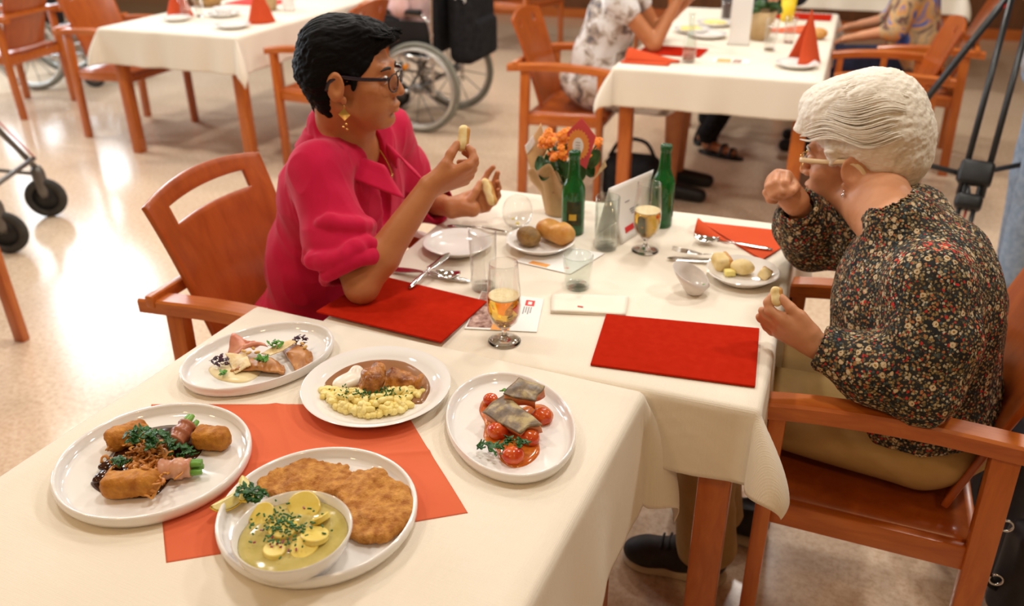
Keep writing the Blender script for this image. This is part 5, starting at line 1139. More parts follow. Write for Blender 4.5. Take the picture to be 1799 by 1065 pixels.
# right hand: closed round the spoon handle
D4 = depth(WR2); q4 = lambda x, y, d=0.0: PD(x, y, D4+d)
m4 = [q4(1382, 309, -0.010), q4(1367, 307, 0.0), q4(1357, 316, 0.010), q4(1353, 328, 0.016)]
for m in m4: S.cap(WR2+(m-m4[1])*0.4, m, 0.019, 0.0125, 0.012)
f4 = [[m4[0], q4(1380, 322, -0.040), q4(1386, 338, -0.042), q4(1392, 341, -0.030)], [m4[1], q4(1362, 322, -0.036), q4(1370, 338, -0.042), q4(1382, 344, -0.030)], [m4[2], q4(1351, 328, -0.028), q4(1358, 344, -0.034), q4(1370, 348, -0.024)], [m4[3], q4(1347, 338, -0.016), q4(1352, 351, -0.020), q4(1362, 354, -0.012)]]
for f_, r_ in zip(f4, (0.0106, 0.0106, 0.0102, 0.0090)): finger(S, f_, r_)
finger(S, [q4(1394, 322, -0.014), q4(1398, 330, -0.034), q4(1393, 336, -0.050)], 0.0108)
V, F = S.mesh(); V = smooth_mesh(V, F, 2, 0.4)
V = V+normals(V, F)*(0.0008*vnoise(V, 70, 4))[:, None]
mk('body', (V-O2, F), M_SKIN2, w2)
eyes(w2, T2, R2, S2, pbr('grey_brow', (0.45, 0.42, 0.38), 0.7), O2)
nail(w2, th3[-2], th3[-1], 0.0082, (0.1, -0.7, 0.7), O2); nail(w2, f3[0][-2], f3[0][-1], 0.008, (-0.6, -0.6, 0.5), O2)
# white wavy hair
M_HAIR2 = hairmat('white_hair', (0.70, 0.62, 0.50), (0.86, 0.82, 0.74), 0.6, (14, 70, 70), 0.3)
S = SDF(HC2-0.22, HC2+0.22, 0.0028)
h = lambda p, r, k=0.02, op='u': S.ell(T2(p), np.array(r)*S2, R2, k, op)
h((-0.028, 0, 0.050), (0.108, 0.088, 0.092)); h((-0.025, 0, 0.110), (0.085, 0.074, 0.062), 0.03); h((0.045, 0, 0.100), (0.068, 0.070, 0.052), 0.03); S.cap(T2((0.06, -0.03, 0.085)), T2((0.108, -0.02, 0.055)), 0.034, 0.022, 0.02); S.cap(T2((0.06, 0.03, 0.085)), T2((0.105, 0.028, 0.052)), 0.036, 0.022, 0.02)
h((-0.070, 0, 0.060), (0.050, 0.072, 0.070), 0.03); S.cap(T2((-0.078, 0, 0.0)), T2((-0.055, 0, -0.078)), 0.060, 0.040, 0.03)
for s_ in (-1, 1): S.cap(T2((-0.06, s_*0.03, 0.0)), T2((-0.040, s_*0.040, -0.065)), 0.045, 0.026, 0.02); S.cap(T2((0.03, s_*0.070, 0.03)), T2((0.028, s_*0.073, 0.008)), 0.018, 0.010, 0.012)
h((0.120, 0, -0.036), (0.088, 0.12, 0.104), 0.006, 's')
for s_ in (-1, 1): S.ell(T2((0.006, s_*0.100, -0.030)), np.array((0.036, 0.038, 0.052))*S2, R2, 0.005, 's')
V, F = S.mesh(); V = strands(V, F, R2, (0.75, 0.05, -0.55), 0.0024, (16, 62), 5, 0.012); V = strands(V, F, R2, (0.8, 0.0, -0.5), 0.0010, (16, 280), 8, 0.012)
mk('hair', (V-O2, F), M_HAIR2, w2)
rg = random.Random(3); lk = []
for i in range(420):
    a_ = rg.uniform(-1.6, 1.6); t0 = rg.uniform(-0.10, 0.03); L_ = rg.uniform(0.06, 0.11); pts = []
    for k_ in range(5):
        x_ = min(t0+L_*k_/4, 0.092+0.002*k_); r_ = 0.0
        e_ = max(0.05, 1-((x_+0.02)/0.135)**2)**0.5; aa = a_+0.09*math.sin(x_*42+2.2*a_)
        pts.append(T2((x_, 0.095*math.sin(aa)*e_, 0.050+(0.1165+0.003*math.sin(x_*42+2.2*a_+1.0))*math.cos(aa)*e_))-O2)
    lk.append(tube(spline(pts, 12), np.array([0.001, 0.004, 0.0055, 0.006, 0.006, 0.006, 0.006, 0.0055, 0.005, 0.004, 0.003, 0.001])*rg.uniform(0.35, 0.65), 6, flat=0.42))
mk('hair_locks', join(*lk), M_HAIR2, w2)
# blouse
M_FLORAL = pbr('floral_print', (0.03, 0.028, 0.025), 0.75, 0.25)
def floral(m):
    n, l = nt(m); v0 = coord(m); wn = n.new('ShaderNodeTexNoise'); wn.inputs['Scale'].default_value = 160; l.new(v0, wn.inputs['Vector']); vm = n.new('ShaderNodeVectorMath'); vm.operation = 'MULTIPLY_ADD'; l.new(wn.outputs['Color'], vm.inputs[0]); vm.inputs[1].default_value = (0.006, 0.006, 0.006); l.new(v0, vm.inputs[2]); v = vm.outputs[0]
    def vor(scale, seed=0.0, rnd=1.0):
        t = n.new('ShaderNodeTexVoronoi'); t.inputs['Scale'].default_value = scale; t.inputs['Randomness'].default_value = rnd
        mp = n.new('ShaderNodeMapping'); mp.inputs['Location'].default_value = (seed, seed*1.7, seed*0.6); l.new(v, mp.inputs[0]); l.new(mp.outputs[0], t.inputs['Vector']); return t
    def chan(t): s_ = n.new('ShaderNodeSeparateColor'); l.new(t.outputs['Color'], s_.inputs[0]); return s_.outputs
    base = ramp(m, noise_tex(m, v, 30, 3), [(0.35, (0.010, 0.011, 0.013)), (0.7, (0.035, 0.032, 0.026))])
    # small leaves and buds
    t1 = vor(190, 1.3); c1 = chan(t1)
    col1 = ramp(m, c1[0], [(0.0, (0.30, 0.20, 0.075)), (0.25, (0.16, 0.12, 0.055)), (0.42, (0.45, 0.36, 0.20)), (0.58, (0.055, 0.085, 0.09)), (0.70, (0.42, 0.15, 0.05)), (0.82, (0.52, 0.46, 0.34)), (0.92, (0.48, 0.030, 0.018))], 'CONSTANT')
    f1 = ramp(m, t1.outputs['Distance'], [(0.36, (1, 1, 1)), (0.56, (0, 0, 0))])
    out = mixc(m, math_n(m, 'MULTIPLY', f1, 0.88), base, col1)
    # medium blossoms with a ring of petals
    t2 = vor(72, 4.1); c2 = chan(t2)
    pet = ramp(m, t2.outputs['Distance'], [(0.0, (0.50, 0.30, 0.04)), (0.13, (0.16, 0.05, 0.015)), (0.19, (0.60, 0.50, 0.33)), (0.36, (0.50, 0.36, 0.20)), (0.40, (0.02, 0.02, 0.02))])
    sel2 = math_n(m, 'MULTIPLY', math_n(m, 'LESS_THAN', t2.outputs['Distance'], 0.40), math_n(m, 'GREATER_THAN', c2[0], 0.72))
    out = mixc(m, sel2, out, pet)
    # red berries in clusters
    t3 = vor(125, 7.7); c3 = chan(t3); cl = noise_tex(m, v, 16, 2)
    sel3 = math_n(m, 'MULTIPLY', math_n(m, 'LESS_THAN', t3.outputs['Distance'], 0.40), math_n(m, 'GREATER_THAN', cl, 0.635))
    out = mixc(m, sel3, out, ramp(m, c3[1], [(0.0, (0.60, 0.022, 0.018)), (0.55, (0.66, 0.12, 0.045)), (0.8, (0.50, 0.44, 0.36))], 'CONSTANT'))
    setcol(m, out); bump(m, noise_tex(m, v, 500, 2), 0.15, 0.0004)
floral(M_FLORAL)
S = SDF((-0.16, 1.34, 0.44), (0.52, 2.06, 1.10), 0.0035)
S.ell((0.185, 1.69, 0.81), (0.125, 0.180, 0.150), None, 0.08); S.ell((0.235, 1.69, 0.70), (0.145, 0.195, 0.190), None, 0.08); S.ell((0.255, 1.69, 0.575), (0.160, 0.205, 0.10), None, 0.08); S.ell((0.245, 1.69, 0.84), (0.085, 0.150, 0.10), None, 0.08)
S.cap(SL+np.array((0.01, 0.02, 0)), SR+np.array((0.01, -0.02, 0)), 0.060, 0.060, 0.04); S.cap(NB2+np.array((0.006, 0, -0.03)), NB2+np.array((-0.006, 0, 0.008)), 0.076, 0.070, 0.03)
for sh, el, wr, t1 in ((SL, EL2, WL2, 0.88), (SR, ER2, WR2, 0.80)):
    mid = (sh+el)/2+np.array((0.012, 0, -0.01)); S.cap(sh, mid, 0.068, 0.078, 0.035); S.cap(mid, el, 0.078, 0.064, 0.02); e = el+(wr-el)*t1; S.cap(el, el+(wr-el)*0.45, 0.062, 0.062, 0.02); S.cap(el+(wr-el)*0.45, e, 0.062, 0.042, 0.02)
    d_ = (wr-el)/np.linalg.norm(wr-el); S.plane(e+d_*0.022, d_, e-0.10, e+0.10); S.cap(e-d_*0.01, wr+d_*0.06, 0.034, 0.040, 0.003, 's')
S.cap(T2((-0.01, 0, -0.05)), NB2+np.array((-0.012, 0, 0.018)), 0.058, 0.058, 0.005, 's')
S.plane((0, 0, 0.535), (0.15, 0, -1), S.lo, S.lo+S.vs*S.n)
V, F = S.mesh(); V = smooth_mesh(V, F, 2); V = folds(V, F, 0.005, 8, 13, (0.1, 0.2, 1.0), 0.3); V = folds(V, F, 0.0026, 24, 19, (0.3, 0.2, 0.9), 0.4)
mk('blouse', (V-O2, F), M_FLORAL, w2)
# trousers and shoes
M_KHAKI = noisy('khaki_trousers', (0.40, 0.25, 0.09), (0.48, 0.31, 0.13), 14, 0.8, 0.25, 0.2, 400, 0.0005)
S = SDF((-0.34, 1.40, 0.03), (0.50, 2.00, 0.68), 0.005)
for s_ in (-1, 1): S.chain([(0.26, 1.69+s_*0.095, 0.535), (-0.12, 1.69+s_*0.075, 0.545), (-0.14, 1.69+s_*0.075, 0.50), (-0.145, 1.69+s_*0.07, 0.30), (-0.125, 1.69+s_*0.065, 0.105)], [0.098, 0.078, 0.076, 0.064, 0.070], 0.02)
S.ell((0.275, 1.69, 0.545), (0.150, 0.190, 0.098), None, 0.03); S.plane((0, 0, 0.095), (0.1, 0, -1), (-0.34, 1.40, 0.0), (0.1, 2.0, 0.16)); S.plane((0, 0, 0.452), (0, 0, -1), (-0.03, 1.4, 0.40), (0.5, 2.0, 0.5))
V, F = S.mesh(); V = smooth_mesh(V, F, 1); V = folds(V, F, 0.004, 10, 23, (1.0, 0.1, -0.5), 0.35); mk('trousers', (V-O2, F), M_KHAKI, w2)
M_SHOE = noisy('dark_sneaker', (0.016, 0.013, 0.013), (0.045, 0.036, 0.034), 22, 0.6, 0.35, 0.2, 200); M_SOLE = pbr('beige_sole', (0.58, 0.46, 0.30), 0.7); M_LACE = pbr('black_lace', (0.012, 0.012, 0.012), 0.8)
def sneaker(toe, heel):
    toe, heel = np.array(toe, float), np.array(heel, float); c = (toe+heel)/2; d = (toe-heel); L = np.linalg.norm(d); d /= L; x = np.cross((0, 0, 1), d); R = np.stack([d, x, (0, 0, 1)], 1)
    W_ = lambda p: c+R@np.array(p, float)
    S = SDF((-L/2-0.03, -0.08, -0.01), (L/2+0.03, 0.08, 0.16), 0.004)
    S.ell((L/2-0.055, 0, 0.04), (0.055, 0.042, 0.034), None, 0.02); S.cap((L/2-0.07, 0, 0.045), (-0.01, 0, 0.060), 0.038, 0.040, 0.02); S.cap((-0.01, 0, 0.055), (-L/2+0.045, 0, 0.060), 0.040, 0.036, 0.02); S.cap((-L/2+0.045, 0, 0.07), (-L/2+0.05, 0, 0.10), 0.034, 0.033, 0.02); S.cap((-0.02, 0, 0.085), (-L/2+0.06, 0, 0.085), 0.030, 0.034, 0.02)
    S.plane((0, 0, 0.024), (0, 0, -1), S.lo, S.lo+S.vs*S.n); S.ell((-L/2+0.065, 0, 0.135), (0.045, 0.028, 0.03), None, 0.005, 's'); V, F = S.mesh(); V = smooth_mesh(V, F, 1)
    sh = mk('shoe', (np.array([W_(p) for p in V])-O2, F), M_SHOE, w2)
    S = SDF((-L/2-0.03, -0.08, -0.01), (L/2+0.03, 0.08, 0.06), 0.004); S.ell((L/2-0.06, 0, 0.014), (0.062, 0.046, 0.016), None, 0.006); S.box((-0.01, 0, 0.016), (L/2-0.05, 0.037, 0.014), None, 0.01, 0.01); S.ell((-L/2+0.048, 0, 0.016), (0.046, 0.040, 0.017), None, 0.006); S.plane((0, 0, 0.001), (0, 0, -1), S.lo, S.lo+S.vs*S.n)
    V, F = S.mesh(); mk('sole', (np.array([W_(p) for p in V])-O2, F), M_SOLE, sh)
    for k_ in range(5): mk('lace', tube([W_((0.035-0.018*k_, y_, 0.091+0.006*k_-8*y_*y_))-O2 for y_ in np.linspace(-0.03, 0.03, 7)], 0.003, 6), M_LACE, sh)
sneaker((-0.325, 1.622, 0), (-0.065, 1.628, 0)); sneaker((-0.245, 1.83, 0), (0.015, 1.79, 0))
M_CLEAR = pbr('horn_temple', (0.70, 0.52, 0.30), 0.25)
glasses('thin glasses with pale temples on the white-haired woman', T2, R2, S2, M_GOLDM, (0.020, 0.016), 0.0019, M_CLEAR, 2.6, half=True)
t = thing('earring', 'small silver drop earring of the white-haired woman', 'earring', tuple(T2((0.006, 0.085, -0.047))))
blob('pearl', M_SILV, t, c=(0, 0, -0.006), r=(0.0038, 0.0038, 0.0050), amp=0.05, nu=8, nv=12); mk('hook', tube([(0, 0, 0.006), (0, 0, -0.003)], 0.0008, 6), M_SILV, t)
# spoon at her mouth and the bread in her hand
a_, b_ = T2((0.118, 0.004, -0.070)), q4(1376, 333, -0.024); t = thing('spoon', 'steel spoon held to the mouth of the white-haired woman', 'cutlery', tuple(a_)); d_ = (b_-a_)/np.linalg.norm(b_-a_)
mk('handle', tube([d_*0.03, (b_-a_)*0.6, b_-a_], [0.002, 0.003, 0.004], 8), M_STEEL, t); blob('bowl', M_STEEL, t, c=d_*0.012, r=(0.024, 0.016, 0.005), R=np.stack([d_, np.cross((0, 0, 1), d_)/np.linalg.norm(np.cross((0, 0, 1), d_)), np.cross(d_, np.cross((0, 0, 1), d_)/np.linalg.norm(np.cross((0, 0, 1), d_)))], 1), amp=0, nu=10, nv=16)
held('bit of bread in the lower hand of the white-haired woman', q3(1364, 527, 0.0), q3(1362, 512, 0.0), 0.0115, 4)
# ------------------------------------------------------------------ hall in the background
chair('wooden armchair with two finger holes under the person in the patterned dress', (-1.245, 4.32), 0.03, 'holes')
chair('nearer wooden armchair at the right side of the top right table', (0.16, 4.62), PI+0.06, 'hole')
chair('wooden armchair carrying the person in the colourful shirt', (0.38, 5.36), PI-0.05, 'hole')
chair('wooden armchair half hidden behind the black-haired woman', (-2.765, 4.30), PI, 'holes')
chair('wooden armchair tucked to the left side of the long table', (-4.225, 4.36), 0.0, 'holes')
chair('wooden armchair at the top left corner seen from behind', (-5.50, 4.50), PI+0.15, 'holes')
chair('wooden armchair at the left edge with one leg showing', (-2.935, 1.675), PI, 'holes')
chair('far wooden armchair behind the wheelchair at the top edge', (-2.75, 7.72), -0.3, 'holes')
chair('far wooden armchair above the patterned dress at the top edge', (-1.55, 7.3), PI, 'holes')

def put_cone(label, c, s=1.0, rz=0.0):
    t = thing('napkin_cone', label, 'napkin', (c[0], c[1], ZM+0.0015), rz)
    def f(u, v): a_ = -0.95*PI/2+0.95*PI*u; r = 0.062*s*(1-v)+0.002; return (r*math.cos(a_)*1.0, r*math.sin(a_)*1.25, 0.215*s*v*(1-0.02*u))
    o = mk('napkin_front', grid(18, 10, f), M_NAP2, t); solid(o, 0.002)
    def g(u, v): r = 0.062*s*(1-v); return (0.004-0.075*s*u*(1-v), (0.3-0.6*u)*r, 0.205*s*v)
    o = mk('napkin_fold', grid(10, 10, g), M_NAP2, t); solid(o, 0.002); return t
def small_glass(label, c, r, h, z=ZM): 
    t = thing('tumbler', label, 'glass', (c[0], c[1], z+0.0015)); mk('glass_wall', lathe([(0, 0), (r*0.85, 0), (r, h), (r-0.002, h), (r*0.8, 0.012), (0, 0.012)], 28), M_GLASS, t)
    mk('glass_base', lathe([(0, 0.0005), (r*0.8, 0.0005), (r*0.8, 0.01), (0, 0.01)], 24), M_SOLIDGLASS, t); return t
M_ZB = ZM+0.0015
# long table, upper left
put_cone('red napkin cone behind the glasses on the long table', (-3.80, 4.36), 1.0, -1.0)
put_cone('red napkin cone at the right edge of the long table', (-3.19, 4.32), 1.05, -0.6)
rim_plate('white plate at the near corner of the long table', (-3.24, 4.12), 0.10, M_ZB)
rim_plate('white plate under a bowl on the long table', (-3.54, 4.44), 0.10, M_ZB)
o = mk('soup_bowl', lathe([(0, 0.0), (0.035, 0), (0.065, 0.045), (0.062, 0.045), (0.033, 0.005), (0, 0.005)], 36), M_CHINA, loc=(-3.54, 4.44, M_ZB+0.006)); tag(o, 'white soup bowl in the middle of the long table', 'bowl')
rim_plate('white plate beside the red napkin cone on the long table', (-3.71, 4.22), 0.085, M_ZB)
small_glass('empty glass in front of the left napkin cone', (-3.72, 4.31), 0.03, 0.15); small_glass('second empty glass near the left napkin cone', (-3.66, 4.37), 0.028, 0.17)
bk = thing('bread_basket', 'small basket of round rolls on the long table', 'basket', (-3.90, 4.75, M_ZB))
mk('basket', lathe([(0, 0), (0.07, 0), (0.10, 0.045), (0.096, 0.045), (0.068, 0.006), (0, 0.006)], 32), noisy('wicker', (0.30, 0.17, 0.06), (0.42, 0.26, 0.11), 60, 0.7, 0.2, 0.8, 120, 0.004), bk)
for i, (dx, dy) in enumerate([(-0.035, -0.03), (0.04, -0.02), (0.0, 0.04)]): o = blob('bread_roll', M_SEED if i == 0 else M_ROLL, c=(-3.90+dx, 4.75+dy, M_ZB+0.045), r=(0.04, 0.036, 0.03), amp=0.05, seed=i, nu=12, nv=16); tag(o, ['dark roll in the basket on the long table', 'golden roll at the right in the basket on the long table', 'golden roll at the back of the basket on the long table'][i], 'bread roll', 'rolls in the basket')
slab('placemat', [(-3.86, 4.86), (-3.50, 4.84), (-3.49, 5.10), (-3.85, 5.12)], [M_ZB]*4, 0.005, pbr('pinkish_red_felt', (0.62, 0.05, 0.04), 0.9), 'bright red placemat far back on the long table', 'placemat')
o = mk('flower_pot', lathe([(0, 0), (0.05, 0), (0.07, 0.13), (0.066, 0.13), (0.048, 0.006), (0, 0.006)], 32), M_KRAFT, loc=(-3.42, 4.72, M_ZB)); tag(o, 'brown paper-wrapped pot at the top of the long table', 'pot')
o = mk('jar', lathe([(0, 0), (0.035, 0), (0.037, 0.01), (0.037, 0.08), (0.033, 0.085), (0, 0.085)], 28), M_CHINA, loc=(-3.28, 4.74, M_ZB)); tag(o, 'small white jar near the top of the long table', 'jar')
# table at top right
put_cone('red napkin cone standing on a plate at the top right table', (-0.165, 4.18), 1.08, -0.35)
rim_plate('white plate in front of the red napkin cone at top right', (-0.19, 4.07), 0.095, M_ZB)
slab('placemat', [(-0.93, 4.13), (-0.63, 4.13), (-0.62, 4.33), (-0.92, 4.35)], [M_ZB]*4, 0.005, M_FELT, 'red placemat under the elbow of the person in the dress', 'placemat')
t = thing('folded_napkin', 'orange-red napkin folded at the left corner of the top right table', 'napkin', (-0.84, 4.00, M_ZB))
o = mk('fold', grid(10, 10, lambda u, v: (-0.10+0.24*u, (-0.07+0.16*v)*(1-0.7*u), 0.004+0.045*math.sin(PI*v)*(1-u))), M_NAP2, t); solid(o, 0.003)
o = mk('fold', grid(8, 8, lambda u, v: (-0.11+0.22*u, -0.10+0.10*v, 0.003)), M_NAP2, t); solid(o, 0.003)
t = thing('water_bottle', 'clear glass bottle at the near edge of the top right table', 'bottle', (-0.66, 4.02, M_ZB))
mk('glass', lathe([(0, 0.002), (0.030, 0), (0.032, 0.004), (0.032, 0.07), (0.024, 0.11), (0.014, 0.15), (0.013, 0.20), (0.0145, 0.205), (0.0145, 0.215), (0.012, 0.215), (0.011, 0.15), (0.029, 0.06), (0.029, 0.01), (0, 0.008)], 32), M_GREENISH, t)
mk('red_drink', lathe([(0, 0.012), (0.027, 0.012), (0.027, 0.055), (0, 0.055)], 24), pbr('pink_drink', (0.75, 0.28, 0.22), 0.1, trans=0.6), t)
t = thing('card_stand', 'tall white card standing in the middle of the top right table', 'card', (-0.50, 4.50, M_ZB)); mk('card', box((0, 0, 0.12), (0.10, 0.012, 0.24), 0.003), M_PAPER, t, auto=0.6); mk('foot', box((0, 0, 0.004), (0.11, 0.05, 0.008), 0.002), M_GLASS, t, auto=0.6)
t = thing('potted_flower', 'paper-wrapped flower pot behind the white card at top right', 'potted plant', (-0.42, 4.68, M_ZB)); mk('paper_wrap', lathe([(0, 0), (0.045, 0), (0.075, 0.14), (0.07, 0.14), (0.043, 0.006), (0, 0.006)], 32), M_KRAFT, t)
rg = random.Random(2)
for i in range(8): blob('leaf', M_PLANT, t, c=(rg.uniform(-0.07, 0.07), rg.uniform(-0.07, 0.07), rg.uniform(0.13, 0.19)), r=(0.035, 0.025, 0.012), R=rotm('x', rg.uniform(-1, 1)), amp=0.1, seed=i, nu=8, nv=12)
for i in range(5): blob('flower', M_PETAL if i < 3 else M_RED, t, c=(rg.uniform(-0.06, 0.06), rg.uniform(-0.06, 0.06), rg.uniform(0.18, 0.23)), r=(0.022, 0.022, 0.018), amp=0.2, seed=i, nu=8, nv=12)
small_glass('empty glass near the right napkin cone at top right', (-0.34, 4.40), 0.032, 0.15); small_glass('empty glass further back on the top right table', (-0.27, 4.62), 0.03, 0.13)
for i, (x, y, l) in enumerate([(-0.68, 4.66, 'stack of white plates left of the standing card'), (-0.70, 5.02, 'white plate with food at the far left of the top right table'), (-0.78, 4.78, 'white plate with yellow food by the hand of the person in the dress')]): rim_plate(l, (x, y), 0.10, M_ZB)
for i, (x, y) in enumerate([(-0.70, 5.02), (-0.78, 4.78)]):
    o = blob('pasta_serving', M_NOOD, c=(x, y, M_ZB+0.018), r=(0.06, 0.05, 0.014), amp=0.25, freq=50, seed=i); tag(o, ['yellow food on the far plate at top right', 'yellow food on the plate near the dressed person'][i], 'food')
t = thing('juice_glass', 'glass of dark drink behind the standing card', 'glass', (-0.665, 5.22, M_ZB)); mk('glass_wall', lathe([(0, 0), (0.03, 0), (0.034, 0.14), (0.032, 0.14), (0.028, 0.01), (0, 0.01)], 28), M_GLASS, t); mk('drink', lathe([(0, 0.012), (0.027, 0.012), (0.029, 0.10), (0, 0.10)], 24), pbr('dark_juice', (0.04, 0.004, 0.006), 0.1), t)
slab('placemat', [(-0.42, 5.36), (-0.10, 5.36), (-0.10, 5.58), (-0.42, 5.58)], [M_ZB]*4, 0.005, M_FELT, 'red placemat at the far end of the top right table', 'placemat')
t = thing('mustard_cup', 'yellow cup at the far end of the top right table', 'cup', (-0.335, 5.30, M_ZB)); mk('cup', lathe([(0, 0), (0.035, 0), (0.042, 0.12), (0.039, 0.12), (0.033, 0.006), (0, 0.006)], 28), pbr('yellow_plastic', (0.82, 0.58, 0.02), 0.4), t); mk('rim', tube([(0.041*math.cos(a_), 0.041*math.sin(a_), 0.12) for a_ in np.linspace(0, 2*PI, 28, endpoint=False)], 0.002, 6, closed=True), pbr('yellow_plastic', (0.82, 0.58, 0.02), 0.4), t)
t = thing('folded_napkin', 'coral napkin lying behind the right napkin cone', 'napkin', (-0.30, 4.95, M_ZB)); o = mk('fold', grid(10, 10, lambda u, v: (-0.10+0.22*u, -0.05+0.12*v, 0.003+0.04*math.sin(PI*v)*u)), M_NAP, t); solid(o, 0.003)
o = blob('bread_roll', M_ROLL, c=(-0.14, 4.78, M_ZB+0.028), r=(0.045, 0.038, 0.028), amp=0.06, seed=5); tag(o, 'golden roll right of the glasses at top right', 'bread roll')
leaflet('coloured leaflet at the near edge of the top right table', [(-0.56, 4.05), (-0.40, 4.06), (-0.40, 4.15), (-0.56, 4.14)], [('colour_panel', M_ORANGE, 0.1, 0.5, 0.1, 0.9), ('photo_panel', M_BROWNPRINT, 0.55, 0.8, 0.1, 0.9)], M_ZB)

# ---- other people
def figure(label, o, J, top, legs, skin, hair, shoe, vs=0.009, skirt=False, hs=1.0, hyaw=0.0, sleeve=1.0, seed=0, hpitch=0.0):
    """clothed figure from joints (world coordinates)"""
    o = np.array((o[0], o[1], 0.0)); t = thing('person', label, 'person', tuple(o)); J = {k: np.array(v, float) for k, v in J.items()}
    P = np.array(list(J.values())); lo, hi = P.min(0)-0.22, P.max(0)+0.26; lo[2] = max(lo[2], -0.02)
    S = SDF(lo, hi, vs); Rh = basis(hyaw, hpitch); T = head(S, J['head'], Rh, hs); S.cap(T((-0.03, 0, -0.045)), J['neck'], 0.052, 0.056, 0.02)
    S.cap(J['neck'], J['pelvis'], 0.075, 0.10, 0.03); S.cap(J['shR'], J['shL'], 0.045, 0.045, 0.03)
    for s_ in 'RL':
        S.cap(J['sh'+s_], J['el'+s_], 0.044, 0.037, 0.015); S.cap(J['el'+s_], J['wr'+s_], 0.036, 0.025, 0.012); d = J['wr'+s_]-J['el'+s_]; d /= np.linalg.norm(d); h_ = J.get('hd'+s_, J['wr'+s_]+d*0.09); side = np.cross(d, (0, 0, 1)); side /= np.linalg.norm(side)+1e-9
        S.cap(J['wr'+s_], h_, 0.022, 0.020, 0.012)
        e = (h_-J['wr'+s_]); e /= np.linalg.norm(e); sd = np.cross(e, (0, 0, 1.0)); sd /= np.linalg.norm(sd)+1e-9
        for k_ in range(4): b_ = h_+sd*(k_-1.5)*0.017; finger(S, [b_, b_+e*0.035-np.array((0, 0, 0.008)), b_+e*0.055-np.array((0, 0, 0.028))], 0.0095, 0.004)
        finger(S, [h_-e*0.05+sd*0.02, h_-e*0.01+sd*0.045, h_+e*0.02+sd*0.05], 0.0105, 0.004)
        S.cap(J['hip'+s_], J['kn'+s_], 0.075, 0.052, 0.02); S.cap(J['kn'+s_], J['an'+s_], 0.050, 0.032, 0.02)
        ft = J['toe'+s_]; S.cap(J['an'+s_]-np.array((0, 0, 0.03)), ft, 0.032, 0.022, 0.015)
    V, F = S.mesh(); mk('body', (smooth_mesh(V, F, 1)-o, F), skin, t)
    S = SDF(J['head']-0.17, J['head']+0.19, 0.007); S.ell(T((-0.025, 0, 0.045)), (0.103, 0.088, 0.092), Rh, 0.02); S.cap(T((-0.07, 0, 0.0)), T((-0.06, 0, -0.07)), 0.055, 0.04, 0.03); S.ell(T((0.11, 0, -0.04)), (0.07, 0.11, 0.105), Rh, 0.006, 's'); V, F = S.mesh(); mk('hair', (strands(V, F, Rh, (0.8, 0, -0.5), 0.003, (18, 100), seed)-o, F), hair, t)
    S = SDF(lo, hi, vs); mid = (J['neck']+J['pelvis'])/2; ax = (J['shL']-J['shR']); w_ = np.linalg.norm(ax)/2; ax /= 2*w_; fwd = np.cross(ax, (0, 0, 1)); fwd /= np.linalg.norm(fwd); up = np.cross(fwd, ax)*-1; Rb = np.stack([fwd, ax, np.cross(fwd, ax)], 1)
    ch = J['neck']*0.68+J['pelvis']*0.32; be = J['neck']*0.32+J['pelvis']*0.68
    S.ell(ch, (0.125, w_+0.02, 0.16), Rb, 0.06); S.ell(be, (0.14, w_+0.02, 0.17), Rb, 0.06); S.ell(J['pelvis']+np.array((0, 0, 0.03)), (0.155, w_+0.03, 0.11), Rb, 0.05); S.cap(J['shR'], J['shL'], 0.058, 0.058, 0.04)
    for s_ in 'RL':
        e = J['sh'+s_]+(J['el'+s_]-J['sh'+s_])*min(1, sleeve); S.cap(J['sh'+s_], e, 0.066, 0.060, 0.03)
        if sleeve > 1: S.cap(e, J['el'+s_]+(J['wr'+s_]-J['el'+s_])*(sleeve-1), 0.056, 0.046, 0.02)
        if skirt: S.cap(J['hip'+s_], J['kn'+s_]*0.85+J['hip'+s_]*0.15, 0.105, 0.10, 0.06)
    V, F = S.mesh(); V = folds(smooth_mesh(V, F, 1), F, 0.006, 8, seed+2, (0.2, 0.2, 1.0), 0.4); mk('dress' if skirt else 'shirt', (V-o, F), top, t)
    if not skirt:
        S = SDF(lo, hi, vs); S.ell(J['pelvis'], (0.145, w_+0.015, 0.10), Rb, 0.04)
        for s_ in 'RL': S.cap(J['hip'+s_], J['kn'+s_], 0.092, 0.070, 0.03); S.cap(J['kn'+s_], J['an'+s_]+np.array((0, 0, 0.03)), 0.070, 0.058, 0.02)
        V, F = S.mesh(); V = folds(V, F, 0.004, 10, seed+4, (0.3, 0.1, 1), 0.4); mk('trousers', (V-o, F), legs, t)
    if shoe:
        for s_ in 'RL':
            a_, b_ = J['an'+s_], J['toe'+s_]; S = SDF(np.minimum(a_, b_)-0.10, np.maximum(a_, b_)+0.10, 0.008); S.cap(a_-np.array((0, 0, 0.035)), b_, 0.045, 0.036, 0.02); S.plane((0, 0, 0.002), (0, 0, -1), S.lo, S.lo+S.vs*S.n); V, F = S.mesh(); mk('shoe', (V-o, F), shoe, t)
    return t
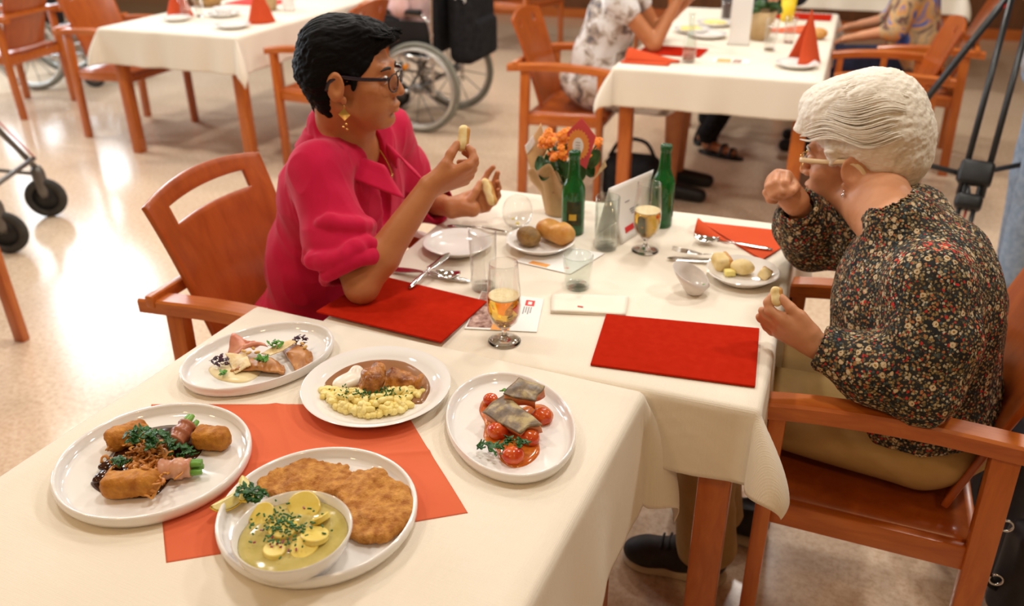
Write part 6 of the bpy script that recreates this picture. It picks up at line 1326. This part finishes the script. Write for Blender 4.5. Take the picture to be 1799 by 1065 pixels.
def seated(c, yaw, pel=0.52, lean=0.06, el=(0.08, 0.22, 0.78), wr=(0.30, 0.14, 0.80), sc=1.0, kn=0.42):
    R = rotm('z', yaw); W_ = lambda x, y, z: np.array((c[0], c[1], 0))+R@np.array((x, y, z))
    return dict(pelvis=W_(-0.05, 0, pel), neck=W_(lean, 0, pel+0.48), head=W_(lean+0.06, 0, pel+0.63), shR=W_(lean-0.01, -0.17, pel+0.44), shL=W_(lean-0.01, 0.17, pel+0.44), elR=W_(el[0], -el[1], el[2]), elL=W_(*el), wrR=W_(wr[0], -wr[1], wr[2]), wrL=W_(*wr), hipR=W_(0, -0.09, pel), hipL=W_(0, 0.09, pel), knR=W_(kn, -0.11, pel+0.005), knL=W_(kn, 0.11, pel+0.005), anR=W_(kn, -0.11, 0.085), anL=W_(kn, 0.11, 0.085), toeR=W_(kn+0.16, -0.12, 0.035), toeL=W_(kn+0.16, 0.12, 0.035))
M_DRESS = pbr('grey_floral_dress', (0.6, 0.6, 0.6), 0.8, 0.2); _v = coord(M_DRESS); setcol(M_DRESS, ramp(M_DRESS, noise_tex(M_DRESS, _v, 13, 3, 0.6, 0.6), [(0.36, (0.14, 0.13, 0.14)), (0.44, (0.42, 0.34, 0.28)), (0.52, (0.72, 0.70, 0.70)), (0.70, (0.78, 0.77, 0.78))]))
M_PATCH = pbr('colourful_shirt', (0.2, 0.2, 0.4), 0.8, 0.2); _v = coord(M_PATCH); setcol(M_PATCH, ramp(M_PATCH, noise_tex(M_PATCH, _v, 7, 3, 0.55, 1.0), [(0.30, (0.03, 0.05, 0.30)), (0.42, (0.10, 0.17, 0.45)), (0.47, (0.62, 0.30, 0.08)), (0.54, (0.50, 0.36, 0.20)), (0.62, (0.14, 0.085, 0.07)), (0.74, (0.48, 0.06, 0.04))]))
M_GREYH = hairmat('grey_hair', (0.20, 0.17, 0.14), (0.35, 0.31, 0.26), 0.6); M_BROWNH = hairmat('brown_hair', (0.05, 0.025, 0.012), (0.10, 0.05, 0.025), 0.5)
M_NAVY = noisy('navy_fabric', (0.012, 0.016, 0.04), (0.025, 0.03, 0.07), 20, 0.85); M_LILAC = noisy('pale_pink_knit', (0.66, 0.40, 0.38), (0.72, 0.50, 0.48), 30, 0.85); M_JEANS = noisy('light_jeans', (0.20, 0.27, 0.38), (0.30, 0.37, 0.48), 40, 0.85, 0.2, 0.2, 500); M_GREYTOP = noisy('grey_top', (0.25, 0.25, 0.27), (0.32, 0.32, 0.34), 20, 0.85)
J = seated((-1.16, 4.34), 0.0, lean=0.10); J.update(elR=(-0.86, 4.19, 0.775), wrR=(-0.775, 4.30, 0.985), hdR=(-0.745, 4.34, 1.05), elL=(-0.93, 4.55, 0.78), wrL=(-0.78, 4.46, 0.93), shR=(-1.04, 4.19, 0.97), shL=(-1.04, 4.50, 0.97))
figure('person in a grey and white patterned dress at the top right table', (-1.16, 4.34), J, M_DRESS, None, M_SKIN1, M_BROWNH, M_BLACK, skirt=True, sleeve=0.25, seed=3)
small_glass('drinking glass in the hand of the person in the dress', (-0.715, 4.36), 0.032, 0.12, 1.03)
J = seated((0.33, 5.38), PI, lean=0.04, el=(0.10, 0.21, 0.74), wr=(0.26, 0.20, 0.70)); figure('person in a blue and orange patterned shirt at top right', (0.33, 5.38), J, M_PATCH, M_NAVY, M_SKIN2, M_GREYH, M_BLACK, sleeve=1.25, seed=5, hyaw=PI)
J = seated((-0.55, 6.15), -PI/2, lean=0.06); J.update(toeR=(-0.75, 5.25, 0.035), anR=(-0.74, 5.42, 0.085), knR=(-0.72, 5.66, 0.525), knL=(-0.50, 5.66, 0.525), anL=(-0.68, 5.06, 0.085), toeL=(-0.52, 5.00, 0.035))
figure('person in navy with black trousers at the far end of the top right table', (-0.55, 6.15), J, M_NAVY, M_BLACKCLOTH, M_SKIN2, M_GREYH, None, seed=7, sleeve=1.6, hyaw=-PI/2)
for lab, an, toe in (('dark strapped sandal pointing right under the top right table', np.array((-0.68, 5.06, 0.0)), np.array((-0.52, 5.00, 0.0))), ('dark strapped sandal half hidden under the top right table', np.array((-0.74, 5.42, 0)), np.array((-0.75, 5.25, 0)))):
    d = (toe-an)/np.linalg.norm(toe-an); c = an*0.45+toe*0.55; t = thing('sandal', lab, 'sandal', tuple(c), math.atan2(d[1], d[0])); mk('sole', lathe([(0, 0.0), (0.045, 0), (0.047, 0.012), (0, 0.014)], 28, 3.2, 1.05), M_BLACK, t)
    for k_, (x_, r_) in enumerate(((0.075, 0.040), (0.02, 0.048), (-0.07, 0.05))): mk('strap', tube([(x_+0.02*(k_ == 2)*math.sin(a_), r_*math.cos(a_), 0.012+(0.062+0.02*k_)*math.sin(a_)*0.8) for a_ in np.linspace(0, PI, 12)], 0.011, 8, flat=0.35), M_BLACK, t)
J = dict(pelvis=(0.760, 3.62, 0.88), neck=(0.760, 3.62, 1.38), head=(0.740, 3.64, 1.54), shR=(0.760, 3.80, 1.34), shL=(0.760, 3.44, 1.34), elR=(0.800, 3.86, 1.08), elL=(0.800, 3.40, 1.08), wrR=(0.680, 3.76, 1.12), wrL=(0.680, 3.50, 1.12), hipR=(0.760, 3.71, 0.86), hipL=(0.760, 3.53, 0.86), knR=(0.760, 3.74, 0.46), knL=(0.750, 3.51, 0.46), anR=(0.780, 3.76, 0.085), anL=(0.745, 3.50, 0.085), toeR=(0.660, 3.78, 0.035), toeL=(0.610, 3.46, 0.035))
figure('standing person in light jeans at the right edge behind the tripod', (0.86, 3.62), J, M_GREYTOP, M_JEANS, M_SKIN2, M_BROWNH, M_NAVY, sleeve=1.5, seed=9, hyaw=PI)

# ---- wheelchairs
M_SPOKE = pbr('wheelchair_grey', (0.22, 0.22, 0.22), 0.4, metal=0.6); M_RIM = pbr('alu_rim', (0.62, 0.63, 0.60), 0.35, metal=0.7); M_REFL = pbr('orange_reflector', (0.85, 0.30, 0.02), 0.3)
def torus(R_, r, n=48, m=10, c=(0, 0, 0)): return tube([(c[0]+R_*math.cos(a_), c[1], c[2]+R_*math.sin(a_)) for a_ in np.linspace(0, 2*PI, n, endpoint=False)], r, m, closed=True)
def wheelchair(label, c, rz, bag=True):
    """faces local +x"""
    t = thing('wheelchair', label, 'wheelchair', (c[0], c[1], 0), rz, 'wheelchairs'); r = 0.285
    for s_ in (-1, 1):
        y = s_*0.30; w = mk('wheel', torus(r-0.017, 0.017, 56, 10), M_RUBBER, t, loc=(0, y, r)); mk('rim', torus(r-0.042, 0.011, 56, 8), M_RIM, w); mk('hand_rim', torus(r-0.040, 0.008, 56, 8, (0, s_*0.045, 0)), M_RIM, w)
        mk('hub', xf(lathe([(0, -0.035), (0.03, -0.035), (0.03, 0.035), (0, 0.035)], 20), R=rotm('x', PI/2)), M_SPOKE, w)
        for k_ in range(12): a_ = 2*PI*k_/12; mk('spoke', tube([(0.02*math.cos(a_), 0.012*(-1)**k_, 0.02*math.sin(a_)), ((r-0.045)*math.cos(a_+0.12), 0, (r-0.045)*math.sin(a_+0.12))], 0.0035, 6), M_SPOKE, w)
        mk('reflector', box((0.08, 0, 0.13), (0.05, 0.012, 0.03), 0.004, R=rotm('y', 0.5)), M_REFL, w)
        y2 = s_*0.25
        cw = mk('caster', torus(0.075, 0.018, 28, 8), M_DRUBBER, t, loc=(0.42, y2, 0.093)); mk('caster_hub', xf(lathe([(0, -0.012), (0.062, -0.012), (0.062, 0.012), (0, 0.012)], 20), R=rotm('x', PI/2)), M_SPOKE, cw)
        mk('fork', tube([(0.42, y2+0.03, 0.09), (0.40, y2+0.03, 0.19), (0.38, y2, 0.22), (0.38, y2, 0.32)], 0.010, 8), M_SPOKE, t)
        mk('side_frame', tube(spline([(-0.14, y2, 0.98), (-0.10, y2, 0.93), (-0.08, y2, 0.50), (-0.08, y2, 0.22)], 16), 0.012, 8), M_CHROME, t)
        mk('side_frame', tube([(-0.08, y2, 0.46), (0.40, y2, 0.48), (0.44, y2, 0.44), (0.56, y2, 0.12)], 0.012, 8), M_CHROME, t); mk('side_frame', tube([(-0.08, y2, 0.24), (0.40, y2, 0.26), (0.40, y2, 0.48)], 0.011, 8), M_CHROME, t)
        mk('arm_tube', tube(spline([(-0.09, y2, 0.60), (-0.05, y2, 0.70), (0.05, y2, 0.72), (0.26, y2, 0.72), (0.31, y2, 0.66), (0.31, y2, 0.48)], 24), 0.011, 8), M_CHROME, t); mk('arm_pad', box((0.12, y2, 0.738), (0.28, 0.05, 0.03), 0.010), M_BLACK, t); mk('side_panel', box((0.12, y2, 0.59), (0.36, 0.008, 0.19), 0.003), M_BLACK, t)
        mk('push_handle', tube([(-0.14, y2, 0.975), (-0.26, y2, 0.985)], 0.017, 10), M_BLACK, t); mk('foot_plate', box((0.62, s_*0.12, 0.11), (0.16, 0.16, 0.015), 0.004, R=rotm('y', -0.15)), M_BLACK, t); mk('brake', tube([(0.22, y2+s_*0.02, 0.50), (0.28, y2+s_*0.04, 0.60)], 0.008, 8), M_BLACK, t)
    mk('axle', tube([(0, -0.30, r), (0, 0.30, r)], 0.012, 8), M_SPOKE, t); mk('cross_brace', tube([(0.1, -0.25, 0.25), (0.1, 0.25, 0.46)], 0.010, 8), M_SPOKE, t); mk('cross_brace', tube([(0.1, 0.25, 0.25), (0.1, -0.25, 0.46)], 0.010, 8), M_SPOKE, t)
    mk('seat', box((0.16, 0, 0.485), (0.46, 0.48, 0.05), 0.015), M_BLACKCLOTH, t); mk('backrest', box((-0.095, 0, 0.71), (0.035, 0.48, 0.46), 0.012, R=rotm('y', -0.05)), M_BLACKCLOTH, t)
    return t
wheelchair('wheelchair with grey tyres behind the black-haired woman', (-2.50, 5.20), PI+0.03)
wheelchair('wheelchair half hidden behind the chairs at top left', (-5.95, 5.25), 0.4)
t = thing('backpack', 'black backpack with white print hanging on the wheelchair back', 'backpack', (-2.30, 5.20, 0.40))
S = SDF((-0.10, -0.26, 0), (0.20, 0.26, 0.58), 0.009); S.box((0.06, 0, 0.28), (0.09, 0.20, 0.26), None, 0.06, 0.01); S.box((0.14, 0, 0.17), (0.04, 0.15, 0.12), None, 0.03, 0.01); V, F = S.mesh(); mk('bag', (V, F), M_BLACKCLOTH, t)
rg = random.Random(6)
for i in range(7): y0, z0 = -0.215+0.0*i, 0.40+0.018*i; mk('print', tube(spline([(0.02+rg.uniform(0, 0.10), -0.203, z0), (0.03+rg.uniform(0, 0.09), -0.204, z0+0.02), (0.02+rg.uniform(0, 0.10), -0.203, z0+0.03)], 10), 0.005, 6), pbr('white_print', (0.7, 0.7, 0.7), 0.7), t)
for s_ in (-1, 1): mk('strap', tube(spline([(-0.02, s_*0.12, 0.54), (-0.06, s_*0.13, 0.57), (0.0, s_*0.12, 0.50)], 10), 0.014, 8, flat=0.3), M_BLACKCLOTH, t)
J = seated((-2.60, 5.20), PI, pel=0.58, lean=0.06, el=(0.02, 0.24, 0.76), wr=(0.24, 0.16, 0.76), kn=0.40); figure('person in pale pink with black trousers sitting in the wheelchair', (-2.60, 5.20), J, M_LILAC, M_BLACKCLOTH, M_SKIN2, M_GREYH, M_BLACK, sleeve=1.7, seed=11, hyaw=PI)

# ---- rollator at the left edge
t = thing('rollator', 'grey rollator with black wheels at the left edge', 'rollator', (-3.77, 2.62, 0))
M_ROLT = pbr('rollator_tube', (0.16, 0.15, 0.14), 0.35, metal=0.6); LC = lambda x, y, z: (x+3.77, y-2.62, z)
W4 = [(-3.59, 2.94), (-3.40, 2.53), (-4.13, 2.70), (-3.94, 2.29)]
for i, (x, y) in enumerate(W4):
    w = mk('wheel', torus(0.078, 0.022, 32, 10), M_DRUBBER, t, loc=LC(x, y, 0.10)); w.rotation_euler = (0, 0, 0.5 if i < 2 else 1.0); mk('wheel_disc', xf(lathe([(0, -0.012), (0.066, -0.012), (0.066, 0.012), (0, 0.012)], 24), R=rotm('x', PI/2)), M_BLACK, w)
    mk('fork', tube(spline([LC(x, y, 0.10), LC(x-0.01, y, 0.21), LC(x-0.015, y, 0.26)], 8), [0.022, 0.03, 0.032, 0.032, 0.032, 0.03, 0.026, 0.022], 10), M_ROLT, t)
for (x, y), (x2, y2), s_ in ((W4[0], W4[2], 1), (W4[1], W4[3], -1)):
    mk('frame_tube', tube([LC(x, y, 0.24), LC(x*0.6+x2*0.4, y*0.6+y2*0.4, 0.60), LC(x*0.35+x2*0.65, y*0.35+y2*0.65, 0.90)], 0.014, 10), M_ROLT, t); mk('frame_tube', tube([LC(x2, y2, 0.22), LC(x*0.5+x2*0.5, y*0.5+y2*0.5, 0.62)], 0.014, 10), M_ROLT, t)
    mk('frame_tube', tube([LC(x, y, 0.22), LC(x2, y2, 0.30)], 0.010, 8), M_ROLT, t); mk('handle', tube([LC(x*0.35+x2*0.65, y*0.35+y2*0.65, 0.90), LC(x*0.12+x2*0.88, y*0.12+y2*0.88, 0.91)], 0.020, 10), M_BLACK, t)
    mk('brake_cable', tube(spline([LC(x*0.35+x2*0.65, y*0.35+y2*0.65, 0.90), LC(x*0.55+x2*0.45, y*0.55+y2*0.45, 0.70), LC(x, y, 0.30)], 12), 0.004, 6), pbr('red_cable', (0.45, 0.03, 0.02), 0.4), t)
mk('cross_bar', tube([LC(-3.60, 2.94, 0.30), LC(-3.42, 2.53, 0.30)], 0.012, 8), M_ROLT, t); mk('cross_bar', tube([LC(-3.85, 2.84, 0.60), LC(-3.66, 2.42, 0.60)], 0.012, 8), M_ROLT, t); mk('seat', box(LC(-3.82, 2.60, 0.61), (0.28, 0.36, 0.03), 0.01, R=rotm('z', 0.45)), M_BLACK, t)

# ---- tripod behind the white-haired woman
t = thing('camera_tripod', 'black camera tripod with twin-tube legs at the right', 'tripod', (0.49, 3.30, 0)); o3 = np.array((0.49, 3.30, 0))
AP = np.array((0.545, 3.505, 1.24)); feet = [np.array((-0.05, 3.58, 0.02)), np.array((0.410, 2.76, 0.02)), np.array((1.02, 3.85, 0.02))]
M_TUBE = pbr('black_tripod_tube', (0.014, 0.014, 0.015), 0.35, 0.5); hubs = []
for i, f_ in enumerate(feet):
    d = f_-AP; L = np.linalg.norm(d); d /= L; sd = np.cross(d, AP+np.array((0, 0, -1))-AP-d*0.0); sd /= np.linalg.norm(sd); leg = mk('leg', tube([AP+sd*0.034-o3, AP+d*L*0.56+sd*0.034-o3], 0.0105, 10), M_TUBE, t); mk('leg_tube', tube([AP-sd*0.034-o3, AP+d*L*0.56-sd*0.034-o3], 0.0105, 10), M_TUBE, leg)
    for q_ in (-1, 1): mk('lower_tube', tube([AP+d*L*0.50+sd*0.022*q_-o3, f_-d*0.02+sd*0.022*q_-o3], 0.008, 10), M_TUBE, leg)
    mk('leg_stripe', tube([AP+d*L*0.58-o3, f_-d*0.05-o3], 0.004, 6), pbr('red_stripe', (0.42, 0.05, 0.04), 0.4), leg)
    R = np.stack([sd, np.cross(d, sd), d], 1); mk('leg_lock', box(AP+d*L*0.505-o3, (0.105, 0.050, 0.085), 0.014, R=R), M_BLACK, leg); h_ = AP+d*L*0.575; mk('spreader_clamp', box(h_-o3, (0.085, 0.060, 0.055), 0.016, R=R), M_BLACK, leg); hubs.append(h_); mk('rubber_foot', box(f_-o3+np.array((0, 0, 0.005)), (0.07, 0.05, 0.03), 0.010), M_DRUBBER, leg)
ctr = sum(hubs)/3-np.array((0, 0, 0.02))
for h_ in hubs: mk('spreader_arm', tube([h_-o3, ctr-o3], 0.010, 10), M_TUBE, t)
mk('spreader_hub', lathe([(0, -0.02), (0.035, -0.02), (0.035, 0.02), (0, 0.02)], 20), M_BLACK, t, loc=tuple(ctr-o3)); mk('crown', lathe([(0, -0.03), (0.05, -0.03), (0.055, 0.03), (0.04, 0.08), (0, 0.08)], 24), M_BLACK, t, loc=tuple(AP-o3))
blob('red_knob', M_RED, t, c=AP+(feet[0]-AP)*0.10-o3+np.array((0.0, -0.03, 0.0)), r=(0.014,)*3, amp=0, nu=8, nv=10)
# ---- bags
t = thing('backpack', 'black bag with metal buckles hanging behind the near armchair', 'bag', (0.60, 1.86, 0.0)); S = SDF((-0.20, -0.24, -0.01), (0.22, 0.26, 0.62), 0.008)
S.box((0, 0, 0.24), (0.10, 0.18, 0.23), rotm('z', 0.5), 0.06, 0.02); S.box((-0.02, -0.12, 0.16), (0.08, 0.05, 0.13), rotm('z', 0.5), 0.03, 0.01); V, F = S.mesh(); V = folds(V, F, 0.006, 9, 4); V[:, 2] = np.maximum(V[:, 2], 0.001); mk('bag', (V, F), noisy('dark_nylon', (0.012, 0.011, 0.015), (0.03, 0.026, 0.034), 14, 0.55, 0.4, 0.2, 300), t)
mk('strap', tube(spline([(-0.10, -0.10, 0.46), (-0.17, -0.16, 0.42), (-0.16, -0.17, 0.25), (-0.10, -0.14, 0.10)], 16), 0.018, 8, flat=0.25), M_BLACKCLOTH, t)
for dx, dy, dz in ((-0.11, -0.145, 0.28), (-0.10, -0.16, 0.14)): mk('buckle', torus(0.014, 0.003, 20, 6, (dx, dy, dz)), M_CHROME, t)
t = thing('handbag', 'black handbag on the floor under the top right table', 'bag', (-0.92, 4.14, 0.0)); S = SDF((-0.24, -0.2, -0.01), (0.24, 0.2, 0.36), 0.009); S.box((0, 0, 0.12), (0.14, 0.10, 0.115), None, 0.06, 0.02); V, F = S.mesh(); V[:, 2] = np.maximum(V[:, 2], 0.001); mk('bag', (V, F), M_BLACKCLOTH, t); mk('strap', tube(spline([(-0.12, 0, 0.22), (-0.06, 0, 0.31), (0.06, 0, 0.31), (0.12, 0, 0.22)], 14), 0.010, 8), M_BLACKCLOTH, t)
